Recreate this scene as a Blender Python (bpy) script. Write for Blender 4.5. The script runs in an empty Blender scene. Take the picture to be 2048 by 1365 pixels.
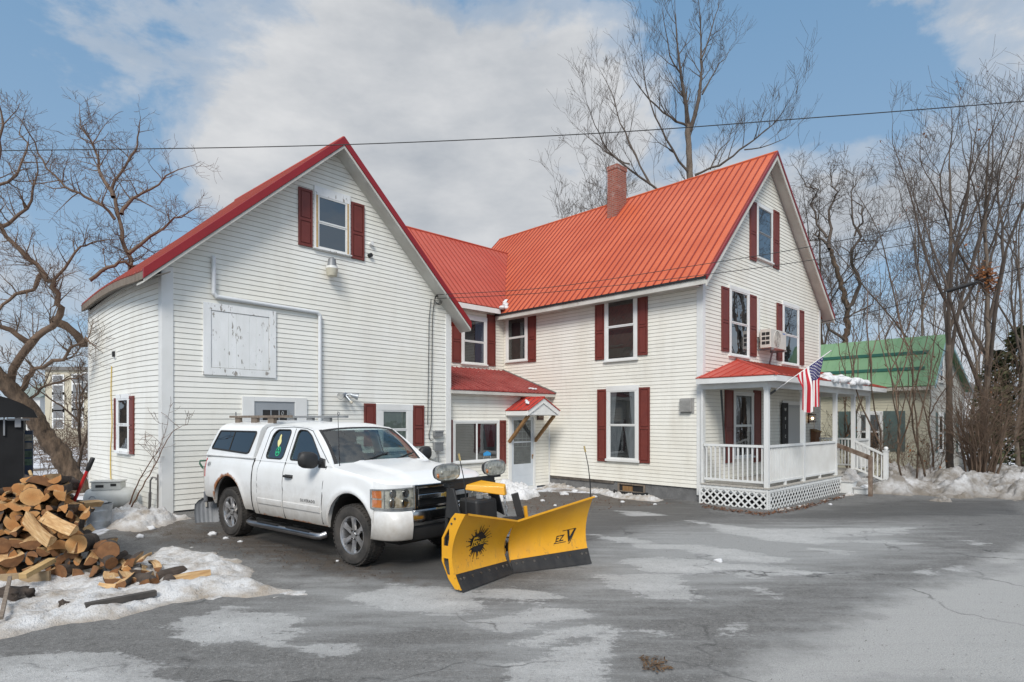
import bpy, bmesh, math, random
import numpy as np
from mathutils import Vector, Matrix, noise
from mathutils.geometry import tessellate_polygon
R = math.radians
scene = bpy.context.scene
col = scene.collection
random.seed(7)
# ---------------------------------------------------------------- camera model
F, CX, HY, CAMH = 1205.0, 1024.0, 840.0, 2.0
CAM = Vector((0, 0, CAMH))
def ray(px, py): return Vector(((px - CX) / F, 1.0, (HY - py) / F))
def at(px, py, depth): return CAM + ray(px, py) * depth
def sst(a, b, x):
    t = max(0.0, min(1.0, (x - a) / (b - a))); return t * t * (3 - 2 * t)
# ---------------------------------------------------------------- frames of the buildings
class Frame:
    def __init__(s, ox, oy, ang):
        s.o = Vector((ox, oy, 0)); s.a = R(ang); s.c = math.cos(s.a); s.s = math.sin(s.a)
    def loc(s, p):
        d = Vector(p) - s.o
        return Vector((d.x * s.c + d.y * s.s, -d.x * s.s + d.y * s.c, d.z))
    def wor(s, x, y, z=0):
        return Vector((s.o.x + x * s.c - y * s.s, s.o.y + x * s.s + y * s.c, z))
    def hit(s, px, py, axis, val):
        o = s.loc(CAM); d = s.loc(CAM + ray(px, py)) - o
        t = (val - o[axis]) / d[axis]
        return o + d * t
FM = Frame(5.078, 16.06, 44.0)      # farmhouse: local x along the gable, y along the long wall
FB = Frame(-6.68, 11.5, 47.4)       # barn
def gz(x, y):
    b = FB.loc((x, y, 0)); d = -b.y
    if b.x < 0: d = max(d, -b.x * 0.9) if d > 0 else -b.x * 0.9
    zl = 0.2 * sst(2.3, 0.15, d)
    zr = -0.2 * sst(9.5, 15.5, y)
    t = sst(-4.2, -1.2, x)
    z = zl * (1 - t) + zr * t
    if y > 20: z -= 0.012 * (min(y, 90) - 20) * (0.35 if x > 0 else 1.0)
    return z
def ground(px, py):
    d = ray(px, py); t = -CAMH / d.z
    for i in range(12):
        p = CAM + d * t
        t = (gz(p.x, p.y) - CAMH) / d.z
    return CAM + d * t
# ---------------------------------------------------------------- mesh builder
class MB:
    def __init__(s, xf=None): s.v = []; s.f = []; s.m = []; s.xf = xf
    def av(s, p):
        p = s.xf(*p) if s.xf else p
        s.v.append((p[0], p[1], p[2])); return len(s.v) - 1
    def face(s, idx, m=0): s.f.append(tuple(idx)); s.m.append(m)
    def poly(s, pts, m=0): s.face([s.av(p) for p in pts], m)
    def hexa(s, p, m=0):
        i = [s.av(q) for q in p]
        for f in ((0, 3, 2, 1), (4, 5, 6, 7), (0, 1, 5, 4), (1, 2, 6, 5), (2, 3, 7, 6), (3, 0, 4, 7)):
            s.face([i[k] for k in f], m)
    def box(s, x0, y0, z0, x1, y1, z1, m=0):
        s.hexa([(x0, y0, z0), (x1, y0, z0), (x1, y1, z0), (x0, y1, z0), (x0, y0, z1), (x1, y0, z1), (x1, y1, z1), (x0, y1, z1)], m)
    def bar(s, a, b, w, h, m=0, up=(0, 0, 1)):
        a = Vector(a); b = Vector(b); d = (b - a).normalized(); u = Vector(up)
        sd = d.cross(u)
        if sd.length < 1e-4: sd = d.cross(Vector((1, 0, 0)))
        sd.normalize(); u = sd.cross(d).normalized()
        sd *= w / 2; u = u * h / 2
        s.hexa([a - sd - u, a + sd - u, a + sd + u, a - sd + u, b - sd - u, b + sd - u, b + sd + u, b - sd + u], m)
    def tube(s, pts, rad, n=6, m=0, cap=True):
        pts = [Vector(p) for p in pts]
        if not hasattr(rad, '__len__'): rad = [rad] * len(pts)
        rings = []; nrm = None
        for i, p in enumerate(pts):
            d = (pts[min(i + 1, len(pts) - 1)] - pts[max(i - 1, 0)])
            if d.length < 1e-9: d = Vector((0, 0, 1))
            d.normalize()
            if nrm is None:
                nrm = d.orthogonal().normalized()
            else:
                nrm = nrm - d * nrm.dot(d)
                if nrm.length < 1e-6: nrm = d.orthogonal()
                nrm.normalize()
            bn = d.cross(nrm)
            rings.append([s.av(p + (nrm * math.cos(2 * math.pi * k / n) + bn * math.sin(2 * math.pi * k / n)) * rad[i]) for k in range(n)])
        for a, b in zip(rings, rings[1:]):
            for k in range(n): s.face((a[k], a[(k + 1) % n], b[(k + 1) % n], b[k]), m)
        if cap and n > 2:
            s.face(rings[0][::-1], m); s.face(rings[-1], m)
    def loft(s, rings, m=0, closed=True, cap=False):
        ix = [[s.av(p) for p in r] for r in rings]
        n = len(ix[0])
        for a, b in zip(ix, ix[1:]):
            for k in range(n if closed else n - 1):
                s.face((a[k], a[(k + 1) % n], b[(k + 1) % n], b[k]), m)
        if cap: s.face(ix[0][::-1], m); s.face(ix[-1], m)
        return ix
    def lathe(s, prof, c=(0, 0, 0), axis='z', n=24, m=0, cap=True):
        rings = []
        for r, h in prof:
            ring = []
            for k in range(n):
                a = 2 * math.pi * k / n; x, y = r * math.cos(a), r * math.sin(a)
                q = {'z': (x, y, h), 'x': (h, x, y), 'y': (x, h, y)}[axis]
                ring.append((c[0] + q[0], c[1] + q[1], c[2] + q[2]))
            rings.append(ring)
        s.loft(rings, m, True, cap)
    def flat(s, outer, holes=(), m=0, back=None):
        """polygon (list of 3-D points) with holes; back: offset vector for thickness"""
        loops = [[Vector(p) for p in outer]] + [[Vector(p) for p in h] for h in holes]
        allp = [p for l in loops for p in l]
        tri = tessellate_polygon(loops)
        i0 = [s.av(p) for p in allp]
        for t in tri: s.face([i0[k] for k in t], m)
        if back is not None:
            b = Vector(back); i1 = [s.av(p + b) for p in allp]
            for t in tri: s.face([i1[k] for k in t][::-1], m)
            o = 0
            for l in loops:
                n = len(l)
                for k in range(n):
                    a, c = o + k, o + (k + 1) % n
                    s.face((i0[a], i0[c], i1[c], i1[a]), m)
                o += n
    def ball(s, c, rx, ry=None, rz=None, n=10, m=0):
        ry = ry or rx; rz = rz or rx; rings = []
        for i in range(1, n):
            t = math.pi * i / n
            rings.append([(c[0] + rx * math.sin(t) * math.cos(2 * math.pi * k / (2 * n)), c[1] + ry * math.sin(t) * math.sin(2 * math.pi * k / (2 * n)), c[2] - rz * math.cos(t)) for k in range(2 * n)])
        s.loft(rings, m, True, True)
    def build(s, name, mats, parent=None, smooth=False, bevel=0, angle=40, weld=False, recalc=True, sub=0):
        me = bpy.data.meshes.new(name)
        me.from_pydata(s.v, [], s.f)
        if not isinstance(mats, (list, tuple)): mats = [mats]
        for mt in mats: me.materials.append(mt)
        me.polygons.foreach_set('material_index', s.m)
        if recalc or weld:
            bm = bmesh.new(); bm.from_mesh(me)
            if weld: bmesh.ops.remove_doubles(bm, verts=bm.verts, dist=weld if weld is not True else 1e-4)
            if recalc: bmesh.ops.recalc_face_normals(bm, faces=bm.faces)
            bm.to_mesh(me); bm.free()
        me.update()
        if smooth:
            me.polygons.foreach_set('use_smooth', [True] * len(me.polygons))
            if smooth != 'all':
                try: me.set_sharp_from_angle(angle=R(angle))
                except Exception: pass
        o = bpy.data.objects.new(name, me); col.objects.link(o)
        if parent is not None: o.parent = parent
        if sub:
            q = o.modifiers.new('Subsurf', 'SUBSURF'); q.levels = sub; q.render_levels = sub
        if bevel:
            q = o.modifiers.new('Bevel', 'BEVEL'); q.width = bevel; q.segments = 2; q.limit_method = 'ANGLE'; q.angle_limit = R(35)
        return o
def tag(o, label=None, cat=None, group=None, kind=None):
    if label: o['label'] = label
    if cat: o['category'] = cat
    if group: o['group'] = group
    if kind: o['kind'] = kind
    return o
def thing(name, label, cat, loc=(0, 0, 0), rz=0, group=None):
    o = bpy.data.objects.new(name, None); col.objects.link(o)
    o.location = loc; o.rotation_euler = (0, 0, rz); o.empty_display_size = 0.2
    return tag(o, label, cat, group)
def child_empty(name, parent):
    o = bpy.data.objects.new(name, None); col.objects.link(o); o.parent = parent; return o
def copy_tree(o, parent=None):
    c = o.copy(); col.objects.link(c); c.parent = parent
    for ch in list(o.children): copy_tree(ch, c)
    return c
def text_geo(s, size=1.0, shear=0.0, bold=0.0, spacing=1.0):
    cu = bpy.data.curves.new('t', 'FONT'); cu.body = s; cu.size = size; cu.shear = shear
    cu.offset = bold; cu.space_character = spacing; cu.align_x = 'CENTER'; cu.align_y = 'CENTER'; cu.resolution_u = 3
    o = bpy.data.objects.new('t', cu); col.objects.link(o)
    dg = bpy.context.evaluated_depsgraph_get(); dg.update()
    me = o.evaluated_get(dg).to_mesh()
    v = [tuple(q.co) for q in me.vertices]; f = [tuple(p.vertices) for p in me.polygons]
    o.evaluated_get(dg).to_mesh_clear()
    bpy.data.objects.remove(o); bpy.data.curves.remove(cu)
    return v, f
def put_text(mb, s, mapf, size, m=0, **k):
    v, f = text_geo(s, size, **k)
    i = [mb.av(mapf(p[0], p[1])) for p in v]
    for q in f: mb.face([i[a] for a in q], m)
# ---------------------------------------------------------------- materials
MATS = {}
def lin(r, g, b):
    c = lambda v: (v / 255 / 12.92) if v <= 10 else ((v / 255 + 0.055) / 1.055) ** 2.4
    return (c(r), c(g), c(b))
class NT:
    def __init__(s, tree): s.t = tree; s.n = tree.nodes; s.l = tree.links
    def node(s, typ, **k):
        n = s.n.new(typ)
        for a, b in k.items():
            if a.startswith('i_'):
                n.inputs[a[2:].replace('_', ' ')].default_value = b
            else: setattr(n, a, b)
        return n
    def link(s, a, b): s.l.new(a, b)
    def noise(s, vec, scale, detail=4, rough=0.55, dist=0.0):
        n = s.node('ShaderNodeTexNoise'); n.inputs['Scale'].default_value = scale; n.inputs['Detail'].default_value = detail
        n.inputs['Roughness'].default_value = rough; n.inputs['Distortion'].default_value = dist
        if vec is not None: s.link(vec, n.inputs['Vector'])
        return n.outputs['Fac']
    def ramp(s, fac, stops, interp='LINEAR'):
        n = s.node('ShaderNodeValToRGB'); n.color_ramp.interpolation = interp; e = n.color_ramp.elements
        while len(e) < len(stops): e.new(0.5)
        for k, (p, c) in zip(e, stops):
            k.position = p; k.color = (c, c, c, 1) if not hasattr(c, '__len__') else (*c[:3], 1)
        s.link(fac, n.inputs['Fac']); return n.outputs['Color']
    def mix(s, fac, a, b, mode='MIX'):
        n = s.node('ShaderNodeMix', data_type='RGBA', blend_type=mode)
        for sock, val in ((n.inputs[0], fac), (n.inputs[6], a), (n.inputs[7], b)):
            if isinstance(val, (int, float)): sock.default_value = val if sock.type == 'VALUE' else (val, val, val, 1)
            elif isinstance(val, tuple): sock.default_value = (*val[:3], 1)
            else: s.link(val, sock)
        return n.outputs[2]
    def math(s, op, a, b=0.0, c=0.0, clamp=False):
        n = s.node('ShaderNodeMath', operation=op); n.use_clamp = clamp
        for k, val in enumerate((a, b, c)):
            if isinstance(val, (int, float)): n.inputs[k].default_value = val
            else: s.link(val, n.inputs[k])
        return n.outputs[0]
    def attr(s, name): return s.node('ShaderNodeAttribute', attribute_name=name).outputs['Fac']
    def mapping(s, vec, scale=(1, 1, 1)):
        n = s.node('ShaderNodeMapping'); n.inputs['Scale'].default_value = scale; s.link(vec, n.inputs['Vector']); return n.outputs[0]
def new_mat(name):
    m = bpy.data.materials.new(name); m.use_nodes = True
    t = NT(m.node_tree); b = t.n['Principled BSDF']
    co = t.node('ShaderNodeTexCoord').outputs['Object']
    return m, t, b, co
def mat(name, c, c2=None, scale=3.0, lo=0.35, hi=0.7, rough=0.6, metal=0.0, bump=0.0, bscale=40.0, spec=0.5, coat=0.0, stretch=(1, 1, 1), fine=0.0, c3=None, s3=12.0, lo3=0.6, hi3=0.75, rvar=0.0, emit=None, estr=0):
    if name in MATS: return MATS[name]
    m, t, b, co = new_mat(name)
    v = t.mapping(co, stretch)
    colr = (*c, 1)
    out = None
    if c2 is not None:
        out = t.mix(t.ramp(t.noise(v, scale, 5), [(lo, 0.0), (hi, 1.0)]), c, c2)
    if c3 is not None:
        out = t.mix(t.ramp(t.noise(v, s3, 6, 0.65), [(lo3, 0.0), (hi3, 1.0)]), out if out is not None else c, c3)
    if fine:
        out = t.mix(fine, out if out is not None else c, t.ramp(t.noise(v, 60, 3), [(0.2, 0.0), (0.8, 1.0)]), 'OVERLAY')
    if out is not None: t.link(out, b.inputs['Base Color'])
    else: b.inputs['Base Color'].default_value = colr
    b.inputs['Roughness'].default_value = rough; b.inputs['Metallic'].default_value = metal
    b.inputs['Specular IOR Level'].default_value = spec; b.inputs['Coat Weight'].default_value = coat
    b.inputs['Coat Roughness'].default_value = 0.08
    if rvar:
        t.link(t.math('ADD', t.math('MULTIPLY', t.noise(v, scale * 2, 4), rvar), rough - rvar / 2), b.inputs['Roughness'])
    if bump:
        n = t.node('ShaderNodeBump'); n.inputs['Strength'].default_value = bump; n.inputs['Distance'].default_value = 0.02
        t.link(t.noise(v, bscale, 5, 0.6), n.inputs['Height']); t.link(n.outputs[0], b.inputs['Normal'])
    if emit:
        b.inputs['Emission Color'].default_value = (*emit, 1); b.inputs['Emission Strength'].default_value = estr
    MATS[name] = m; return m
def glass(name, tint=(0.6, 0.65, 0.65), refl=0.12, rough=0.02, wob=0.0):
    if name in MATS: return MATS[name]
    m = bpy.data.materials.new(name); m.use_nodes = True; t = NT(m.node_tree)
    t.n.remove(t.n['Principled BSDF']); out = t.n['Material Output']
    tr = t.node('ShaderNodeBsdfTransparent'); tr.inputs[0].default_value = (*tint, 1)
    gl = t.node('ShaderNodeBsdfGlossy'); gl.inputs['Roughness'].default_value = rough; gl.inputs['Color'].default_value = (0.9, 0.93, 0.95, 1)
    fr = t.node('ShaderNodeLayerWeight'); fr.inputs[0].default_value = 0.5
    fac = t.math('ADD', t.math('MULTIPLY', t.math('POWER', fr.outputs['Facing'], 4.0), 0.9 - refl), refl, clamp=True)
    if wob:
        co = t.node('ShaderNodeTexCoord').outputs['Object']
        n = t.node('ShaderNodeBump'); n.inputs['Strength'].default_value = wob; n.inputs['Distance'].default_value = 0.05
        t.link(t.noise(co, 2.5, 2), n.inputs['Height']); t.link(n.outputs[0], gl.inputs['Normal'])
    mx = t.node('ShaderNodeMixShader'); t.link(fac, mx.inputs[0]); t.link(tr.outputs[0], mx.inputs[1]); t.link(gl.outputs[0], mx.inputs[2])
    t.link(mx.outputs[0], out.inputs[0]); MATS[name] = m; return m

# siding: vinyl clapboard, yellowed and dirty in places, with vertical runs
def siding_mat(name, base, warm, dirt, amt):
    m, t, b, co = new_mat(name)
    big = t.ramp(t.noise(co, 0.55, 4), [(0.35, 0.0), (0.7, 1.0)])
    c = t.mix(big, base, warm)
    strk = t.noise(t.mapping(co, (1.3, 1.3, 0.3)), 1.4, 5, 0.6)
    c = t.mix(t.math('MULTIPLY', t.ramp(strk, [(0.48, 0.0), (0.78, 1.0)]), amt), c, dirt)
    sp = t.noise(co, 9, 6, 0.7)
    c = t.mix(t.math('MULTIPLY', t.ramp(sp, [(0.6, 0.0), (0.8, 1.0)]), amt * 0.7), c, dirt)
    # each course a hair lighter or darker than the next
    sep = t.node('ShaderNodeSeparateXYZ'); t.link(co, sep.inputs[0])
    fl = t.math('FLOOR', t.math('DIVIDE', sep.outputs[2], 0.21))
    wn = t.node('ShaderNodeTexWhiteNoise', noise_dimensions='1D'); t.link(fl, wn.inputs['W'])
    c = t.mix(t.math('MULTIPLY', wn.outputs[0], 0.09), c, (0.45, 0.43, 0.38))
    t.link(c, b.inputs['Base Color']); b.inputs['Roughness'].default_value = 0.5; b.inputs['Specular IOR Level'].default_value = 0.3
    n = t.node('ShaderNodeBump'); n.inputs['Strength'].default_value = 0.12; n.inputs['Distance'].default_value = 0.01
    t.link(t.noise(t.mapping(co, (1, 1, 6)), 6, 3), n.inputs['Height']); t.link(n.outputs[0], b.inputs['Normal'])
    MATS[name] = m; return m
def roof_mat(name, base, light, dark, rough=0.42):
    m, t, b, co = new_mat(name)
    c = t.mix(t.ramp(t.noise(co, 0.7, 4), [(0.3, 0.0), (0.75, 1.0)]), base, light)
    c = t.mix(t.math('MULTIPLY', t.ramp(t.noise(t.mapping(co, (3, 3, 3)), 2.5, 7, 0.7), [(0.55, 0.0), (0.85, 1.0)]), 0.5), c, dark)
    sp3 = t.node('ShaderNodeSeparateXYZ'); t.link(co, sp3.inputs[0]); wn = t.node('ShaderNodeTexWhiteNoise', noise_dimensions='1D'); t.link(t.math('FLOOR', t.math('DIVIDE', t.math('ADD', sp3.outputs[1], sp3.outputs[0]) if name.startswith('wing') else sp3.outputs[1], 0.9)), wn.inputs['W'])
    c = t.mix(t.math('MULTIPLY', wn.outputs[0], 0.16), c, dark)
    c = t.mix(t.math('MULTIPLY', t.ramp(t.noise(co, 0.35, 5, 0.6), [(0.42, 0.0), (0.7, 1.0)]), 0.30), c, tuple(min(1, v * 1.12 + 0.03) for v in light))
    t.link(c, b.inputs['Base Color']); b.inputs['Roughness'].default_value = rough; b.inputs['Specular IOR Level'].default_value = 0.28
    n = t.node('ShaderNodeBump'); n.inputs['Strength'].default_value = 0.15; n.inputs['Distance'].default_value = 0.02
    t.link(t.noise(co, 1.8, 3), n.inputs['Height']); t.link(n.outputs[0], b.inputs['Normal'])
    MATS[name] = m; return m
SID = siding_mat('vinyl siding white', (0.82, 0.805, 0.74), (0.77, 0.74, 0.65), (0.44, 0.39, 0.30), 0.28)
SIDB = siding_mat('vinyl siding barn', (0.82, 0.815, 0.77), (0.78, 0.765, 0.69), (0.46, 0.41, 0.33), 0.26)
SIDG = siding_mat('siding cream neighbour', (0.60, 0.57, 0.44), (0.54, 0.51, 0.40), (0.3, 0.27, 0.2), 0.3)
LINE = mat('siding painted shadow', (0.42, 0.39, 0.33), (0.52, 0.49, 0.43), 0.5)  # painted shadow line: darker colour for the lip and gap of each clapboard
TRIM = mat('white trim paint', (0.75, 0.755, 0.745), (0.66, 0.66, 0.635), 1.5, rough=0.45, bump=0.05, bscale=30, c3=(0.42, 0.40, 0.36), s3=6, lo3=0.66, hi3=0.85)
OLDP = mat('peeling white paint', (0.78, 0.79, 0.79), (0.70, 0.71, 0.70), 3, rough=0.6, bump=0.25, bscale=30, c3=(0.28, 0.26, 0.23), s3=8, lo3=0.60, hi3=0.64, stretch=(1.6, 1.6, 0.6))
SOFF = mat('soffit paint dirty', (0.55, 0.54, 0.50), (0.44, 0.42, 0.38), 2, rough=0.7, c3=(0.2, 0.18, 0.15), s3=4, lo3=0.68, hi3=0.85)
RAKE = mat('dark red metal trim', (0.235, 0.018, 0.018), (0.19, 0.014, 0.016), 2, rough=0.4, c3=(0.30, 0.06, 0.055), s3=5, lo3=0.6, hi3=0.85)
SHUT = mat('barn red shutter', (0.165, 0.032, 0.023), (0.135, 0.026, 0.02), 3, rough=0.5, bump=0.06, c3=(0.22, 0.07, 0.06), s3=8, lo3=0.62, hi3=0.85)
ROOFM = roof_mat('orange red steel roof', (0.50, 0.096, 0.036), (0.56, 0.128, 0.052), (0.34, 0.07, 0.04))
ROOFB = roof_mat('red steel roof barn', (0.42, 0.058, 0.036), (0.46, 0.08, 0.05), (0.30, 0.04, 0.03))
ROOFD = roof_mat('dark red steel roof', (0.20, 0.016, 0.014), (0.26, 0.03, 0.025), (0.42, 0.2, 0.17))
ROOFC = roof_mat('bright red canopy roof', (0.40, 0.03, 0.02), (0.45, 0.045, 0.03), (0.3, 0.03, 0.03))
ROOFG = roof_mat('green steel roof', (0.15, 0.27, 0.15), (0.18, 0.31, 0.175), (0.10, 0.19, 0.12), 0.6)
GREEND = mat('dark green snow guard', (0.03, 0.13, 0.10), rough=0.5)
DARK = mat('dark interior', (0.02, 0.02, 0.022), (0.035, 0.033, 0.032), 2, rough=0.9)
CURT = mat('grey curtain', (0.30, 0.30, 0.30), (0.2, 0.2, 0.2), 6, rough=0.9, stretch=(9, 9, 0.4), lo=0.4, hi=0.6)
CURTR = mat('red curtain', (0.20, 0.02, 0.03), (0.1, 0.01, 0.015), 6, rough=0.9, stretch=(14, 14, 0.4), lo=0.4, hi=0.6)
CURTB = mat('brown blind', (0.10, 0.085, 0.07), (0.075, 0.065, 0.055), 3, rough=0.9)
BLIND = mat('green grey blind', (0.23, 0.27, 0.21), (0.18, 0.21, 0.17), 4, rough=0.8)
PANE = glass('window glass', (0.62, 0.66, 0.68), 0.10, 0.01, 0.03)
PANER = glass('window glass reflecting sky', (0.35, 0.38, 0.40), 0.28, 0.01, 0.03)
CONC = mat('concrete foundation', (0.17, 0.17, 0.17), (0.11, 0.11, 0.11), 3, rough=0.9, bump=0.7, bscale=18, c3=(0.26, 0.25, 0.24), s3=14)
CONCD = mat('dark exposed sill wood', (0.05, 0.04, 0.033), (0.15, 0.13, 0.11), 4, rough=0.9, bump=0.6, bscale=20)
RIBM = mat('roof rib red', (0.25, 0.034, 0.018), rough=0.5)
RIBD = mat('roof rib dark red', (0.30, 0.07, 0.06), (0.16, 0.014, 0.012), 2, rough=0.5)
RIBG = mat('roof rib green', (0.15, 0.28, 0.15), rough=0.6)
BLACK = mat('black plastic', (0.012, 0.012, 0.013), (0.02, 0.02, 0.02), 4, rough=0.55)
GREYM = mat('grey painted metal', (0.22, 0.23, 0.235), (0.17, 0.175, 0.18), 5, rough=0.5)
GALV = mat('galvanised steel', (0.42, 0.45, 0.48), (0.3, 0.33, 0.36), 9, rough=0.45, metal=0.7, c3=(0.25, 0.24, 0.23), s3=5)
SNOW = None
WOODN = mat('new lumber', (0.52, 0.36, 0.17), (0.42, 0.27, 0.11), 4, rough=0.7, stretch=(1, 8, 8))
WOODT = mat('treated brown lumber', (0.30, 0.17, 0.07), (0.20, 0.105, 0.04), 3, rough=0.75, stretch=(6, 6, 1), bump=0.2)
WOODG = mat('weathered grey wood', (0.23, 0.19, 0.15), (0.14, 0.105, 0.08), 4, rough=0.85, stretch=(6, 6, 1), bump=0.3)
# ================================================================= ground
def sdf_poly(px, py, poly):
    """signed distance (positive inside) of arrays of points to a polygon"""
    P = np.array(poly); n = len(P); d = np.full(px.shape, 1e9); ins = np.zeros(px.shape, bool)
    for i in range(n):
        ax, ay = P[i]; bx, by = P[(i + 1) % n]
        ex, ey = bx - ax, by - ay; L = ex * ex + ey * ey + 1e-12
        t = np.clip(((px - ax) * ex + (py - ay) * ey) / L, 0, 1)
        d = np.minimum(d, (px - ax - t * ex) ** 2 + (py - ay - t * ey) ** 2)
        c = ((ay > py) != (by > py)) & (px < (bx - ax) * (py - ay) / (by - ay + 1e-12) + ax)
        ins ^= c
    d = np.sqrt(d)
    return np.where(ins, d, -d)
def gpoly(pts): return [(g.x, g.y) for g in (ground(*p) for p in pts)]
def z2(pts): return [(900 + a * .5605, 980 + b * .5605) for a, b in pts]
ICE = [(1.0, z2(p)) for p in [
    [(500, 160), (640, 170), (780, 195), (900, 200), (1010, 210), (1210, 250), (1140, 265), (1000, 250), (830, 215), (680, 205), (600, 185)],
    [(920, 118), (1100, 140), (1300, 140), (1540, 135), (1660, 138), (1560, 150), (1715, 158), (1480, 162), (1330, 175), (1700, 190), (1640, 196), (1420, 182), (1300, 195), (1150, 180), (960, 152)],
    [(1290, 208), (1430, 220), (1400, 228), (1320, 222)],
    [(640, 240), (760, 240), (900, 250), (1000, 265), (1160, 275), (1330, 298), (1290, 305), (1130, 300), (1110, 312), (980, 300), (850, 300), (700, 285), (600, 260)],
    [(500, 310), (640, 305), (800, 305), (830, 330), (900, 378), (860, 388), (740, 385), (640, 370), (560, 330)],
    [(1070, 348), (1120, 350), (1185, 370), (1160, 382), (1090, 370)],
    [(580, 510), (590, 560), (540, 600), (560, 640), (480, 720), (140, 720), (200, 640), (360, 600), (380, 570), (480, 545)],
    [(95, 480), (200, 450), (310, 425), (470, 430), (480, 455), (300, 480), (200, 515), (110, 490)],
    [(235, 545), (330, 515), (480, 490), (560, 490), (430, 530), (300, 555)],
    [(-330, 370), (-200, 340), (0, 350), (100, 370), (220, 345), (380, 385), (330, 400), (150, 395), (100, 390), (130, 430), (0, 440), (-150, 430), (-380, 400)],
    [(600, 75), (700, 80), (760, 90), (650, 95)], [(840, 108), (930, 118), (900, 126)],
    [(975, 490), (1040, 480), (1060, 500), (960, 515)], [(660, 496), (700, 496), (790, 515), (700, 508)],
    [(1870, 185), (1920, 190), (1880, 198)], [(1660, 290), (1720, 275), (1700, 300)], [(1760, 280), (1820, 272), (1800, 285)],
]] + [(0.9, p) for p in [
    [(-200, 1330), (0, 1312), (150, 1300), (300, 1328), (400, 1400), (-200, 1400)],
    [(330, 1250), (450, 1215), (600, 1240), (580, 1262), (400, 1292)],
    [(480, 1275), (600, 1262), (560, 1290)], [(620, 1300), (700, 1290), (690, 1310)],
]]
SOFT = [p for p in [
    z2([(2100, 240), (1850, 300), (1700, 345), (1560, 380), (1440, 410), (1440, 450), (1300, 520), (1150, 590), (1050, 640), (990, 720), (2100, 720)]),
    z2([(560, 150), (1000, 120), (1700, 120), (1750, 220), (1350, 320), (900, 400), (450, 400), (420, 250)]),
    z2([(50, 400), (500, 400), (620, 520), (560, 700), (0, 700)]),
    [(600, 1160), (900, 1150), (1000, 1230), (760, 1260), (480, 1270)]]]
WETP = [gpoly(p) for p in [
    [(380, 1060), (500, 1040), (900, 1060), (1250, 985), (1400, 1010), (1480, 1030), (1250, 1060), (1000, 1180), (760, 1165), (640, 1150), (480, 1110), (300, 1090)],
    [(1500, 1035), (1800, 1000), (2048, 1000), (2048, 1030), (1700, 1040)],
]]
MUDP = [gpoly(p) for p in [
    [(260, 1070), (345, 1040), (480, 1060), (700, 1120), (860, 1165), (700, 1155), (560, 1125), (420, 1090)],
    [(1000, 1000), (1110, 975), (1220, 990), (1330, 1010), (1200, 1015), (1050, 1030)]]]
def lines(a, b, n):
    return [a + (b - a) * i / n for i in range(n + 1)]
xs = [-900, -500, -250, -130, -80, -55, -40, -30, -24, -19, -15, -12.5, -11, -10] + lines(-9.5, 13.5, 287) + [14, 15, 16.5, 18.5, 21, 25, 31, 40, 55, 80, 130, 250, 500, 900]
ys = [-60, -30, -15, -7, -2, 1, 2.5] + lines(3.4, 20.4, 212) + [21, 22, 23.5, 25.5, 28, 32, 37, 43, 52, 65, 85, 120, 180, 300, 600, 1100]
nx, ny = len(xs), len(ys)
gv = [(x, y, gz(x, y)) for y in ys for x in xs]
ga = np.array(gv)
gxx, gyy = ga[:, 0], ga[:, 1]
ice = np.full(len(gv), -9.0)
for w, p in ICE: ice = np.maximum(ice, sdf_poly(gxx, gyy, gpoly(p)))
soft = np.full(len(gv), -9.0)
for p in SOFT: soft = np.maximum(soft, sdf_poly(gxx, gyy, gpoly(p)))
road = np.full(len(gv), -9.0)
for p in ([(2300, 230), (1960, 275), (1800, 315), (1700, 345), (1560, 380), (1430, 412), (1470, 445), (1380, 490), (1250, 545), (1150, 590), (1050, 640), (960, 740), (2300, 740)], [(1700, 340), (1800, 290), (1960, 225), (2300, 130), (2300, 220), (1900, 285)]): road = np.maximum(road, sdf_poly(gxx, gyy, gpoly(z2(p))))
wet = np.full(len(gv), -9.0)
for p in WETP: wet = np.maximum(wet, sdf_poly(gxx, gyy, p))
mud = np.full(len(gv), -9.0)
for p in MUDP: mud = np.maximum(mud, sdf_poly(gxx, gyy, p))
# yard behind the houses: old snow and dead grass instead of asphalt
LOT = gpoly([(0, 1250), (-300, 1400), (2600, 1400), (2600, 1000), (2048, 985), (1800, 990), (1640, 985), (1530, 1028), (1405, 1010), (1100, 968), (1010, 975), (900, 985), (345, 1040), (260, 1075)])
LOT += [(60, 3), (60, -50), (-60, -50), (-30, 4)]
yard = -sdf_poly(gxx, gyy, [(-7.6, 3.0), (-6.7, 11.2), (-6.0, 13), (-1.5, 17.2), (0.2, 18.6), (5.4, 17.4), (7.4, 16.4), (10.6, 19.0), (11.5, 18.6), (14, 18.4), (22, 17.2), (500, 17), (500, -60), (-500, -60), (-500, 2.0), (-60, 2.6), (-12, 2.9)])
gm = MB(); gm.v = gv
for j in range(ny - 1):
    for i in range(nx - 1):
        a = j * nx + i; gm.f.append((a, a + 1, a + nx + 1, a + nx)); gm.m.append(0)
m, t, b, co = new_mat('asphalt'); MATS['asphalt'] = m
g = t.node('ShaderNodeNewGeometry').outputs['Position']
n1 = t.noise(g, 0.8, 6, 0.6); n2 = t.noise(g, 5, 6, 0.65); n3 = t.noise(g, 90, 3, 0.6); n4 = t.noise(t.mapping(g, (0.35, 1.6, 1)), 2.2, 6, 0.65)
asp = t.mix(t.ramp(n1, [(0.3, 0.0), (0.7, 1.0)]), (0.130, 0.128, 0.123), (0.182, 0.180, 0.174))
asp = t.mix(t.ramp(n2, [(0.35, 0.0), (0.75, 0.7)]), asp, (0.10, 0.098, 0.094))
vg = t.node('ShaderNodeTexVoronoi'); vg.inputs['Scale'].default_value = 48; t.link(g, vg.inputs['Vector'])
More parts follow.
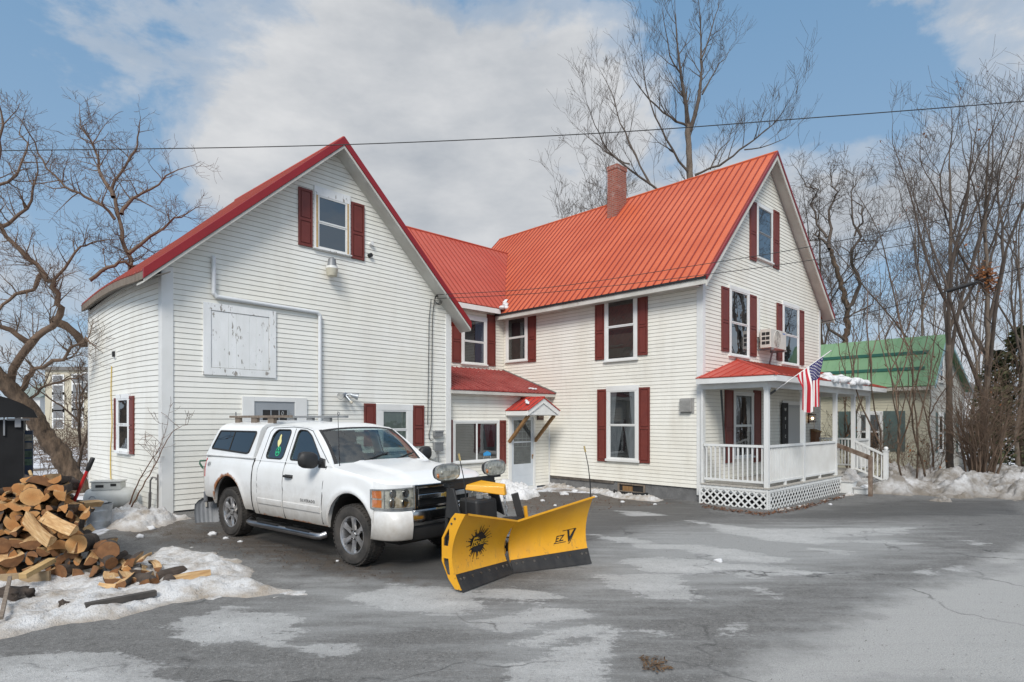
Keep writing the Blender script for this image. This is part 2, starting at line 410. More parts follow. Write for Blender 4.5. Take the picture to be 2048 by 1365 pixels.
sv = t.node('ShaderNodeSeparateColor'); t.link(vg.outputs['Color'], sv.inputs[0]); agg = sv.outputs[0]
vg2 = t.node('ShaderNodeTexVoronoi'); vg2.inputs['Scale'].default_value = 19; t.link(g, vg2.inputs['Vector'])
sv2 = t.node('ShaderNodeSeparateColor'); t.link(vg2.outputs['Color'], sv2.inputs[0]); agg2 = sv2.outputs[0]
asp = t.mix(t.ramp(agg, [(0.74, 0.0), (0.97, 0.20)]), asp, (0.40, 0.395, 0.385))
asp = t.mix(t.ramp(agg, [(0.03, 0.34), (0.24, 0.0)]), asp, (0.04, 0.039, 0.037))
asp = t.mix(t.ramp(agg2, [(0.93, 0.0), (0.98, 0.30)]), asp, (0.06, 0.056, 0.05))
# dried salt haze
sf = t.math('MULTIPLY', t.ramp(t.math('ADD', t.attr('soft'), t.math('MULTIPLY', t.math('SUBTRACT', n4, 0.5), 2.2)), [(0.25, 0.0), (1.0, 1.0)]), 0.72)
asp = t.mix(sf, asp, t.mix(t.ramp(n3, [(0.35, 0.0), (0.65, 1.0)]), (0.40, 0.405, 0.40), (0.27, 0.275, 0.27)))
rf_ = t.ramp(t.math('ADD', t.attr('road'), t.math('ADD', t.math('MULTIPLY', t.math('SUBTRACT', n1, 0.5), 1.1), t.math('MULTIPLY', t.math('SUBTRACT', n2, 0.5), 0.7))), [(0.36, 0.0), (0.85, 0.92)])
asp = t.mix(rf_, asp, t.mix(t.ramp(n3, [(0.35, 0.0), (0.65, 1.0)]), (0.45, 0.448, 0.435), (0.30, 0.298, 0.288)))
# damp and muddy; damp colour also deepened as painted shade under the truck
wf = t.ramp(t.math('ADD', t.attr('wet'), t.math('MULTIPLY', t.math('SUBTRACT', n1, 0.5), 1.6)), [(0.35, 0.0), (0.75, 1.0)])
asp = t.mix(t.math('MULTIPLY', wf, 0.72), asp, (0.045, 0.043, 0.041))
mf = t.ramp(t.math('ADD', t.attr('mud'), t.math('MULTIPLY', t.math('SUBTRACT', n2, 0.5), 1.8)), [(0.4, 0.0), (0.8, 1.0)])
asp = t.mix(t.math('MULTIPLY', mf, 0.75), asp, t.mix(n2, (0.055, 0.04, 0.028), (0.10, 0.075, 0.052)))
# aggregate
asp = t.mix(t.ramp(n3, [(0.50, 0.0), (0.74, 0.6)]), asp, (0.34, 0.34, 0.335))
asp = t.mix(t.ramp(t.noise(g, 42, 4, 0.7), [(0.56, 0.0), (0.72, 0.5)]), asp, (0.07, 0.07, 0.068))
asp = t.mix(t.ramp(t.noise(t.mapping(g, (0.25, 2.2, 1)), 3.0, 6, 0.7), [(0.52, 0.0), (0.72, 0.35)]), asp, (0.27, 0.27, 0.265))
asp = t.mix(t.ramp(t.noise(g, 130, 2), [(0.28, 0.6), (0.4, 0.0)]), asp, (0.03, 0.03, 0.03))
# ice film and packed salt
ia = t.math('ADD', t.attr('ice'), t.math('MULTIPLY', t.math('SUBTRACT', n4, 0.5), 1.1))
ia = t.math('ADD', ia, t.math('MULTIPLY', t.math('SUBTRACT', t.noise(g, 14, 5, 0.7), 0.5), 0.55))
icef = t.ramp(ia, [(0.43, 0.0), (0.53, 0.75), (0.9, 1.0)])
icec = t.mix(t.ramp(n2, [(0.3, 0.0), (0.7, 1.0)]), (0.40, 0.40, 0.392), (0.54, 0.54, 0.53))
icec = t.mix(t.ramp(n3, [(0.45, 0.0), (0.7, 0.6)]), icec, (0.20, 0.205, 0.205))
icec = t.mix(t.ramp(t.noise(g, 38, 4, 0.7), [(0.5, 0.0), (0.7, 0.5)]), icec, (0.62, 0.62, 0.62))
icec = t.mix(t.ramp(agg, [(0.05, 0.30), (0.3, 0.0)]), icec, (0.16, 0.16, 0.155))
asp = t.mix(t.math('MULTIPLY', icef, t.ramp(t.noise(t.mapping(g, (0.5, 1.3, 1)), 1.1, 6, 0.65), [(0.3, 0.5), (0.58, 0.95)])), asp, icec)
# cracks
vo = t.node('ShaderNodeTexVoronoi', feature='DISTANCE_TO_EDGE'); vo.inputs['Scale'].default_value = 0.33
ds = t.node('ShaderNodeVectorMath', operation='ADD'); t.link(g, ds.inputs[0])
nn = t.node('ShaderNodeTexNoise'); nn.inputs['Scale'].default_value = 1.5; nn.inputs['Detail'].default_value = 6; t.link(g, nn.inputs['Vector'])
t.link(nn.outputs['Color'], ds.inputs[1]); t.link(ds.outputs[0], vo.inputs['Vector'])
crk = t.math('MULTIPLY', t.ramp(vo.outputs['Distance'], [(0.0, 1.0), (0.010, 0.0)]), t.ramp(n1, [(0.45, 0.0), (0.6, 0.8)]))
asp = t.mix(crk, asp, (0.03, 0.03, 0.03))
# yard
yn = t.math('ADD', t.attr('yard'), t.math('MULTIPLY', t.math('SUBTRACT', n2, 0.5), 0.8))
yf = t.ramp(yn, [(0.42, 0.0), (0.55, 1.0)])
yc = t.mix(t.ramp(t.noise(g, 0.5, 6, 0.65), [(0.40, 0.0), (0.52, 1.0)]), (0.14, 0.105, 0.07), (0.66, 0.68, 0.72))
yc = t.mix(t.ramp(t.noise(g, 6, 6, 0.7), [(0.5, 0.0), (0.7, 0.7)]), yc, (0.12, 0.085, 0.055))
cc = t.mix(yf, asp, yc)
t.link(cc, b.inputs['Base Color'])
b.inputs['Specular IOR Level'].default_value = 0.35
t.link(t.mix(wf, t.mix(icef, 0.85, 0.6), 0.55), b.inputs['Roughness'])
bp = t.node('ShaderNodeBump'); bp.inputs['Strength'].default_value = 0.75; bp.inputs['Distance'].default_value = 0.015
t.link(t.math('ADD', n3, t.math('MULTIPLY', n2, 0.6)), bp.inputs['Height']); t.link(bp.outputs[0], b.inputs['Normal'])
go = gm.build('ground', MATS['asphalt'], recalc=False, smooth='all')
for nm, arr in (('ice', np.clip(ice * 1.4 + 0.5, -1, 2)), ('road', np.clip(road * 1.1 + 0.5, -1, 2)), ('soft', np.clip(soft * 0.5 + 0.5, -1, 2)), ('wet', np.clip(wet * 0.7 + 0.5, -1, 2)), ('mud', np.clip(mud * 0.8 + 0.5, -1, 2)), ('yard', np.clip(yard * 1.0 + 0.5, -1, 2))):
    at_ = go.data.attributes.new(nm, 'FLOAT', 'POINT'); at_.data.foreach_set('value', arr.astype(np.float32))
tag(go, kind='structure')
# ================================================================= snow
def snow_mat(name, base, dirt, amt, sc=3.0):
    m, t, b, co = new_mat(name)
    g = t.node('ShaderNodeNewGeometry').outputs['Position']
    n = t.noise(g, sc, 7, 0.7); n2_ = t.noise(g, sc * 6, 6, 0.7)
    c = t.mix(t.ramp(n, [(0.62 - amt, 0.0), (0.80 - amt * 0.7, 0.9)]), base, dirt)
    c = t.mix(t.ramp(n2_, [(0.66 - amt * 0.3, 0.0), (0.80, 0.8)]), c, tuple(v * 0.5 for v in dirt))
    c = t.mix(t.ramp(t.noise(g, 75, 3, 0.7), [(0.58, 0.0), (0.72, 0.55)]), c, tuple(v * 0.6 for v in dirt))
    c = t.mix(t.math('MULTIPLY', t.attr('edge'), 0.8), c, dirt)
    t.link(c, b.inputs['Base Color']); b.inputs['Roughness'].default_value = 0.75
    b.inputs['Subsurface Weight'].default_value = 0.0
    bp = t.node('ShaderNodeBump'); bp.inputs['Strength'].default_value = 0.9; bp.inputs['Distance'].default_value = 0.035
    t.link(t.math('ADD', t.noise(g, 16, 6, 0.65), t.math('MULTIPLY', t.noise(g, 60, 4, 0.6), 0.5)), bp.inputs['Height']); t.link(bp.outputs[0], b.inputs['Normal'])
    MATS[name] = m; return m
SNOW = snow_mat('old snow', (0.60, 0.60, 0.60), (0.30, 0.25, 0.195), 0.20)
SNOWD = snow_mat('dirty ploughed snow', (0.56, 0.56, 0.565), (0.17, 0.145, 0.115), 0.30, 2.0)
SNOWW = snow_mat('clean snow', (0.70, 0.705, 0.715), (0.42, 0.40, 0.37), 0.08)
def snow_patch(name, poly, h, res, mat_, ns=1.5, amp=0.6, rise=0.4, seed=0, zf=None, label=None, cat=None, kind=None, drop=0.012, fine=0.0, ragged=0.3):
    P = np.array(poly); mg = 0.1 + ragged * rise * 1.1; x0, y0 = P.min(0) - mg; x1, y1 = P.max(0) + mg
    nx_ = max(3, int((x1 - x0) / res)); ny_ = max(3, int((y1 - y0) / res))
    X = np.linspace(x0, x1, nx_); Y = np.linspace(y0, y1, ny_)
    GX, GY = np.meshgrid(X, Y); s = sdf_poly(GX.ravel(), GY.ravel(), poly)
    mb = MB(); keep = []; edge = []
    for k, (x, y) in enumerate(zip(GX.ravel(), GY.ravel())):
        f = noise.fractal(Vector((x * ns + seed, y * ns, 0.3)), 1.0, 2.0, 5)
        ss = s[k] + ragged * rise * f * 1.2
        q = max(-1.0, min(1.0, ss / rise))
        hh = h * (q if q < 0 else math.sin(q * math.pi / 2)) * (1 + amp * f) if q > 0 else h * q
        if fine: hh += fine * noise.fractal(Vector((x * ns * 5, y * ns * 5 + seed, 1.3)), 0.8, 2.1, 4) * max(0, min(1, q * 2))
        base = zf(x, y) if zf else gz(x, y)
        mb.v.append((x, y, base + hh - drop)); keep.append(ss > -res * 1.5)
        edge.append(max(0.0, 1.0 - max(0.0, ss) / (rise * 0.35)))
    for j in range(ny_ - 1):
        for i in range(nx_ - 1):
            a = j * nx_ + i; q = (a, a + 1, a + nx_ + 1, a + nx_)
            if any(keep[v] for v in q): mb.face(q)
    o = mb.build(name, mat_, smooth='all', recalc=False)
    at_ = o.data.attributes.new('edge', 'FLOAT', 'POINT'); at_.data.foreach_set('value', np.array(edge, dtype=np.float32))
    # drop loose vertices
    bm = bmesh.new(); bm.from_mesh(o.data); bmesh.ops.delete(bm, geom=[v for v in bm.verts if not v.link_faces], context='VERTS'); bm.to_mesh(o.data); bm.free()
    return tag(o, label, cat, None, kind)
snow_patch('snow_cover', gpoly([(-350, 1330), (0, 1277), (110, 1256), (250, 1236), (330, 1216), (430, 1198), (540, 1187), (590, 1183), (560, 1172), (500, 1150), (480, 1128), (430, 1108), (330, 1096), (300, 1120), (240, 1130), (60, 1140), (-350, 1140)]), 0.11, 0.035, SNOW, 1.8, 0.7, 0.45, 3, label='white trampled snow under and around the woodpile', cat='snow', kind='stuff', fine=0.035)
snow_patch('ice_sheet', gpoly([(330, 1108), (300, 1090), (380, 1100), (420, 1120), (470, 1140), (500, 1160), (560, 1172), (645, 1180), (560, 1188), (430, 1198), (350, 1180)]), 0.022, 0.03, SNOW, 2.6, 0.9, 0.3, 9, label='thin grey ice sheet beside the woodpile', cat='ice', kind='stuff', ragged=0.9, drop=0.016)
snow_patch('snow_patch', gpoly([(205, 1055), (215, 1028), (250, 1010), (290, 1015), (330, 1030), (380, 1038), (350, 1050), (290, 1062), (240, 1064)]), 0.15, 0.03, SNOW, 2.4, 0.8, 0.5, 5, label='dirty snow heap against the barn corner', cat='snow', kind='stuff', fine=0.06)
# ================================================================= faces of buildings
class Face:
    """u along the wall, d outwards, z up, in the building's own frame"""
    def __init__(s, fr, kind, c): s.fr = fr; s.kind = kind; s.c = c
    def xf(s, u, d, z):
        k = s.kind
        if k == 'front': return (u, s.c - d, z)
        if k == 'left': return (s.c - d, u, z)
        if k == 'right': return (s.c + d, u, z)
        if k == 'back': return (u, s.c + d, z)
    def hit(s, px, py, d=0.0):
        if s.kind == 'front': h = s.fr.hit(px, py, 1, s.c - d); return h.x, h.z
        if s.kind == 'left': h = s.fr.hit(px, py, 0, s.c - d); return h.y, h.z
    def rect(s, pl, pt, pr, pb, d=0.0):
        """outer rectangle from its left and right columns and the top and bottom rows on its left side"""
        a, zt = s.hit(pl, pt, d); _, zb = s.hit(pl, pb, d); c, _ = s.hit(pr, pt, d)
        return min(a, c), max(a, c), zb, zt
    def mb(s): return MB(s.xf)
def siding(face, z0, ext, z1, parent, mat_=None, pitch=0.105, name='wall', wavy=None):
    """ext(z) gives the left and right limits of the wall at height z"""
    mb = face.mb(); z = z0; gap = 0.010; rj = random.Random(int(z1 * 100) + len(name)); cn = 0
    while z < z1 - 1e-4:
        zt = min(z + pitch, z1)
        a0, b0 = ext(z + 1e-4); a1, b1 = ext(zt - 1e-4)
        w = wavy or (lambda u, zz: 0.0)
        n = 1 if not wavy else 14
        for k in range(n):
            f0, f1 = k / n, (k + 1) / n
            pa0, pb0 = a0 + (b0 - a0) * f0, a0 + (b0 - a0) * f1
            pa1, pb1 = a1 + (b1 - a1) * f0, a1 + (b1 - a1) * f1
            def q(u, d, zz): return (u, d, zz + w(u, zz))
            zg = zt - gap if zt - z > 0.03 else zt
            mb.poly([q(pa0, 0.0135, z), q(pb0, 0.0135, z), q(pb1, 0.004, zg), q(pa1, 0.004, zg)], 0)
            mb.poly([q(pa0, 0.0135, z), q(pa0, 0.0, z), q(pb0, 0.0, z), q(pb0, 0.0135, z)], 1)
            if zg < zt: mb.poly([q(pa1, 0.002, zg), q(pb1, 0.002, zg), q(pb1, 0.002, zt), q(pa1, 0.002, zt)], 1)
        if False and cn % 2 == 0 and not wavy and b0 - a0 > 3:
            for u in [a0 + rj.uniform(.6, 3.4) + 3.66 * k for k in range(int((b0 - a0) / 3.66) + 1)]:
                if u < b0 - .3: mb.poly([(u, 0.0175, z), (u + .004, 0.0175, z), (u + .004, 0.0175, min(z1, z + 2 * pitch)), (u, 0.0175, min(z1, z + 2 * pitch))], 1) if min(b1, b0) > u + .3 and max(a0, a1) < u - .3 else None
        cn += 1
        z = zt
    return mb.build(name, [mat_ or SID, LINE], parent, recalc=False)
def vboard(face, u0, u1, z0, z1, d0, d1, parent, name, mat_=None, bevel=0.004):
    mb = face.mb(); mb.box(u0, d0, z0, u1, d1, z1); return mb.build(name, mat_ or TRIM, parent, bevel=bevel)
def window(face, parent, u0, u1, z0, z1, cw=0.10, hw=0.12, sh=0.05, pane=None, back=None, curtain=None, cmat=None, rail=0.5, trim=None, name='window', screen=False, slide=False, d=0.0, sash=TRIM):
    """casing u0..u1, z0..z1; two sashes, glass, something behind it"""
    trim = trim or TRIM; mb = face.mb()
    mb.box(u0, d, z0 + sh, u0 + cw, d + 0.05, z1 - hw); mb.box(u1 - cw, d, z0 + sh, u1, d + 0.05, z1 - hw)
    mb.box(u0 - 0.004, d, z1 - hw, u1 + 0.004, d + 0.054, z1)
    mb.box(u0 - 0.03, d, z0, u1 + 0.03, d + 0.085, z0 + sh)
    w = mb.build(name, trim, parent, bevel=0.005)
    a0, a1, b0, b1 = u0 + cw, u1 - cw, z0 + sh, z1 - hw
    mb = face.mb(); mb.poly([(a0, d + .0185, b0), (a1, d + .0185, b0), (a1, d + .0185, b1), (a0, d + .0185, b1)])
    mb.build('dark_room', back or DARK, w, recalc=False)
    s = 0.042; mb = face.mb(); zm = b0 + (b1 - b0) * rail
    if slide:
        mb.box(a0, d + .02, b0, a1, d + .044, b0 + s); mb.box(a0, d + .02, b1 - s, a1, d + .044, b1)
        um = a0 + (a1 - a0) * rail
        for x in (a0, um - s * 0.6, a1 - s): mb.box(x, d + .0205, b0 + s, x + s * (1.2 if x not in (a0, a1 - s) else 1), d + .043, b1 - s)
    else:
        for (lo, hi, dd) in ((b0, zm, .0), (zm, b1, .010)):
            mb.box(a0, d + .02 + dd, lo, a0 + s, d + .036 + dd, hi); mb.box(a1 - s, d + .02 + dd, lo, a1, d + .036 + dd, hi)
            mb.box(a0 + s, d + .0202 + dd, lo, a1 - s, d + .0358 + dd, lo + s * (1.2 if lo == b0 else .8)); mb.box(a0 + s, d + .0202 + dd, hi - s * .8, a1 - s, d + .0358 + dd, hi)
    mb.build('sash', sash, w, bevel=0.003)
    mb = face.mb(); mb.poly([(a0 + .01, d + .0285, b0 + .01), (a1 - .01, d + .0285, b0 + .01), (a1 - .01, d + .0285, b1 - .01), (a0 + .01, d + .0285, b1 - .01)])
    mb.build('pane', pane or PANE, w, recalc=False)
    if curtain:
        cm = face.mb()
        for (c0, c1, e0, e1, gather) in curtain:      # fractions of the opening
            n = 14; zt = b0 + (b1 - b0) * e1; zb = b0 + (b1 - b0) * e0
            for k in range(n):
                f0, f1 = k / n, (k + 1) / n
                X = lambda f, g: a0 + (a1 - a0) * (c0 + (c1 - c0) * (f * (1 - g) + (gather if gather >= 0 else 0) * g))
                dd = lambda kk: d + .021 + (0.004 if kk % 2 else 0.0)
                g = 0.0 if gather < 0 else 0.45
                cm.poly([(X(f0, 0), dd(k), zt), (X(f1, 0), dd(k + 1), zt), (X(f1, g), dd(k + 1), zb), (X(f0, g), dd(k), zb)])
        cm.build('curtain', cmat or CURT, w, recalc=False)
    return w
def shutter(face, parent, u0, u1, z0, z1, d=0.012):
    mb = face.mb(); t = 0.036; e = min(0.045, (u1 - u0) * 0.2)
    zm = z0 + (z1 - z0) * 0.46
    mb.box(u0, d, z0, u1, d + t - .020, z1)
    for (x0, x1, y0, y1) in ((u0, u0 + e, z0, z1), (u1 - e, u1, z0, z1), (u0 + e, u1 - e, z0, z0 + e * 1.3), (u0 + e, u1 - e, z1 - e * 1.3, z1), (u0 + e, u1 - e, zm - e * .7, zm + e * .7)):
        mb.box(x0, d + .002, y0, x1, d + t, y1)
    for (y0, y1) in ((z0 + e * 1.3, zm - e * .7), (zm + e * .7, z1 - e * 1.3)):
        g = 0.02
        if u1 - u0 > 0.14: mb.box(u0 + e + g, d + .003, y0 + g, u1 - e - g, d + t - .003, y1 - g)
    return mb.build('shutter', SHUT, parent, bevel=0.003)
def slope(mb, e0, e1, r1, r0, pitch=0.23, thick=0.03, m=0, rib=0.02, ribw=0.035, start=0.06):
    """steel roof panel from eave e0-e1 to ridge r0-r1 with raised ribs running up the slope"""
    e0, e1, r1, r0 = map(Vector, (e0, e1, r1, r0))
    n = (e1 - e0).cross(r0 - e0).normalized()
    if n.z < 0: n = -n
    dn = -n * thick
    mb.hexa([e0 + dn, e1 + dn, r1 + dn, r0 + dn, e0, e1, r1, r0], m)
    L = (e1 - e0).length; s = start; along = (e1 - e0).normalized()
    while s < L:
        f = s / L; a = e0.lerp(e1, f); b = r0.lerp(r1, f)
        w = along * ribw / 2; w2 = along * ribw / 4
        mb.hexa([a - w - n * .004, a + w - n * .004, b + w - n * .004, b - w - n * .004, a - w2 + n * rib, a + w2 + n * rib, b + w2 + n * rib, b - w2 + n * rib], 1)
        s += pitch
def rake_board(mb, a, b, drop, d0, d1, m=0):
    """board under a sloping roof edge in the plane y = const: a, b = (x, z) upper points, vertical depth drop"""
    (x0, z0), (x1, z1) = a, b
    mb.hexa([(x0, d0, z0 - drop), (x1, d0, z1 - drop), (x1, d1, z1 - drop), (x0, d1, z0 - drop), (x0, d0, z0), (x1, d0, z1), (x1, d1, z1), (x0, d1, z0)], m)
def gable_ext(w, he, xa, ha):
    def ext(z):
        if z <= he: return (0.0, w)
        f = (z - he) / (ha - he); return (xa * f, w + (xa - w) * f)
    return ext

# ================================================================= farmhouse
house = thing('farmhouse', 'white two storey clapboard farmhouse with orange red metal gable roof and front porch', 'house', FM.wor(0, 0), FM.a)
HW, HL, HE, HAX, HAZ = 8.58, 12.0, 6.0, 3.95, 10.08
fG = Face(FM, 'front', 0.0); fA = Face(FM, 'left', 0.0); fR = Face(FM, 'right', HW); fK = Face(FM, 'back', HL)
ext = gable_ext(HW, HE, HAX, HAZ)
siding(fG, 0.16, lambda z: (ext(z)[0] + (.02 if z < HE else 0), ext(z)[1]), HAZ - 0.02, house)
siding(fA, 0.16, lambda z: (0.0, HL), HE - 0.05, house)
for fc, u1 in ((fR, HL), (fK, None)):
    mb = fc.mb()
    if u1: mb.poly([(0, 0, .16), (u1, 0, .16), (u1, 0, HE), (0, 0, HE)])
    else: mb.poly([(0, 0, .16), (HW, 0, .16), (HW, 0, HE), (HAX, 0, HAZ), (0, 0, HE)])
    mb.build('wall', SID, house, recalc=False)
mb = MB(); mb.box(.03, .03, -0.6, HW - .03, HL - .03, .165); mb.build('foundation', CONC, house)
# exposed sill where siding stops above the stone, by the entry
mb = fA.mb(); mb.box(2.9, -.03, .075, 5.45, .004, .158)
mb.build('sill_beam', CONCD, house)
# corner boards
for (u0, u1) in ((-.0, .13),):
    mb = fG.mb(); mb.box(-.022, .0, -.02, .12, .024, HE + .0); mb.build('corner_board', TRIM, house, bevel=.004)
    mb = fA.mb(); mb.box(.0, .0, -.02, .16, .022, HE); mb.build('corner_board', TRIM, house, bevel=.004)
mb = fG.mb(); mb.box(HW - .13, .0, .1, HW + .022, .024, HE); mb.build('corner_board', TRIM, house, bevel=.004)
# roof
OV = 0.45; RO = 0.36; SL = (HAZ - HE) / HAX; SR = (HAZ - HE) / (HW - HAX)
zr = HAZ + 0.17; zeL = zr - SL * (HAX + OV); zeR = zr - SR * (HW - HAX + OV)
mb = MB()
slope(mb, (-OV, -RO, zeL), (-OV, HL + .2, zeL), (HAX, HL + .2, zr), (HAX, -RO, zr), 0.255, rib=.028, ribw=.05)
slope(mb, (HW + OV, -RO, zeR), (HW + OV, HL + .2, zeR), (HAX, HL + .2, zr - .001), (HAX, -RO, zr - .001), 0.23)
mb.tube([(HAX, -RO, zr + .0), (HAX, HL + .2, zr + .0)], .045, 8)
hroof = mb.build('roof', [ROOFM, RIBM], house)
mb = MB()
rake_board(mb, (-OV - .01, zeL + .015), (HAX, zr + .03), .11, -RO - .025, -RO + .03); rake_board(mb, (HAX, zr + .03), (HW + OV + .01, zeR + .015), .11, -RO - .024, -RO + .03)
mb.build('rake_trim', RAKE, house, bevel=.004)
mb = MB()
rake_board(mb, (-OV, zeL - .095), (HAX, zr - .08), .16, -RO - .004, -RO + .03); rake_board(mb, (HAX, zr - .08), (HW + OV, zeR - .095), .16, -RO - .003, -RO + .03)
mb.box(-OV - .012, -RO + .03, zeL - .20, -OV + .02, HL, zeL - .045)
mb.box(HW + OV - .02, -RO + .03, zeR - .20, HW + OV + .012, HL, zeR - .045)
mb.build('fascia', mat('weathered fascia paint', (.62, .605, .56), (.46, .44, .39), 1.6, rough=.6, c3=(.3, .27, .22), s3=5, lo3=.6, hi3=.85), house, bevel=.004)
mb = MB()
for (x0, z0, x1, z1) in ((-OV, zeL, HAX, zr), (HAX, zr, HW + OV, zeR)):
    mb.hexa([(x0, -RO + .03, z0 - .13), (x1, -RO + .03, z1 - .13), (x1, .03, z1 - .13), (x0, .03, z0 - .13), (x0, -RO + .03, z0 - .10), (x1, -RO + .03, z1 - .10), (x1, .03, z1 - .10), (x0, .03, z0 - .10)])
mb.box(-OV + .02, .03, zeL - .17, .0, HL, zeL - .15); mb.box(HW, .03, zeR - .17, HW + OV - .02, HL, zeR - .15)
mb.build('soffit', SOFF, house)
mb = MB(); mb.bar((-OV - .02, -RO, zeL - .032), (-OV - .02, HL, zeL - .032), .05, .06); mb.build('drip_edge', BLACK, house)
# chimney: where the ray to its near bottom corner meets the roof
def roof_hit(px, py):
    o = FM.loc(CAM); d = FM.loc(CAM + ray(px, py)) - o
    t_ = (zeL + SL * (o.x + OV) - o.z) / (d.z - SL * d.x); return o + d * t_
ch = roof_hit(1234, 432); ct = FM.hit(1234, 327, 1, ch.y); cw_ = FM.hit(1253, 400, 1, ch.y).x - ch.x; cl = FM.hit(1214.5, 430, 0, ch.x).y - ch.y
m, t, b, co = new_mat('chimney brick'); MATS['brick'] = m
bt = t.node('ShaderNodeTexBrick'); bt.inputs['Scale'].default_value = 1.0; bt.inputs['Brick Width'].default_value = 0.21; bt.inputs['Row Height'].default_value = 0.072; bt.inputs['Mortar Size'].default_value = 0.008
bt.inputs['Color1'].default_value = (0.22, 0.062, 0.04, 1); bt.inputs['Color2'].default_value = (0.32, 0.10, 0.065, 1); bt.inputs['Mortar'].default_value = (0.28, 0.21, 0.18, 1)
sx = t.node('ShaderNodeSeparateXYZ'); t.link(co, sx.inputs[0]); cb = t.node('ShaderNodeCombineXYZ')
t.link(t.math('ADD', sx.outputs[0], sx.outputs[1]), cb.inputs[0]); t.link(sx.outputs[2], cb.inputs[1]); t.link(cb.outputs[0], bt.inputs['Vector'])
cc = t.mix(t.ramp(t.noise(co, 3, 6, .7), [(.58, 0.0), (.68, .8)]), bt.outputs['Color'], (0.42, 0.33, 0.29))
t.link(cc, b.inputs['Base Color']); b.inputs['Roughness'].default_value = .9
mb = MB(); zb_ = ch.z - .9; mb.box(ch.x, ch.y, zb_, ch.x + cw_, ch.y + cl, ct.z - .16); mb.box(ch.x - .02, ch.y - .02, ct.z - .16, ch.x + cw_ + .02, ch.y + cl + .02, ct.z)
mb.box(ch.x + .1, ch.y + .1, ct.z, ch.x + cw_ - .1, ch.y + cl - .1, ct.z + .01, 1)
chim = mb.build('chimney', [MATS['brick'], BLACK], hroof, bevel=.006)
mb = MB(); mb.box(ch.x - .05, ch.y - .06, ch.z - .1, ch.x + cw_ + .06, ch.y + cl + .05, ch.z + .12)
# windows of the gable
def win(face, par, px, shl=None, shr=None, **k):
    r_ = face.rect(*px); w = window(face, par, *r_, **k)
    for sp_ in (shl, shr):
        if sp_:
            a = face.rect(*sp_); shutter(face, par, *a)
    return r_, w
win(fG, house, (1456.5, 569.5, 1496.5, 713), (1441.5, 572.5, 1456, 702), (1497.2, 589, 1511, 712), curtain=[(0, .45, 0, 1, -1), (.62, 1, 0, 1, -1)], pane=PANER)
win(fG, house, (1563, 602.5, 1596, 729.5), (1552, 606, 1562.3, 721), (1596.8, 620, 1606, 730), curtain=[(0, 1, 0, .5, -1)], pane=PANER)
win(fG, house, (1511.5, 404, 1543, 517), (1498, 400, 1510.8, 519), (1545.5, 420, 1556.5, 536), pane=PANER, sash=GREYM)
win(fG, house, (1465, 783, 1505, 919), (1448, 780, 1464.2, 927), (1505.6, 781, 1520, 925), curtain=[(0, .42, .4, 1, .1), (.6, 1, .4, 1, .9)], cmat=CURT, hw=.08)
# front door under the porch
du0, dz1 = fG.hit(1563, 784); du1, _ = fG.hit(1607, 800)
mb = fG.mb(); mb.box(du0, 0, .33, du0 + .22, .05, 2.62); mb.box(du1 - .10, 0, .33, du1, .05, 2.62); mb.box(du0 + .22, 0, 2.5, du1 - .10, .05, 2.62); mb.build('door_frame', TRIM, house, bevel=.004)
mb = fG.mb(); mb.box(du0 + .22, .004, .34, du1 - .10, .028, 2.5); dr = mb.build('door', mat('grey storm door', (.36, .37, .38), (.31, .32, .33), 2, rough=.4), house)
mb = fG.mb(); mb.box(du0 + .34, .03, .9, du1 - .22, .034, 2.38); mb.build('pane', mat('milky glass', (.42, .43, .44), rough=.15), dr)
mb = fG.mb(); mb.ball((du1 - .17, .06, 1.30), .03, n=5); mb.build('handle', GALV, dr, smooth=True)
# windows of the long wall
win(fA, house, (1210.5, 595, 1276, 726), (1191.5, 603, 1210, 721), (1276.7, 585.5, 1296.3, 712), curtain=[(0, 1, .5, 1, -1), (0, 1, .05, .42, -1)], cmat=CURTB, rail=.55)
win(fA, house, (1214.5, 773, 1279, 922), (1196, 779.5, 1214, 922.5), (1279, 775.5, 1300.5, 926), curtain=[(0.0, .26, .5, 1, .1), (.72, 1, .5, 1, .95), (0, .45, 0, .5, .05), (.5, 1, 0, .5, .95)], hw=.16, sh=.07)
win(fA, house, (1013, 626, 1056.5, 727), None, (1057.2, 624, 1073, 725), curtain=[(0, 1, .0, .5, -1)], cmat=CURTB)
# dryer vent hood, basement window
vu0, vu1, vz0, vz1 = fA.rect(1362, 797, 1389, 827)
mb = fA.mb(); mb.box(vu0, .0, vz0, vu1, .03, vz1); mb.box(vu0 + .05, .03, vz0 + .04, vu1 - .02, .12, vz1 - .02)
for k in range(9):
    zz = vz0 + .07 + k * (vz1 - vz0 - .12) / 9; mb.box(vu0 + .055, .12, zz, vu1 - .025, .128, zz + .012)
mb.build('vent_hood', mat('grey vent', (.34, .335, .32), (.28, .275, .26), 6, rough=.5), house, bevel=.004)
bu0, bu1, bz0, bz1 = fA.rect(1236, 969, 1290, 990)
mb = fA.mb(); mb.box(bu0, -.02, -.14, bu1, .02, -.10); mb.box(bu0, -.02, .08, bu1, .02, .12); mb.box(bu0, -.02, -.1, bu0 + .05, .02, .08); mb.box(bu1 - .05, -.02, -.1, bu1, .02, .08); mb.box((bu0 + bu1) / 2 - .04, -.02, -.1, (bu0 + bu1) / 2 + .3, .01, .04, 1)
bw = mb.build('basement_window', [WOODG, WOODT], house)
mb = fA.mb(); mb.poly([(bu0, -.015, -.1), (bu1, -.015, -.1), (bu1, -.015, .08), (bu0, -.015, .08)]); mb.build('dark_room', DARK, bw, recalc=False)
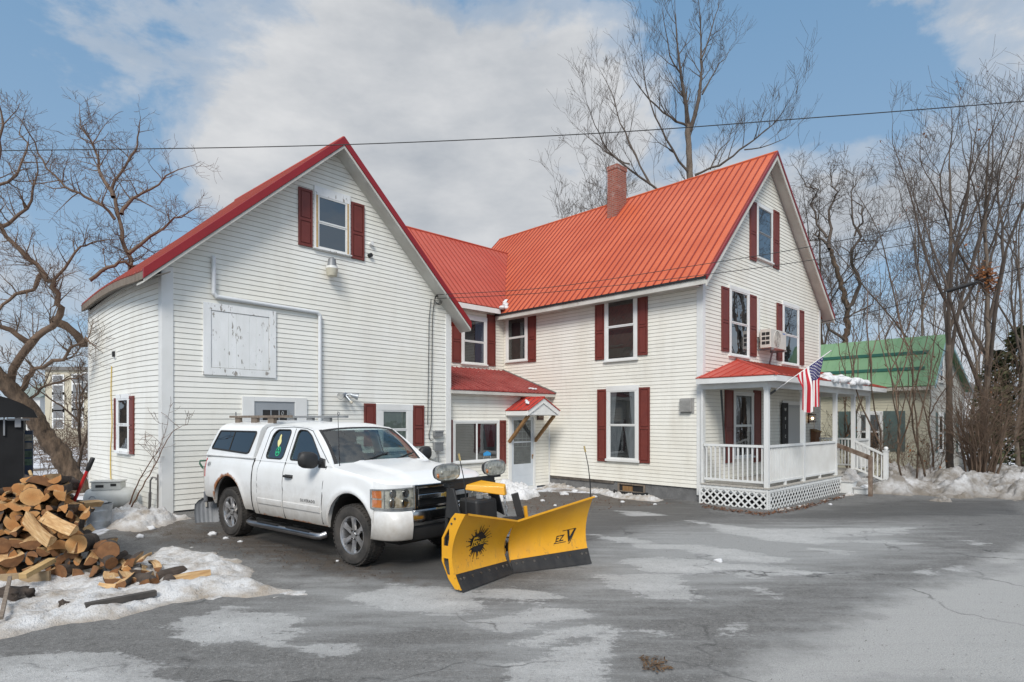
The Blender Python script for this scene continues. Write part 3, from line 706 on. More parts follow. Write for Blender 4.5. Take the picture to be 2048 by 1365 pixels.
# round window well of black plastic
wl = MB(); cu = (bu0 + bu1) / 2; ring = []
for k in range(17):
    a = math.pi * k / 16; ring.append((-.02 - .30 * math.sin(a), cu + (bu1 - bu0) * .62 * math.cos(a)))
wl.loft([[(x, y, -.4) for x, y in ring], [(x, y, -.09) for x, y in ring], [(x * .9, cu + (y - cu) * .95, -.09) for x, y in ring], [(x * .9, cu + (y - cu) * .95, -.4) for x, y in ring]], 0, False)
wl.build('window_well', BLACK, house, smooth=True)
# snow left in the valley and on the panels is added after the wing

# ---------------------------------------------------------------- porch: house > porch > its pieces
DK = 0.33; PX0, PX1, PY = -0.10, 8.05, -1.80
mb = MB()
for k in range(13):
    y0 = PY - .03 + k * (1.83 / 13); mb.box(PX0 - .03, y0, DK - .035, PX1 + .03, y0 + 1.83 / 13 - .008, DK)
mb.box(PX0, PY, DK - .20, PX1, PY + .04, DK - .037, 1); mb.box(PX0, PY + .04, DK - .20, PX0 + .04, 0, DK - .037, 1); mb.box(PX1 - .04, PY + .04, DK - .20, PX1, 0, DK - .037, 1)
porch = mb.build('porch', [mat('worn deck boards', (.46, .44, .40), (.36, .33, .29), 3, rough=.7, stretch=(1, 9, 1)), TRIM], house)
PW = mat('porch white paint', (.72, .73, .72), (.64, .64, .62), 2, rough=.45, c3=(.45, .43, .39), s3=6, lo3=.66, hi3=.85)
posts = [PX0 + .06, 2.25, 4.78, 6.46, PX1 - .06]
for x in posts:
    mb = MB(); w_ = .055; mb.box(x - w_, PY + .01, DK, x + w_, PY + .12, 2.80); mb.box(x - w_ - .012, PY, 2.74, x + w_ + .012, PY + .13, 2.80); mb.build('porch_post', PW, porch, bevel=.004)
for (x, y) in ((PX0 + .04, -.06), (PX1 - .06, -.06)):
    mb = MB(); mb.box(x - .04, y, DK, x + .06, y + .055, 2.8); mb.build('porch_post', PW, porch, bevel=.004)
mb = MB(); mb.box(PX0 - .01, PY - .005, 2.80, PX1 + .01, PY + .13, 3.02); mb.box(PX0 - .008, PY + .13, 2.80, PX0 + .11, 0, 3.02); mb.box(PX1 - .11, PY + .13, 2.80, PX1 + .008, 0, 3.02)
mb.build('beam', PW, porch, bevel=.004)
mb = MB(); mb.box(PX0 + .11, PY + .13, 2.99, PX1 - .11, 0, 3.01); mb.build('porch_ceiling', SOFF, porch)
def railing(a, b, zt, zb, n, skip=False, w=.032, name='railing'):
    a = Vector((*a, 0)); b = Vector((*b, 0)); mb = MB(); d = (b - a)
    za, zbn = (zt if hasattr(zt, '__len__') else (zt, zt)); ya, yb = (zb if hasattr(zb, '__len__') else (zb, zb))
    mb.bar(a + Vector((0, 0, za - .03)), b + Vector((0, 0, zbn - .03)), .075, .06); mb.bar(a + Vector((0, 0, ya + .03)), b + Vector((0, 0, yb + .03)), .05, .055)
    for k in range(n):
        f = (k + .5) / n; p = a + d * f; t0 = ya + (yb - ya) * f + .05; t1 = za + (zbn - za) * f - .055
        mb.bar(p + Vector((0, 0, t0)), p + Vector((0, 0, t1)), w, w, up=(1, 0, 0))
    return mb.build(name, PW, porch)
railing((PX0 + .06, -.08), (PX0 + .06, PY + .12), 1.37, .42, 13)
railing((posts[0] + .06, PY + .06), (posts[1] - .06, PY + .06), 1.37, .42, 22, w=.036)
railing((posts[1] + .06, PY + .06), (posts[2] - .06, PY + .06), 1.37, .42, 26)
railing((posts[3] + .06, PY + .06), (posts[4] - .06, PY + .06), 1.37, .42, 14)
railing((PX1 - .06, PY + .12), (PX1 - .06, -.08), 1.37, .42, 16)
for x in (1.05, 3.5):
    mb = MB(); mb.box(x - .03, PY + .03, DK, x + .03, PY + .09, .44); mb.build('railing_foot', PW, porch)
# lattice skirt
def lattice(p0, p1, z0f, z1):
    p0 = Vector(p0); p1 = Vector(p1); L = (p1 - p0).length; dr_ = (p1 - p0) / L; mb = MB(); sp_ = .185; w = .021
    nrm = Vector((dr_.y, -dr_.x, 0))
    for sgn, off in ((1, .006), (-1, .012)):
        c = -2.0
        while c < L + 2.0:
            # strip s = c + sgn*(z - z0), clipped to [0, L] x [zb, z1]
            zb = z0f; a = (c, zb); e = (c + sgn * (z1 - zb), z1)
            s0, s1 = a[0], e[0]; q0, q1 = 0.0, 1.0
            if s1 != s0:
                lo = (0 - s0) / (s1 - s0); hi = (L - s0) / (s1 - s0)
                if lo > hi: lo, hi = hi, lo
                q0 = max(q0, lo); q1 = min(q1, hi)
            if q1 - q0 > .02:
                P = lambda q: p0 + dr_ * (s0 + (s1 - s0) * q) + Vector((0, 0, zb + (z1 - zb) * q)) + nrm * off
                mb.bar(P(q0), P(q1), .006, w * 2, up=nrm.cross(P(q1) - P(q0)).normalized())
            c += sp_
    for q in (p0, p1):
        s_ = dr_ * (.045 if q == p0 else -.045)
        mb.bar(q + s_ * .5 + nrm * .016 + Vector((0, 0, z0f)), q + s_ * .5 + nrm * .016 + Vector((0, 0, z1)), .05, .012, up=nrm)
    mb.bar(p0 + nrm * .014 + Vector((0, 0, z1 - .02)), p1 + nrm * .014 + Vector((0, 0, z1 - .02)), .012, .05)
    return mb.build('lattice', PW, porch)
lattice((PX0 - .06, 0.0, 0), (PX0 - .06, PY - .03, 0), -.22, DK - .06)
lattice((PX0 - .06, PY - .03, 0), (4.95, PY - .03, 0), -.22, DK - .06)
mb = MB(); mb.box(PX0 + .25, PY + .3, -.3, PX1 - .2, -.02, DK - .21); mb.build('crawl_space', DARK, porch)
# porch roof: hipped at the near end
ex0, ex1, ey, ez, wz, hx = PX0 - .27, PX1 + .75, PY - .30, 3.10, 3.74, 1.95
mb = MB()
slope(mb, (ex0, ey, ez), (ex1, ey, ez), (ex1, -.0, wz), (hx, -.0, wz), 0.3, .025)
def tri_ribs(mb):
    e0 = Vector((ex0, .0, ez)); e1 = Vector((ex0, ey, ez)); ap = Vector((hx, .0, wz)); n = (e1 - e0).cross(ap - e0).normalized(); n = n if n.z > 0 else -n
    mb.hexa([e0 - n * .025, e1 - n * .025, ap - n * .025, ap - n * .0251, e0, e1, ap, ap + Vector((0, .001, 0))])
    k = .12
    while k < 2.0:
        f = k / -ey; a = Vector((ex0, -k, ez)); b_ = a + (ap - Vector((ex0, 0, ez))) * (1 - f)
        mb.bar(a + n * .006, b_ + n * .006, .03, .022, up=n); k += .28
tri_ribs(mb)
mb.tube([(ex0, ey, ez), (hx, -.0, wz)], .04, 8)
prf = mb.build('porch_roof', [roof_mat('porch red steel', (.42, .055, .035), (.50, .085, .06), (.3, .04, .03)), RIBM], porch)
mb = MB(); mb.box(ex0 + .02, ey + .01, ez - .17, ex1 - .02, ey + .04, ez - .03); mb.box(ex0 + .02, ey + .04, ez - .17, ex0 + .05, 0, ez - .03); mb.box(ex1 - .05, ey + .04, ez - .17, ex1 - .02, 0, ez - .03)
mb.box(ex0 + .05, ey + .04, ez - .155, ex1 - .05, PY, ez - .135); mb.box(ex0 + .05, PY, ez - .155, PX0, 0, ez - .135); mb.box(PX1, PY, ez - .155, ex1 - .05, 0, ez - .135)
mb.build('fascia', PW, porch, bevel=.004)
# steps with white newel and brown hand rail
for k in range(2):
    mb = MB(); z1_ = DK - .17 * (k + 1); y0 = PY - .36 * (k + 1); mb.box(4.95, y0 - .02, z1_ - .035, 6.5, y0 + .36, z1_, 0); mb.box(4.98, y0, -.3, 6.47, y0 + .34, z1_ - .036, 1); mb.build('step', [mat('worn step paint', (.55, .55, .54), (.4, .38, .36), 4, rough=.7), PW], porch)
mb = MB(); mb.box(6.38, PY - .92, -.05, 6.49, PY - .80, 1.02); mb.box(6.36, PY - .94, 1.02, 6.51, PY - .78, 1.05); mb.ball((6.435, PY - .86, 1.11), .065, n=7); mb.build('newel_post', PW, porch, smooth=True, angle=30)
railing((posts[3] + .0, PY), (6.435, PY - .80), (1.34, .95), (.42, .10), 7, w=.034)
BR = mat('brown painted rail', (.11, .065, .042), (.27, .215, .17), 5, rough=.8, bump=.3)
mb = MB(); hp = FM.loc(ground(1741, 993)); mb.box(hp.x - .05, hp.y - .05, -.25, hp.x + .05, hp.y + .05, .94); mb.bar((hp.x, hp.y, .90), (posts[2] + .03, PY + .02, 1.24), .05, .13); mb.build('handrail', BR, porch, bevel=.004)
# black rainwater pipe brace inside the porch
mb = MB(); mb.tube([(.25, -.4, 2.78), (1.05, -.12, .9)], .03, 8); mb.build('downpipe', mat('dark metal pipe', (.05, .055, .055), rough=.4), porch, smooth=True)

# ================================================================= connecting wing with entry
wing = thing('connecting_wing', 'white connecting wing with shed roofed entry between barn and farmhouse', 'house wing', FM.wor(0, 0), FM.a)
CY, CE, CRY, CRZ, WX0 = 7.73, 5.80, 10.45, 8.62, -4.6
fC = Face(FM, 'front', CY); fE = Face(FM, 'front', 5.5)
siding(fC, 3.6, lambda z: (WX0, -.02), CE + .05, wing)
mb = MB(); slc = (CRZ - CE) / (CRY - CY)
slope(mb, (WX0 + .02, CY - .30, CE + .10), (HAX - .5, CY - .30, CE + .10), (HAX - .5, CRY, CE + .10 + slc * (CRY - CY + .3)), (WX0 + .02, CRY, CE + .10 + slc * (CRY - CY + .3)), .23)
zrc = CE + .10 + slc * (CRY - CY + .3)
mb.poly([(WX0, CRY, zrc - .01), (HAX - .5, CRY, zrc - .01), (HAX - .5, CRY + 3.1, CE), (WX0, CRY + 3.1, CE)])
mb.tube([(WX0, CRY, zrc), (HAX - .5, CRY, zrc)], .045, 8)
# clip the part of this roof that would run inside the farmhouse roof: the two planes simply meet in a valley
wroof = mb.build('roof', [roof_mat('wing red steel', (.40, .058, .034), (.45, .08, .048), (.42, .17, .12)), RIBM], wing)
mb = MB(); mb.box(WX0, CY - .31, CE - .10, -.44, CY - .28, CE + .065); mb.box(WX0, CY - .28, CE - .07, -.44, CY + .02, CE - .05, 1); mb.build('fascia', [TRIM, SOFF], wing)
win(fC, wing, (921.5, 629, 972.5, 729), (903, 629, 921, 725), (973.2, 629, 989.5, 732), curtain=[(.55, 1, 0, 1, -1)], cmat=mat('blue grey curtain', (.12, .14, .2), (.06, .07, .1), 6, stretch=(9, 9, .4), rough=.9))
# entry: shed-roofed vestibule
EX0 = -4.33
siding(fE, -.14, lambda z: (EX0, -.02), 2.83, wing)
mb = MB(); mb.poly([(EX0, 5.5, -.2), (EX0, CY, -.2), (EX0, CY, 3.6), (EX0, 5.5, 2.8)]); mb.build('wall', SID, wing, recalc=False)
mb = fE.mb(); mb.box(-.07, .0, -.16, -.018, .022, 2.8); mb.build('corner_board', TRIM, wing)
mb = MB(); slope(mb, (EX0, 5.22, 2.86), (-.02, 5.22, 2.86), (-.02, CY, 3.76), (EX0, CY, 3.76), .19, .025, rib=.022, ribw=.05)
mb.build('entry_roof', [ROOFD, RIBD], wing)
mb = MB(); mb.bar((-.035, 5.20, 2.885), (-.035, CY, 3.785), .05, .04); mb.build('roof_trim', mat('grey flashing', (.2, .18, .17)), wing)
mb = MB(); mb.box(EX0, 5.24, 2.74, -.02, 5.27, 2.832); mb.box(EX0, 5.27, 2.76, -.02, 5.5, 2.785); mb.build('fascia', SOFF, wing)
r_ = fE.rect(904, 841, 997, 929)
window(fE, wing, *r_, cw=.055, hw=.055, sh=.05, slide=True, rail=.5, curtain=[(.5, .60, .35, 1, -1), (.66, .98, .35, 1, .6)], cmat=CURTR, pane=glass('picture window glass', (.5, .53, .55), .16, .01, .02), back=mat('room seen through glass', (.10, .10, .10), (.06, .055, .055), 1.5, rough=.9))
shutter(fE, wing, *fE.rect(997.6, 841, 1010.3, 929.5)); shutter(fE, wing, *fE.rect(894.5, 840, 903.6, 925))
# sticker in the picture window: blue band over a clear shield
sa = fE.hit(973, 915); mb = fE.mb()
mb.poly([(sa[0] - .15, .030, sa[1] + .05), (sa[0] + .15, .030, sa[1] + .05), (sa[0] + .15, .030, sa[1] + .13), (sa[0], .030, sa[1] + .19), (sa[0] - .15, .030, sa[1] + .13)], 0)
sh_ = [(-.14, .03), (.14, .03), (.13, -.12), (.07, -.2), (0, -.23), (-.07, -.2), (-.13, -.12)]
for a_, b_ in zip(sh_, sh_[1:] + sh_[:1]): mb.bar((sa[0] + a_[0], .030, sa[1] + a_[1]), (sa[0] + b_[0], .030, sa[1] + b_[1]), .004, .012, 1, up=(0, 1, 0))
mb.box(sa[0] - .1, .0295, sa[1] - .07, sa[0] + .1, .0305, sa[1] - .04, 1)
mb.build('window_sticker', [mat('sticker blue', (.04, .30, .62), rough=.4), mat('sticker white', (.5, .52, .54), rough=.4)], wing)
# storm door
a0, dtop = fE.hit(1016, 826); a1, _ = fE.hit(1069, 826); db = -.12
mb = fE.mb(); cw = .12; mb.box(a0, 0, db, a0 + cw, .05, dtop); mb.box(a1 - cw * .8, 0, db, a1, .05, dtop); mb.box(a0 + cw, 0, dtop - .13, a1 - cw * .8, .05, dtop); mb.box(a0 - .02, 0, db - .10, a1 + .02, .09, db, 0); mb.build('door_frame', TRIM, wing, bevel=.004)
d0, d1, dz0, dz1 = a0 + cw, a1 - cw * .8, db + .005, dtop - .13; W_ = d1 - d0
DOORW = mat('pale blue white door', (.56, .60, .64), (.50, .54, .58), 2, rough=.4)
g0, g1, gz0, gz1 = d0 + .10, d1 - .10, dz0 + .72, dz1 - .10
mb = fE.mb(); mb.box(d0, .005, dz0, d1, .03, gz0); mb.box(d0, .005, gz0, g0, .03, dz1); mb.box(g1, .005, gz0, d1, .03, dz1); mb.box(g0, .005, gz1, g1, .03, dz1)
for (p0, p1) in ((.08, .30), (.36, .62)):
    mb.box(d0 + .12, .029, dz0 + p0, d1 - .12, .034, dz0 + p1)
sd_ = mb.build('door', DOORW, wing, bevel=.003)
mb = fE.mb(); mb.poly([(g0, .0172, gz0), (g1, .0172, gz0), (g1, .0172, gz1), (g0, .0172, gz1)]); mb.build('inner_door', mat('inner door grey', (.17, .18, .18), (.10, .10, .10), 4, rough=.6), sd_, recalc=False)
mb = fE.mb(); mu = (g0 + g1) / 2
for k in range(1, 4):
    x = g0 + (g1 - g0) * k / 4; mb.box(x - .008, .0175, gz0 + .55, x + .008, .021, gz1 - .08)
for z in (gz0 + .55, gz0 + .8, gz1 - .35): mb.box(g0 + .05, .0176, z - .008, g1 - .05, .0215, z + .008)
for k in range(8):
    t0, t1 = math.pi * k / 8, math.pi * (k + 1) / 8; rr = (g1 - g0) * .38
    mb.bar((mu + rr * math.cos(t0), .020, gz1 - .32 + rr * .8 * math.sin(t0)), (mu + rr * math.cos(t1), .020, gz1 - .32 + rr * .8 * math.sin(t1)), .006, .016, up=(0, 1, 0))
mb.build('grille', mat('pale grille', (.34, .35, .35)), sd_)
mb = fE.mb(); mb.box(g0, .020, (gz0 + gz1) / 2 - .02, g1, .032, (gz0 + gz1) / 2 + .02); mb.build('cross_rail', DOORW, sd_)
mb = fE.mb(); mb.poly([(g0, .0265, gz0), (g1, .0265, gz0), (g1, .0265, gz1), (g0, .0265, gz1)]); mb.build('pane', PANE, sd_, recalc=False)
mb = fE.mb(); mb.ball((d1 - .05, .055, dz0 + .98), .028, n=5); mb.box(d1 - .06, .03, dz0 + .86, d1 - .04, .05, dz0 + .975); mb.build('handle', mat('brass', (.35, .2, .08), rough=.35, metal=.8), sd_, smooth=True)
# canopy on wooden braces
cy0 = 5.5 - .98
cl_ = FM.hit(1056, 830, 1, cy0); ca_ = FM.hit(1090, 795, 1, cy0); cr_ = FM.hit(1119, 823, 1, cy0)
cx0, cx1, cxm, cze, cza = cl_.x - .02, cr_.x + .02, (cl_.x + cr_.x) / 2 - .02, 2.18, 2.56
cze = (FM.hit(1055, 816, 1, cy0).z + cr_.z) / 2 - .02; cza = ca_.z
mb = MB(); slope(mb, (cx0, cy0 - .03, cze), (cx0, 5.5, cze), (cxm, 5.5, cza), (cxm, cy0 - .03, cza), .24, .02, start=.1)
slope(mb, (cx1, cy0 - .03, cze), (cx1, 5.5, cze), (cxm, 5.5, cza - .001), (cxm, cy0 - .03, cza - .001), .24, .02, start=.1)
mb.tube([(cxm, cy0 - .03, cza), (cxm, 5.5, cza)], .03, 8)
can = mb.build('canopy', [ROOFC, RIBD], wing)
mb = MB(); rake_board(mb, (cx0 + .01, cze - .012), (cxm, cza - .022), .16, cy0, cy0 + .03); rake_board(mb, (cxm, cza - .022), (cx1 - .01, cze - .012), .16, cy0 + .001, cy0 + .031)
mb.poly([(cx0 + .1, cy0 + .036, cze - .14), (cx1 - .1, cy0 + .036, cze - .14), (cxm, cy0 + .036, cza - .1)])
mb.box(cx0 + .02, cy0 + .04, cze - .16, cx0 + .05, 5.48, cze - .03); mb.box(cx1 - .05, cy0 + .04, cze - .16, cx1 - .02, 5.48, cze - .03); mb.box(cx0 + .05, cy0 + .04, cze - .15, cx1 - .05, 5.48, cze - .13)
mb.build('fascia', TRIM, can)
for x in (cx0 + .16, cx1 - .14):
    mb = MB(); mb.bar((x, cy0 + .12, cze - .16), (x, 5.47, cze - .98), .09, .09); mb.build('brace', WOODT, can, bevel=.004)

# ================================================================= barn
barn = thing('barn', 'white clapboard barn with red metal gable roof and boarded up loft hatch', 'barn', FB.wor(0, 0), FB.a)
BW, BL, BE, BAX, BAZ = 7.30, 5.34, 4.96, 3.69, 8.36
fb = Face(FB, 'front', 0.0); fl = Face(FB, 'left', 0.0); fr_ = Face(FB, 'right', BW); fk = Face(FB, 'back', BL)
extb = gable_ext(BW, BE, BAX, BAZ)
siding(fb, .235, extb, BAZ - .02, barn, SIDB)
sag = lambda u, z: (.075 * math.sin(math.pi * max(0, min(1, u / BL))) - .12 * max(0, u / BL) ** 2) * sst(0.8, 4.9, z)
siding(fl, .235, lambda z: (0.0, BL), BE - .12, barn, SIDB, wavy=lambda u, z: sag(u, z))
mb = fr_.mb(); mb.poly([(0, 0, .1), (BL, 0, .1), (BL, 0, BE), (0, 0, BE)]); mb.build('wall', SIDB, barn, recalc=False)
mb = fk.mb(); mb.poly([(0, 0, .1), (BW, 0, .1), (BW, 0, BE), (BAX, 0, BAZ), (0, 0, BE)]); mb.build('wall', SIDB, barn, recalc=False)
mb = MB(); mb.box(.03, .03, -.4, BW - .03, BL - .03, .24); mb.build('foundation', CONC, barn)
mb = fb.mb(); mb.box(-.022, 0, .20, .19, .03, BE - .02); mb.build('corner_board', TRIM, barn, bevel=.005)
mb = fl.mb(); mb.box(.0, 0, .20, .14, .022, BE - .02); mb.build('corner_board', TRIM, barn, bevel=.005)
mb = fl.mb(); mb.box(BL - .10, 0, .20, BL + .02, .022, BE - .05); mb.build('corner_board', TRIM, barn, bevel=.005)
mb = fb.mb(); mb.box(BW - .17, 0, .15, BW + .022, .03, BE - .02); mb.build('corner_board', TRIM, barn, bevel=.005)
mb = fl.mb(); mb.box(.12, .002, .12, .19, .03, .95); mb.build('rotten_board', mat('rotten wood', (.10, .085, .07), (.22, .2, .18), 9, rough=.9, bump=.6), barn)
BO, BR_ = .42, .40; bsl = (BAZ - BE) / BAX; bsr = (BAZ - BE) / (BW - BAX); bz = BAZ + .16; beL = bz - bsl * (BAX + BO); beR = bz - bsr * (BW - BAX + BO)
mb = MB()
N = 8
tap = lambda y: .27 * max(0, y / BL) ** .8
for k in range(N):    # left slope sags between its ends
    y0, y1 = -BR_ + (BL + BR_ + .15) * k / N, -BR_ + (BL + BR_ + .15) * (k + 1) / N
    s0, s1 = sag(max(y0, 0), 4.9), sag(max(0, y1), 4.9); o0, o1 = tap(y0), tap(y1)
    slope(mb, (-BO + o0, y0, beL + s0 + o0 * bsl), (-BO + o1, y1, beL + s1 + o1 * bsl), (BAX, y1, bz), (BAX, y0, bz), .23, start=.1)
slope(mb, (BW + BO, -BR_, beR), (BW + BO, BL + .15, beR), (BAX, BL + .15, bz - .001), (BAX, -BR_, bz - .001), .23)
mb.tube([(BAX, -BR_, bz), (BAX, BL + .15, bz)], .045, 8)
mb.build('roof', [ROOFB, RIBM], barn)
mb = MB()
rake_board(mb, (-BO - .015, beL + .02), (BAX, bz + .035), .19, -BR_ - .03, -BR_ + .03); rake_board(mb, (BAX, bz + .035), (BW + BO + .015, beR + .02), .19, -BR_ - .029, -BR_ + .03)
mb.build('rake_trim', mat('bright red metal trim', (.27, .014, .018), (.23, .012, .015), 2, rough=.38), barn, bevel=.005)
mb = MB()
for (x0, z0, x1, z1) in ((-BO, beL, BAX, bz), (BAX, bz, BW + BO, beR)):
    mb.hexa([(x0, -BR_ + .03, z0 - .24), (x1, -BR_ + .03, z1 - .24), (x1, .03, z1 - .24), (x0, .03, z0 - .24), (x0, -BR_ + .03, z0 - .21), (x1, -BR_ + .03, z1 - .21), (x1, .03, z1 - .21), (x0, .03, z0 - .21)])
    rake_board(mb, (x0, z0 - .165), (x1, z1 - .165), .07, -BR_ - .01, -BR_ + .03)
mb.box(BW + .01, .03, BE - .16, BW + BO - .02, BL, BE - .13)
mb.build('soffit', SOFF, barn)
mb = MB()
for k in range(N):
    y0, y1 = -BR_ + (BL + BR_) * k / N, -BR_ + (BL + BR_) * (k + 1) / N; s0, s1 = sag(max(0, y0), 4.9) + tap(y0) * bsl, sag(max(0, y1), 4.9) + tap(y1) * bsl; o0, o1 = tap(y0), tap(y1)
    mb.hexa([(-BO + o0 - .01, y0, beL - .17 + s0), (-BO + o0 + .02, y0, beL - .17 + s0), (-BO + o1 + .02, y1, beL - .17 + s1), (-BO + o1 - .01, y1, beL - .17 + s1), (-BO + o0 - .01, y0, beL - .035 + s0), (-BO + o0 + .02, y0, beL - .035 + s0), (-BO + o1 + .02, y1, beL - .035 + s1), (-BO + o1 - .01, y1, beL - .035 + s1)])
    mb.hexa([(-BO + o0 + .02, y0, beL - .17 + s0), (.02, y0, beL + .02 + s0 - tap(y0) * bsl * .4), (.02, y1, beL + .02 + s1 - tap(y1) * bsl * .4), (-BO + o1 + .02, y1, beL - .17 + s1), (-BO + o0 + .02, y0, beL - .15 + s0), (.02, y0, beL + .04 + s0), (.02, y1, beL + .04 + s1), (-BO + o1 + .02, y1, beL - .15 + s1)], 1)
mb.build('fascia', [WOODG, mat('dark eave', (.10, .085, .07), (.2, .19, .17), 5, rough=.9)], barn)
# loft window
win(fb, barn, (627, 372, 698.5, 498), (595.5, 374, 623.5, 490), (701.5, 404, 727, 517), cw=.085, hw=.20, sh=.03, trim=OLDP, pane=glass('loft glass', (.25, .28, .3), .22, .01, .02))
r_ = fb.rect(627, 372, 698.5, 498); 
for q_ in (r_[0] + .04, r_[1] - .085):
    mb = fb.mb(); mb.box(q_, .05, r_[2] + .03, q_ + .045, .053, r_[3] - .2); mb.build('bare_wood_strip', WOODN, barn)
# boarded hatch
h0, h1, hz0, hz1 = fb.rect(405, 604, 550.5, 749.5)
mb = fb.mb(); e = .15
mb.box(h0, 0, hz0, h0 + e, .045, hz1); mb.box(h1 - e, 0, hz0, h1, .045, hz1); mb.box(h0 + e, 0, hz1 - e, h1 - e, .044, hz1); mb.box(h0 + e, 0, hz0, h1 - e, .044, hz0 + e)
ht = mb.build('loft_hatch', OLDP, barn, bevel=.005)
mb = fb.mb(); u = h0 + e + .008; wds = [.32, .155, .25, .14, .14, .12]; tot = sum(wds); sc_ = (h1 - h0 - 2 * e - .016) / tot
for k, w in enumerate(wds):
    mb.box(u + .0012, 0, hz0 + e + .008, u + w * sc_ - .0012, .030 + .0012 * (k % 3), hz1 - e - .008); u += w * sc_
mb.build('hatch_board', OLDP, ht, bevel=.003)
mb = fb.mb(); mb.poly([(h0 + e, .019, hz0 + e), (h1 - e, .019, hz0 + e), (h1 - e, .019, hz1 - e), (h0 + e, .019, hz1 - e)]); mb.build('hatch_gap', WOODG, ht, recalc=False)
# door (only its top shows above the truck)
d0, dzt = fb.hit(483, 793); d1, _ = fb.hit(612, 800); l0, _ = fb.hit(507, 803); l1, _ = fb.hit(588, 806)
mb = fb.mb(); mb.box(d0, 0, .3, l0, .05, dzt); mb.box(l1, 0, .3, d1, .05, dzt); mb.box(l0, 0, dzt - .10, l1, .05, dzt); mb.build('door_frame', TRIM, barn, bevel=.005)
mb = fb.mb(); mb.box(l0, .004, .3, l1, .03, dzt - .1); bd = mb.build('door', mat('grey barn door', (.30, .32, .34), (.27, .285, .3), 2, rough=.4), barn)
mb = fb.mb(); q0, q1 = l0 + .18, l1 - .18; zt = dzt - .28
mb.box(q0, .03, zt - .45, q1, .034, zt); mb.build('pane', DARK, bd)
mb = fb.mb(); mb.box(q0 - .03, .031, zt, q1 + .03, .045, zt + .03); mb.box(q0 - .03, .031, zt - .48, q0, .045, zt); mb.box(q1, .031, zt - .48, q1 + .03, .045, zt)
for k in (1, 2): x = q0 + (q1 - q0) * k / 3; mb.box(x - .01, .031, zt - .45, x + .01, .04, zt)
mb.build('muntin', bd.data.materials[0], bd)
# window with blind
win(fb, barn, (751, 808, 823.5, 905), (727, 807, 749.8, 893), (825, 811, 846.5, 893), cw=.17, hw=.16, sh=.06, curtain=[(0, 1, 0, 1, -1)], cmat=BLIND)
# side window
win(fl, barn, (237, 790, 262.5, 906), (232, 797, 239.5, 900), (259.5, 793, 270.5, 908), cw=.10, hw=.10, sh=.06, trim=OLDP, sash=OLDP)
# drain pipe
P = [fb.hit(*p) for p in ((425, 517), (427, 594), (637, 627), (637, 850))]
mb = fb.mb(); mb.tube([(P[0][0], .015, P[0][1]), (P[0][0], .06, P[0][1])], .045, 10)
pts = [(P[0][0], .06, P[0][1] + .02), (P[0][0], .06, P[1][1] + .06), (P[0][0] + .06, .06, P[1][1]), (P[2][0] - .06, .06, P[2][1]), (P[2][0], .06, P[2][1] - .06), (P[2][0], .06, .9)]
for a_, b_ in zip(pts, pts[1:]): mb.tube([a_, b_], .043, 10)
for p in pts[1:-1]: mb.ball(p, .045, n=5)
mb.build('drain_pipe', mat('white pvc pipe', (.68, .70, .72), (.6, .62, .63), 3, rough=.35), barn, smooth=True)
# outlet box and vent stubs
v0 = fl.hit(232, 709); mb = fl.mb(); mb.box(v0[0] - .08, 0, v0[1] - .1, v0[0] + .08, .03, v0[1] + .1); mb.box(v0[0] - .05, .03, v0[1] - .06, v0[0] + .04, .07, v0[1] + .06, 1); mb.build('outlet_box', [TRIM, BLACK], barn)
for (px, py, mt) in ((740, 489, TRIM), (738, 512, BLACK)):
    v0 = fb.hit(px, py); mb = fb.mb(); mb.tube([(v0[0], 0, v0[1]), (v0[0] + .01, .09, v0[1] + .01)], [.055, .05], 12); mb.build('vent_stub', [mt], barn, smooth=True)

# ================================================================= neighbour's house
FN = Frame(*FM.wor(12.0, -2.67).xy, 44.0)
nb = thing('neighbour_house', 'cream clapboard house with pale green metal roof behind the porch', 'house', (FN.o.x, FN.o.y, -.1), FN.a)
fn = Face(FN, 'front', 0.0); fnl = Face(FN, 'left', 0.0)
NW, NL, NE, NZ, NR = 6.6, 12.0, 3.62, 5.45, 1.8
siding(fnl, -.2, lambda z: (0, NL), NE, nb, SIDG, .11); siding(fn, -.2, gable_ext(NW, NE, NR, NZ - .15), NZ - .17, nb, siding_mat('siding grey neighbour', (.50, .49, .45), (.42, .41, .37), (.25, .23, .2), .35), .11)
mb = MB(); slope(mb, (-.35, -.25, NE - .25), (-.35, NL, NE - .25), (NR, NL, NZ), (NR, -.25, NZ), .4, .03); slope(mb, (NW + .35, -.25, NE - .25), (NW + .35, NL, NE - .25), (NR, NL, NZ - .001), (NR, -.25, NZ - .001), .4, .03)
nr = mb.build('roof', [ROOFG, RIBG], nb)
for f in (.30, .62):
    mb = MB(); x = -.35 + (NR + .35) * f; z = NE - .25 + (NZ - NE + .25) * f; mb.bar((x, .2, z + .07), (x, NL, z + .07), .06, .12); mb.build('snow_guard', GREEND, nr)
mb = MB(); x = NR + .1; mb.box(x - .35, 5.0, NZ - .4, x + .35, 5.9, NZ + .42); mb.build('chimney', MATS['brick'], nr)
mb = MB(); rake_board(mb, (-.36, NE - .24), (NR, NZ + .01), .12, -.28, -.24); rake_board(mb, (NR, NZ + .01), (NW + .36, NE - .24), .12, -.279, -.24); mb.build('rake_trim', mat('pale teal trim', (.22, .36, .38), rough=.5), nb)
mb = MB(); mb.box(-.36, -.2, NE - .42, -.32, NL, NE - .29); mb.box(-.32, -.2, NE - .40, .02, NL, NE - .38); mb.build('fascia', [mat('neighbour fascia', (.45, .42, .36))], nb)
mb = fn.mb(); mb.box(-.02, 0, -.2, .14, .024, NE - .3); mb.build('corner_board', mat('cream trim', (.58, .56, .47)), nb)
GS = mat('grey green shutter', (.12, .17, .16), (.09, .13, .125), 4, rough=.6)
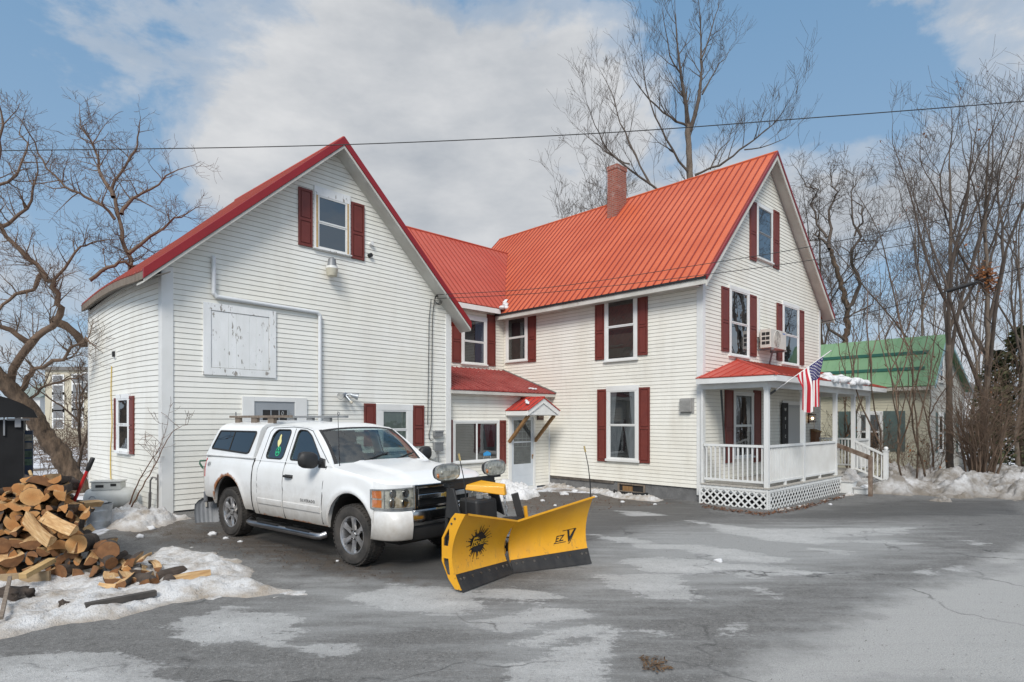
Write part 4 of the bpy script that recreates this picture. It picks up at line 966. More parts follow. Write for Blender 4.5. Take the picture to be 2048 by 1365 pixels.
def gshut(face, u0, u1, z0, z1):
    mb = face.mb(); mb.box(u0, .012, z0, u1, .035, z1)
    k = z0 + .06
    while k < z1 - .06: mb.box(u0 + .04, .035, k, u1 - .04, .045, k + .03); k += .06
    mb.build('shutter', GS, nb)
r_ = fnl.rect(1715, 818, 1766, 896); window(fnl, nb, *r_, curtain=[(0, 1, .5, 1, -1)], cmat=CURT)
gshut(fnl, r_[0] - .75, r_[0] - .02, r_[2], r_[3]); gshut(fnl, r_[1] + .02, r_[1] + .7, r_[2], r_[3])
for (pl, pr) in ((1875, 1884), (1915, 1920)):
    r_ = fn.rect(pl, 820, pr, 900); window(fn, nb, r_[0], r_[0] + .85, r_[2], r_[3], cw=.08); gshut(fn, r_[0] + .88, r_[0] + 1.2, r_[2], r_[3]); gshut(fn, r_[0] - .36, r_[0] - .04, r_[2], r_[3])
r_ = fn.rect(1886, 685, 1892, 745); window(fn, nb, NR - .3, NR + .45, 3.55, 4.65)
# ================================================================= pickup truck
XS = .93
TR_A = math.atan2(-.624, .781)
TR_O = Vector((-1.484 - .11 * .781 - .03, 8.916 + .11 * .624, 0.0))
truck = thing('pickup_truck', 'white extended cab pickup truck with rusty rear wheel arch and bed cap', 'pickup truck', TR_O, TR_A)
T = lambda x, y, z: ((x if x > -4.2 else -4.2 + (x + 4.2) * .62) * XS, y, z)
def TW(x, y, z): c, s = math.cos(TR_A), math.sin(TR_A); return Vector((TR_O.x + x * XS * c - y * s, TR_O.y + x * XS * s + y * c, z))
# paint with rust and road dirt driven by mesh attributes
m, t, b, co = new_mat('white truck paint'); MATS['paint'] = m
sx = t.node('ShaderNodeSeparateXYZ'); t.link(co, sx.inputs[0])
n1 = t.noise(co, 7, 7, .7); n2 = t.noise(t.mapping(co, (1, 1, .4)), 3, 5, .6)
base = t.mix(t.ramp(n2, [(.4, 0.), (.8, .35)]), (.76, .77, .77), (.60, .59, .56))
low = t.ramp(t.math('ADD', sx.outputs[2], t.math('MULTIPLY', t.math('SUBTRACT', n1, .5), .55)), [(.42, 1.), (1.15, 0.)])
base = t.mix(t.math('MULTIPLY', low, .74), base, (.30, .25, .19))
ra = t.math('ADD', t.attr('rust'), t.math('MULTIPLY', t.math('SUBTRACT', n1, .5), 1.3))
rf = t.ramp(ra, [(.55, 0.), (.72, .85), (1., 1.)])
rust = t.mix(t.ramp(t.noise(co, 22, 5), [(.35, 0.), (.65, 1.)]), (.42, .15, .03), (.16, .05, .015))
base = t.mix(rf, base, rust)
t.link(base, b.inputs['Base Color']); t.link(t.mix(rf, t.mix(low, .28, .55), .85), b.inputs['Roughness']); b.inputs['Coat Weight'].default_value = .35; b.inputs['Coat Roughness'].default_value = .06
PAINT = m
CHROME = mat('chrome', (.62, .63, .64), (.45, .45, .45), 5, rough=.14, metal=1.0)
CHROMED = mat('dull chrome', (.40, .40, .41), (.28, .28, .29), 4, rough=.32, metal=1.0, c3=(.25, .17, .1), s3=9, lo3=.66, hi3=.8)
RUB = mat('rubber trim', (.015, .015, .016), rough=.6)
TYRE = mat('muddy tyre', (.022, .021, .020), (.07, .062, .055), 5, rough=.9, bump=.4, bscale=30)
ALLOY = mat('alloy wheel', (.52, .52, .53), (.34, .33, .32), 6, rough=.33, metal=.85, c3=(.16, .13, .1), s3=9, lo3=.6, hi3=.8)
UNDER = mat('underbody black', (.012, .011, .010), (.03, .025, .02), 4, rough=.95)
AMBER = mat('amber lens', (.75, .22, .02), (.6, .14, .01), 20, rough=.15, coat=.6)
TAIL = mat('red lens', (.45, .02, .02), rough=.15, coat=.6)
REFL = mat('headlamp reflector', (.66, .65, .61), (.36, .35, .32), 14, rough=.2, metal=.25, lo=.45, hi=.6)
LENS = glass('headlamp lens', (.86, .86, .82), .14, .02)
WSH = glass('windscreen glass', (.66, .78, .76), .11, .01, .01)
SGL = glass('tinted side glass', (.36, .42, .40), .16, .01, .03)
CGL = glass('cap dark glass', (.06, .065, .065), .13, .01, .03)
CABI = mat('cab interior grey', (.16, .17, .17), (.12, .125, .125), 3, rough=.8)
SEATM = mat('seat cloth', (.12, .125, .13), (.09, .095, .10), 5, rough=.9)
def interp(tab, v):
    if v <= tab[0][0]: return tab[0][1]
    for (a, fa), (c, fc) in zip(tab, tab[1:]):
        if v <= c: return fa + (fc - fa) * (v - a) / (c - a)
    return tab[-1][1]
PROF = [(.42, .915), (.52, .955), (.66, .985), (.80, .998), (.98, 1.0), (1.12, .992), (1.22, .978), (1.30, .955), (1.38, .925)]
def halfw(x, z):
    w = interp(PROF, z)
    if x > .45: w *= 1 - .012 * ((x - .45) / .12) ** 2
    if x < -4.3: w *= 1 - .025 * ((-4.3 - x) / .6) ** 2
    for cx, r in ((0, .56), (-3.645, .58)):          # wheel arch flares
        d = math.hypot(x - cx, z - .44)
        w += .022 * math.exp(-((d - r - .03) / .06) ** 2) * (1 if z > .5 else .6)
    w -= .012 * math.exp(-((z - .90) / .05) ** 2) * (1 if -2.75 < x < -.62 else 0)   # door crease
    return w
PLAN = [(.56, .988), (.63, .978), (.70, .950), (.755, .90), (.795, .83), (.825, .74), (.848, .62), (.865, .5), (.885, .25), (.89, 0)]
def planx(y):
    y = abs(y); P_ = sorted((b, a) for a, b in PLAN); return interp(P_, y)
TOPZ = [(-4.9, 1.365), (-2.8, 1.375), (-2.7, 1.36), (-.6, 1.36), (-.45, 1.325), (-.2, 1.295), (.3, 1.245), (.6, 1.21), (.8, 1.165), (.92, 1.12)]
def zbot(x):
    for cx, r, top in ((0.0, .565, 1.0), (-3.645, .585, 1.04)):
        if abs(x - cx) < r: return .44 + (top - .44) * math.sqrt(max(0, 1 - ((x - cx) / r) ** 2)) if abs(x - cx) < r * .999 else .44
    if x > .5: return .80
    if x < -4.2: return .62
    return .47 if x > -2.8 else .52
def stations():
    s = set()
    for cx, r in ((0, .565), (-3.645, .585)):
        for k in range(25): s.add(round(cx + r * math.cos(math.pi * k / 24), 4))
        s.add(cx + r + .006); s.add(cx - r - .006)
    x = .56; s = {q for q in s if q < .56} | {.56}
    while x > -4.88: s.add(round(x, 3)); x -= .09
    s.add(-4.88)
    return sorted(s, reverse=True)
def side_body():
    mb = MB(T); rust = []
    for sg in (-1, 1):
        cols = []
        for x in stations():
            zb, zt = zbot(x), interp(TOPZ, x); c = []
            for k in range(13):
                f = k / 12; z = zb + (zt - zb) * f
                y = halfw(x, z); 
                if k == 0: y -= .012
                if f > .9: y -= .02 * (f - .9) / .1
                c.append((x, sg * y, z))
                d1 = math.hypot(x + 3.645, z - .44) - .585 if z > .55 else 1
                d0 = math.hypot(x, z - .44) - .565 if z > .5 else 1
                rr = max(0, 1 - max(0, d1) / .13) * (1.05 if -4.15 < x < -3.2 else .7)
                rr = max(rr, .62 * max(0, 1 - max(0, d0) / .05), .66 * (1 - min(1, (z - .47) / .10)) if -2.75 < x < -.6 else 0)
                rust.append(rr if sg < 0 else rr * .7)
            c.append((x, sg * (halfw(x, zb) - .08), zb + .02)) ; rust.append(.3)
            cols.append(c)
        # order: inner lip last -> put first for continuity
        cols = [[c[-1]] + c[:-1] for c in cols]
        ix = [[mb.av(p) for p in c] for c in cols]
        for a, b_ in zip(ix, ix[1:]):
            for k in range(len(a) - 1): mb.face((a[k], a[k + 1], b_[k + 1], b_[k]))
    # rust list was appended lip-last; reorder to match
    n = 14; out = []
    for i in range(0, len(rust), n): out += [rust[i + n - 1]] + rust[i:i + n - 1]
    return mb, out
mb, rust = side_body()
body = mb.build('body', PAINT, truck, smooth=True, angle=50, recalc=True)
a_ = body.data.attributes.new('rust', 'FLOAT', 'POINT'); a_.data.foreach_set('value', np.array(rust, dtype=np.float32))
# bonnet
mb = MB(T); rows = []
def hoodz(x, av): return interp(TOPZ, x) + (.055 * (1 - av ** 2.6) + .026 * sst(.62, .52, av) * sst(.95, .6, x))
for i in range(26):
    f = (i / 25) ** 1.2; r_ = []
    for k in range(33):
        v = -1 + 2 * k / 32; v = math.copysign(abs(v) ** .8, v); av = abs(v)
        xf_ = planx(av * .985) - .015; xr = -.43 - .16 * av ** 2
        x = xf_ + (xr - xf_) * f; W = halfw(x, interp(TOPZ, x)) - .02 if x < .56 else .985
        y = v * min(W, .985)
        z = interp(TOPZ, x) + (.055 * (1 - av ** 2.6) + .026 * sst(.62, .52, av)) * sst(-.02, .22, f)
        if f < .06: z -= .025 * (1 - f / .06) ** 2
        r_.append((x, y, z))
    rows.append(r_)
mb.loft(rows, 0, False)
mb.build('bonnet', PAINT, truck, smooth=True, angle=60)
mb = MB(T); rows = []
for k in range(41):
    v = -1 + 2 * k / 40; v = math.copysign(abs(v) ** .6, v); y = v * .988; x = planx(y)
    zt = interp(TOPZ, x - .015) - .024
    rows.append([(x - .012, y * .995, .79), (x - .005, y, .95), (x - .008, y, 1.07), (x - .015, y * .998, zt)])
mb.loft(rows, 0, False); mb.build('front_panel', PAINT, truck, smooth=True)
def fx(y, z): return planx(y) - max(0, z - .95) * .06
# headlamps
for sg in (-1, 1):
    path = [(x, y) for x, y in PLAN[::-1] if y >= .62]; path = [(planx(.55), .55)] + path + [(.52, .992)]
    cum = [0.0]
    for (xa, ya), (xb, yb) in zip(path, path[1:]): cum.append(cum[-1] + math.hypot(xb - xa, yb - ya))
    TX = [(c / cum[-1], p[0]) for c, p in zip(cum, path)]; TY = [(c / cum[-1], p[1]) for c, p in zip(cum, path)]
    def P(u, w, off):      # u 0 inner .. 1 outer wrap, w 0 bottom .. 1 top
        x, y = interp(TX, u), interp(TY, u); e = .02
        tx, ty = interp(TX, min(1, u + e)) - interp(TX, max(0, u - e)), interp(TY, min(1, u + e)) - interp(TY, max(0, u - e)); L_ = math.hypot(tx, ty)
        z = .83 + (.265 - .02 * u) * w + .012 * u
        return (x + ty / L_ * off - max(0, z - .95) * .05, sg * (y - tx / L_ * off), z)
    mb = MB(T); us = [0, .1, .2, .3, .4, .5, .6, .68, .72, .76, .84, .92, 1]
    mb.loft([[P(u, w, .004) for w in (0, .5, 1)] for u in us], 0, False)
    hl = mb.build('headlight', REFL, truck, smooth=True)
    mb = MB(T)
    for (u0, w0) in ((.20, .74), (.22, .26), (.48, .74), (.5, .26)):
        c = P(u0, w0, .0); mb.lathe([(.012, .004), (.03, .008), (.05, .02)], (c[0], c[1], c[2]), 'x', 14, cap=True)
        rr = .052; mb.lathe([(rr, .016), (rr + .008, .02), (rr + .008, .004)], (c[0], c[1], c[2]), 'x', 14, cap=False)
    mb.build('lamp_bowl', CHROME, hl, smooth=True)
    mb = MB(T)
    for (w0, w1) in ((.06, .46), (.54, .94)): mb.loft([[P(u, w, .008) for w in (w0, (w0 + w1) / 2, w1)] for u in (.72, .78, .84, .9, .97)], 0, False)
    mb.build('indicator', AMBER, hl, smooth=True)
    mb = MB(T); mb.loft([[P(u, w, .024) for w in (0, .25, .5, .75, 1)] for u in us], 0, False); mb.build('lens', LENS, hl, smooth=True)
    mb = MB(T); rim = [P(u, 0, .02) for u in us] + [P(u, 1, .02) for u in us[::-1]]
    mb.tube(rim + [rim[0]], .008, 5); mb.tube([P(.66, 0, .022), P(.66, 1, .022)], .006, 4); mb.tube([P(0, .5, .022), P(1, .5, .022)], .007, 4); mb.build('bezel', GREYM, hl)
# grille
mb = MB(T)
def gp(y, z, off): return (fx(y, z) + off, y, z)
def ring(y0, y1, z0, z1, w, off, d):
    for (a, b_) in (((-y1, z0), (y1, z0)), ((-y1, z1), (y1, z1))):
        mb.loft([[gp(a[0] + (b_[0] - a[0]) * k / 12, a[1] - w, off - d), gp(a[0] + (b_[0] - a[0]) * k / 12, a[1] - w, off), gp(a[0] + (b_[0] - a[0]) * k / 12, a[1] + w, off), gp(a[0] + (b_[0] - a[0]) * k / 12, a[1] + w, off - d)] for k in range(13)], 0, True, True)
    for s_ in (-1, 1):
        mb.loft([[gp(s_ * y1 - w * 1.3, z, off - d), gp(s_ * y1 - w * 1.3, z, off), gp(s_ * y1 + w * 1.3, z, off), gp(s_ * y1 + w * 1.3, z, off - d)] for z in (z0 - w, z1 + w)], 0, True, True)
ring(0, .52, .82, 1.10, .026, .045, .06)
mb.loft([[gp(-.50 + 1.0 * k / 12, .925, .0), gp(-.50 + 1.0 * k / 12, .925, .05), gp(-.50 + 1.0 * k / 12, .995, .05), gp(-.50 + 1.0 * k / 12, .995, .0)] for k in range(13)], 0, True, True)
gr = mb.build('grille', CHROME, truck, bevel=.006)
mb = MB(T); mb.loft([[gp(-.50 + 1.0 * k / 12, .80, .005), gp(-.50 + 1.0 * k / 12, 1.11, .005)] for k in range(13)], 0, False)
for z in [.835 + .022 * k for k in range(4)] + [1.012 + .022 * k for k in range(4)]: mb.loft([[gp(-.49 + .98 * k / 12, z, .006), gp(-.49 + .98 * k / 12, z, .02), gp(-.49 + .98 * k / 12, z + .006, .02)] for k in range(13)], 0, False)
mb.build('grille_mesh', BLACK, gr)
mb = MB(T); mb.flat([(fx(0, .96) + .055, y, .96 + z) for y, z in ((-.10, -.02), (-.04, -.02), (-.035, -.032), (.035, -.032), (.04, -.02), (.10, -.02), (.09, .02), (.04, .02), (.035, .032), (-.035, .032), (-.04, .02), (-.09, .02))], back=(-.01, 0, 0)); mb.build('badge', mat('gold badge', (.55, .38, .10), rough=.3, metal=.6), gr)
# bumper: chrome centre, white end caps, dark valance
plan = [(.50, .992), (.64, .985), (.78, .962), (.88, .915), (.96, .82), (1.005, .68), (1.03, .52), (1.05, .3), (1.055, 0)]
def bump_loft(mb, pts, z0, z1, bulge=.02):
    rows = []
    for x, y in pts:
        rows.append([(x - .05, y * .98, z0), (x - .012, y, z0 + .02), (x + bulge * .4, y * (1 + bulge * .1), (z0 + z1) / 2), (x - .008, y, z1 - .02), (x - .05, y * .98, z1)])
    mb.loft(rows, 0, False)
mb = MB(T); full = plan + [(x, -y) for x, y in plan[-2::-1]]
mid = [p for p in full if abs(p[1]) <= .69]
bump_loft(mb, mid, .59, .805); bumper = mb.build('front_bumper', CHROME, truck, smooth=True, angle=50)
for sg in (-1, 1):
    mb = MB(T); bump_loft(mb, [(x + .006, y * sg) for x, y in plan[:6]], .425, .805, .03); mb.build('bumper_cap', PAINT, bumper, smooth=True, angle=60)
mb = MB(T); bump_loft(mb, [(x - .03, y) for x, y in mid], .40, .585); mb.build('valance', BLACK, bumper, smooth=True)
# underbody, wheel wells
mb = MB(T); mb.box(-4.7, -.72, .34, .78, .72, .62); mb.box(-3.0, -.86, .50, -.60, .86, .60); mb.box(-.55, -.5, .6, .85, .5, 1.12)
for x in (0, -3.645): mb.tube([(x, -.8, .42), (x, .8, .42)], .06, 8)
mb.box(-4.7, -.25, .28, -3.2, .2, .36)
mb.build('chassis', UNDER, truck)
for cx, r, top in ((0, .56, 1.0), (-3.645, .58, 1.04)):
    for sg in (-1, 1):
        mb = MB(T); arc = []
        for k in range(17):
            a = math.pi * k / 16; arc.append((cx + r * math.cos(a), .44 + (top - .44) * math.sin(a)))
        mb.loft([[(x, sg * .93, z) for x, z in arc], [(x, sg * .5, z) for x, z in arc]], 0, False); mb.flat([(x, sg * .5, z) for x, z in arc]); mb.build('wheel_arch_liner', UNDER, truck)
# wheels
def wheel(cx, sg):
    R_ = .415; w = child = None
    mb = MB(); c = (cx * XS, 0, 0); y0 = sg * .70
    mb.lathe([(.17, y0), (.17, y0 + sg * .12), (.05, y0 + sg * .13)], (cx * XS, 0, .42), 'y', 20); hub = mb.build('wheel', UNDER, truck, smooth=True)
    mb = MB(); yo = sg * .97; yi = sg * .69; d = yo - yi
    prof = [(.262, yi + d * .08), (.30, yi), (.38, yi + d * .01), (.405, yi + d * .10), (R_, yi + d * .2), (R_ + .003, yi + d * .5), (R_, yi + d * .8), (.405, yi + d * .9), (.382, yi + d * .985), (.33, yo), (.285, yi + d * .985), (.262, yi + d * .93)]
    mb.lathe(prof, (cx * XS, 0, .42), 'y', 48, cap=False)
    # tread blocks
    for k in range(44):
        a = 2 * math.pi * k / 44
        for j, q in enumerate((.14, .38, .62, .86)):
            aa = a + (.07 if j % 2 else 0); ca, sa = math.cos(aa), math.sin(aa); yy = yi + d * q; h = .009; hw = .019; ty = abs(d) * .095
            tx, tz = -sa, ca; rr = R_ - .004 if j in (1, 2) else R_ - .010
            p = []
            for rad in (rr, rr + h + .004):
                for s1, s2 in ((-1, -1), (1, -1), (1, 1), (-1, 1)): p.append((cx * XS + ca * rad + tx * hw * s1, yy + ty * s2, .42 + sa * rad + tz * hw * s1))
            mb.hexa(p)
    mb.build('tyre', TYRE, hub, smooth=True, angle=35)
    mb = MB(); C_ = (cx * XS, 0, .42); yr = yo - sg * .03
    mb.lathe([(.268, yr), (.262, yr + sg * .012), (.245, yr + sg * .006), (.232, yr - sg * .03), (.225, yr - sg * .16)], C_, 'y', 40, cap=False)
    mb.lathe([(.0, yr - sg * .012), (.045, yr - sg * .012), (.055, yr - sg * .022), (.075, yr - sg * .026), (.085, yr - sg * .06)], C_, 'y', 24, cap=False)
    for k in range(6):
        a = math.pi / 6 + math.pi * k / 3; ca, sa = math.cos(a), math.sin(a)
        def q(rad, off, y): return (C_[0] + ca * rad - sa * off, y, C_[2] + sa * rad + ca * off)
        rows = []
        for rad, hw, yy in ((.06, .040, yr - sg * .020), (.13, .030, yr - sg * .012), (.20, .036, yr - sg * .004), (.245, .060, yr - sg * .002)):
            rows.append([q(rad, -hw, yy - sg * .03), q(rad, -hw * .7, yy), q(rad, hw * .7, yy), q(rad, hw, yy - sg * .03)])
        mb.loft(rows, 0, False)
    mb.build('rim', ALLOY, hub, smooth=True, angle=40)
    mb = MB(); mb.lathe([(.225, yr - sg * .12), (.04, yr - sg * .10)], C_, 'y', 20)
    for k in range(6):
        a = 2 * math.pi * k / 6; mb.tube([(C_[0] + .062 * math.cos(a), yr - sg * .03, C_[2] + .062 * math.sin(a)), (C_[0] + .062 * math.cos(a), yr - sg * .008, C_[2] + .062 * math.sin(a))], .011, 6)
    mb.build('brake_disc', UNDER, hub, smooth=True, angle=30)
for cx in (0, -3.645):
    for sg in (-1, 1): wheel(cx, sg)
# ---------------------------------------------------------------- cab
def rounded(pts, r, n=4):
    out = []; P_ = [Vector((*p, 0)) for p in pts]
    for i, p in enumerate(P_):
        a, c = P_[i - 1], P_[(i + 1) % len(P_)]
        da, dc = (a - p), (c - p); rr = min(r, da.length * .45, dc.length * .45); s, e = p + da.normalized() * rr, p + dc.normalized() * rr
        for k in range(n + 1):
            f = k / n; q = s * (1 - f) ** 2 + p * 2 * f * (1 - f) + e * f * f; out.append((q.x, q.y))
    return out
def ysd(z): return .928 - (z - 1.36) * .36
side_out = [(-.50, 1.33), (-.62, 1.425), (-.95, 1.66), (-1.22, 1.835), (-1.34, 1.872), (-1.6, 1.895), (-2.0, 1.905), (-2.4, 1.902), (-2.66, 1.888), (-2.74, 1.85), (-2.79, 1.36), (-2.79, 1.34)]
w_front = rounded([(-.80, 1.385), (-1.28, 1.755), (-1.46, 1.835), (-1.715, 1.842), (-1.715, 1.385)], .07)
w_rear = rounded([(-1.93, 1.385), (-1.915, 1.84), (-2.36, 1.838), (-2.46, 1.76), (-2.47, 1.385)], .08)
for sg in (-1, 1):
    mb = MB(T); S = lambda x, z, o=0.0: (x, sg * (ysd(z) + o), z)
    mb.flat([S(*p) for p in side_out], [[S(*p) for p in w_front], [S(*p) for p in w_rear]], back=(0, -sg * .04, 0))
    cab = mb.build('cab_side', PAINT, truck, smooth=False, bevel=0)
    for nm, wp in (('door_window', w_front), ('quarter_window', w_rear)):
        mb = MB(T); mb.flat([S(*p, -.012) for p in wp]); wo = mb.build(nm, SGL, cab)
        mb = MB(T); mb.tube([S(*p, .001) for p in wp] + [S(*wp[0], .001)], .011, 5); mb.build('window_seal', RUB, wo, smooth=True)
        if nm == 'quarter_window' and sg < 0:
            mb = MB(T); me_ = [(-.03, .0), (-.05, .03), (-.045, .07), (-.01, .12), (.0, .17), (.03, .19), (.05, .15), (.045, .10), (.07, .07), (.05, .02), (.01, -.03), (-.01, -.04)]
            mb.flat([S(-2.20 + x * -1.0, 1.60 + z * .9, -.008) for x, z in me_]); mb.build('state_sticker', mat('yellow sticker', (.72, .66, .30), rough=.6), wo)
            mb = MB(T); rg = [(.075 * math.cos(2 * math.pi * k / 20), .075 * math.sin(2 * math.pi * k / 20)) for k in range(20)]
            mb.flat([S(-2.16 + x, 1.50 + z, -.008) for x, z in rg], [[S(-2.16 + x * .8, 1.50 + z * .8, -.008) for x, z in rg]])
            for k in range(3):
                a = math.pi / 2 + k * 2.1; mb.flat([S(-2.16 + .03 * math.cos(a) + .022 * math.cos(j), 1.50 + .03 * math.sin(a) + .022 * math.sin(j), -.007) for j in [0, 1.05, 2.1, 3.14, 4.2, 5.25]])
            mb.build('round_sticker', mat('green sticker', (.03, .42, .20), rough=.5), wo)
    # upper door shut lines
    mb = MB(T)
    for pl in ([(-1.80, 1.36), (-1.80, 1.86)], [(-2.60, 1.36), (-2.58, 1.80), (-2.50, 1.865), (-1.9, 1.885), (-1.5, 1.868), (-1.30, 1.83), (-.62, 1.38)]):
        mb.tube([S(*p, .0) for p in pl], .006, 4)
    mb.build('door_gap', RUB, cab)
# roof skin
mb = MB(T); rows = []
def xt(v): return -1.10 - .13 * v * v
topl = [p for p in side_out if p[1] > 1.83 and p[0] < -1.2]
for i in range(15):
    f = i / 14; r_ = []
    for k in range(21):
        v = -1 + 2 * k / 20; xf_ = xt(v) - .005; x = xf_ + (-2.76 - xf_) * f
        ze = interp(sorted(topl), x); ye = ysd(ze) + .004
        r_.append((x, v * ye, ze + .062 * (1 - abs(v) ** 3.2) * sst(-.02, .22, f) * sst(1.04, .9, f) + .0))
    rows.append(r_)
mb.loft(rows, 0, False); mb.build('cab_roof', PAINT, truck, smooth=True)
mb = MB(T); zz = [(-.9, 1.34), (-.9, 1.40), (-.74, 1.87), (0, 1.95), (.74, 1.87), (.9, 1.40), (.9, 1.34), (.9, .6), (-.9, .6)]
mb.flat([(-2.76, y, z) for y, z in zz]); mb.build('cab_back', CABI, truck)
# windscreen
def ws(v, f, off=0.0):
    xb, zb = -.40 - .19 * abs(v) ** 2.2, 1.338 - .012 * v * v
    ye = interp(sorted(topl), xt(v)); zt = ye + .062 * (1 - abs(v) ** 3.2) * .0
    xtop, ztop = xt(v), interp(sorted(topl), xt(1)) + .052 * (1 - abs(v) ** 2.6)
    yb, yt = .868 * v, .735 * v
    g = math.sin(math.pi * f) * .028
    return (xb + (xtop - xb) * f + g + off, yb + (yt - yb) * f, zb + (ztop - zb) * f + g * .8 + off * .8)
mb = MB(T); mb.loft([[ws(-.965 + 1.93 * k / 16, .02 + .95 * j / 8) for k in range(17)] for j in range(9)], 0, False); wsh = mb.build('windscreen', WSH, truck, smooth=True)
mb = MB(T)
mb.loft([[ws(-.965 + 1.93 * k / 16, g_, .003) for k in range(17)] for g_ in (.0, .045)], 0, False)
mb.loft([[ws(-.965 + 1.93 * k / 16, g_, .003) for k in range(17)] for g_ in (.935, .99)], 0, False)
for sg in (-1, 1): mb.loft([[ws(sg * v, j / 8, .003) for j in range(9)] for v in (.915, .97)], 0, False)
mb.build('windscreen_seal', RUB, wsh)
mb = MB(T)
for sg in (-1, 1):
    mb = MB(T)
    rows = [[ws(sg * .965, j / 8, .0) for j in range(9)], [ws(sg * .995, j / 8, .006) for j in range(9)], [(side_out[0][0] + (xt(1) - side_out[0][0]) * j / 8 - .02, sg * (ysd(1.34 + (1.84 - 1.34) * j / 8) + .002), 1.345 + (1.845 - 1.345) * j / 8) for j in range(9)]]
    mb.loft(rows, 0, False)
    mb.build('a_pillar', PAINT, truck, smooth=True)
mb = MB(T)
for (v0, v1, f1) in ((-.62, -.02, .20), (.06, .72, .19)):
    mb.tube([ws(v0, .015, .02), ws(v0 + .06, .03, .03), ws(v1, f1, .022)], [.016, .011, .008], 6)
    mb.tube([ws(v0 + .12, .05, .018), ws(v1 + .12, f1 + .02, .014)], .012, 5)
for w in (0,): pass
wp = mb.build('wipers', RUB, truck)
mb = MB(T); mb.loft([[(-.32 - .19 * abs(v) ** 2, v * .87, 1.325 + .01 * (1 - v * v)) for v in [-1 + k / 8 for k in range(17)]], [(-.47 - .19 * abs(v) ** 2, v * .865, 1.336) for v in [-1 + k / 8 for k in range(17)]]], 0, False); mb.build('cowl', RUB, truck)
# interior
mb = MB(T); mb.box(-.98, -.82, 1.05, -.5, .82, 1.33); mb.box(-.85, -.8, 1.33, -.55, .8, 1.36); mb.box(-.99, .2, 1.3, -.62, .62, 1.42); mb.box(-2.7, -.84, .6, -.5, .84, .66)
mb.build('dashboard', CABI, truck, bevel=.02)
for y in (-.42, .42):
    mb = MB(T); mb.box(-1.95, y - .27, .75, -1.35, y + .27, 1.0); mb.hexa([(-1.98, y - .26, .95), (-1.82, y - .26, .95), (-1.82, y + .26, .95), (-1.98, y + .26, .95), (-2.10, y - .22, 1.58), (-2.0, y - .22, 1.58), (-2.0, y + .22, 1.58), (-2.10, y + .22, 1.58)])
    mb.box(-2.09, y - .12, 1.6, -1.99, y + .12, 1.79); mb.build('seat', SEATM, truck, bevel=.04)
mb = MB(T); pts = [(-1.10 - .10 * math.sin(2 * math.pi * k / 20), .42 + .19 * math.cos(2 * math.pi * k / 20), 1.30 + .16 * math.sin(2 * math.pi * k / 20)) for k in range(21)]; mb.tube(pts, .017, 6); mb.tube([(-1.1, .24, 1.3), (-1.1, .6, 1.3)], .02, 5); mb.tube([(-1.1, .42, 1.3), (-.8, .42, 1.18)], .03, 6); mb.build('steering_wheel', RUB, truck, smooth=True)
mb = MB(T); q = ws(0, .84); mb.box(q[0] - .12, -.12, q[2] - .07, q[0] - .09, .12, q[2] - .005); mb.build('rear_view_mirror', RUB, truck)
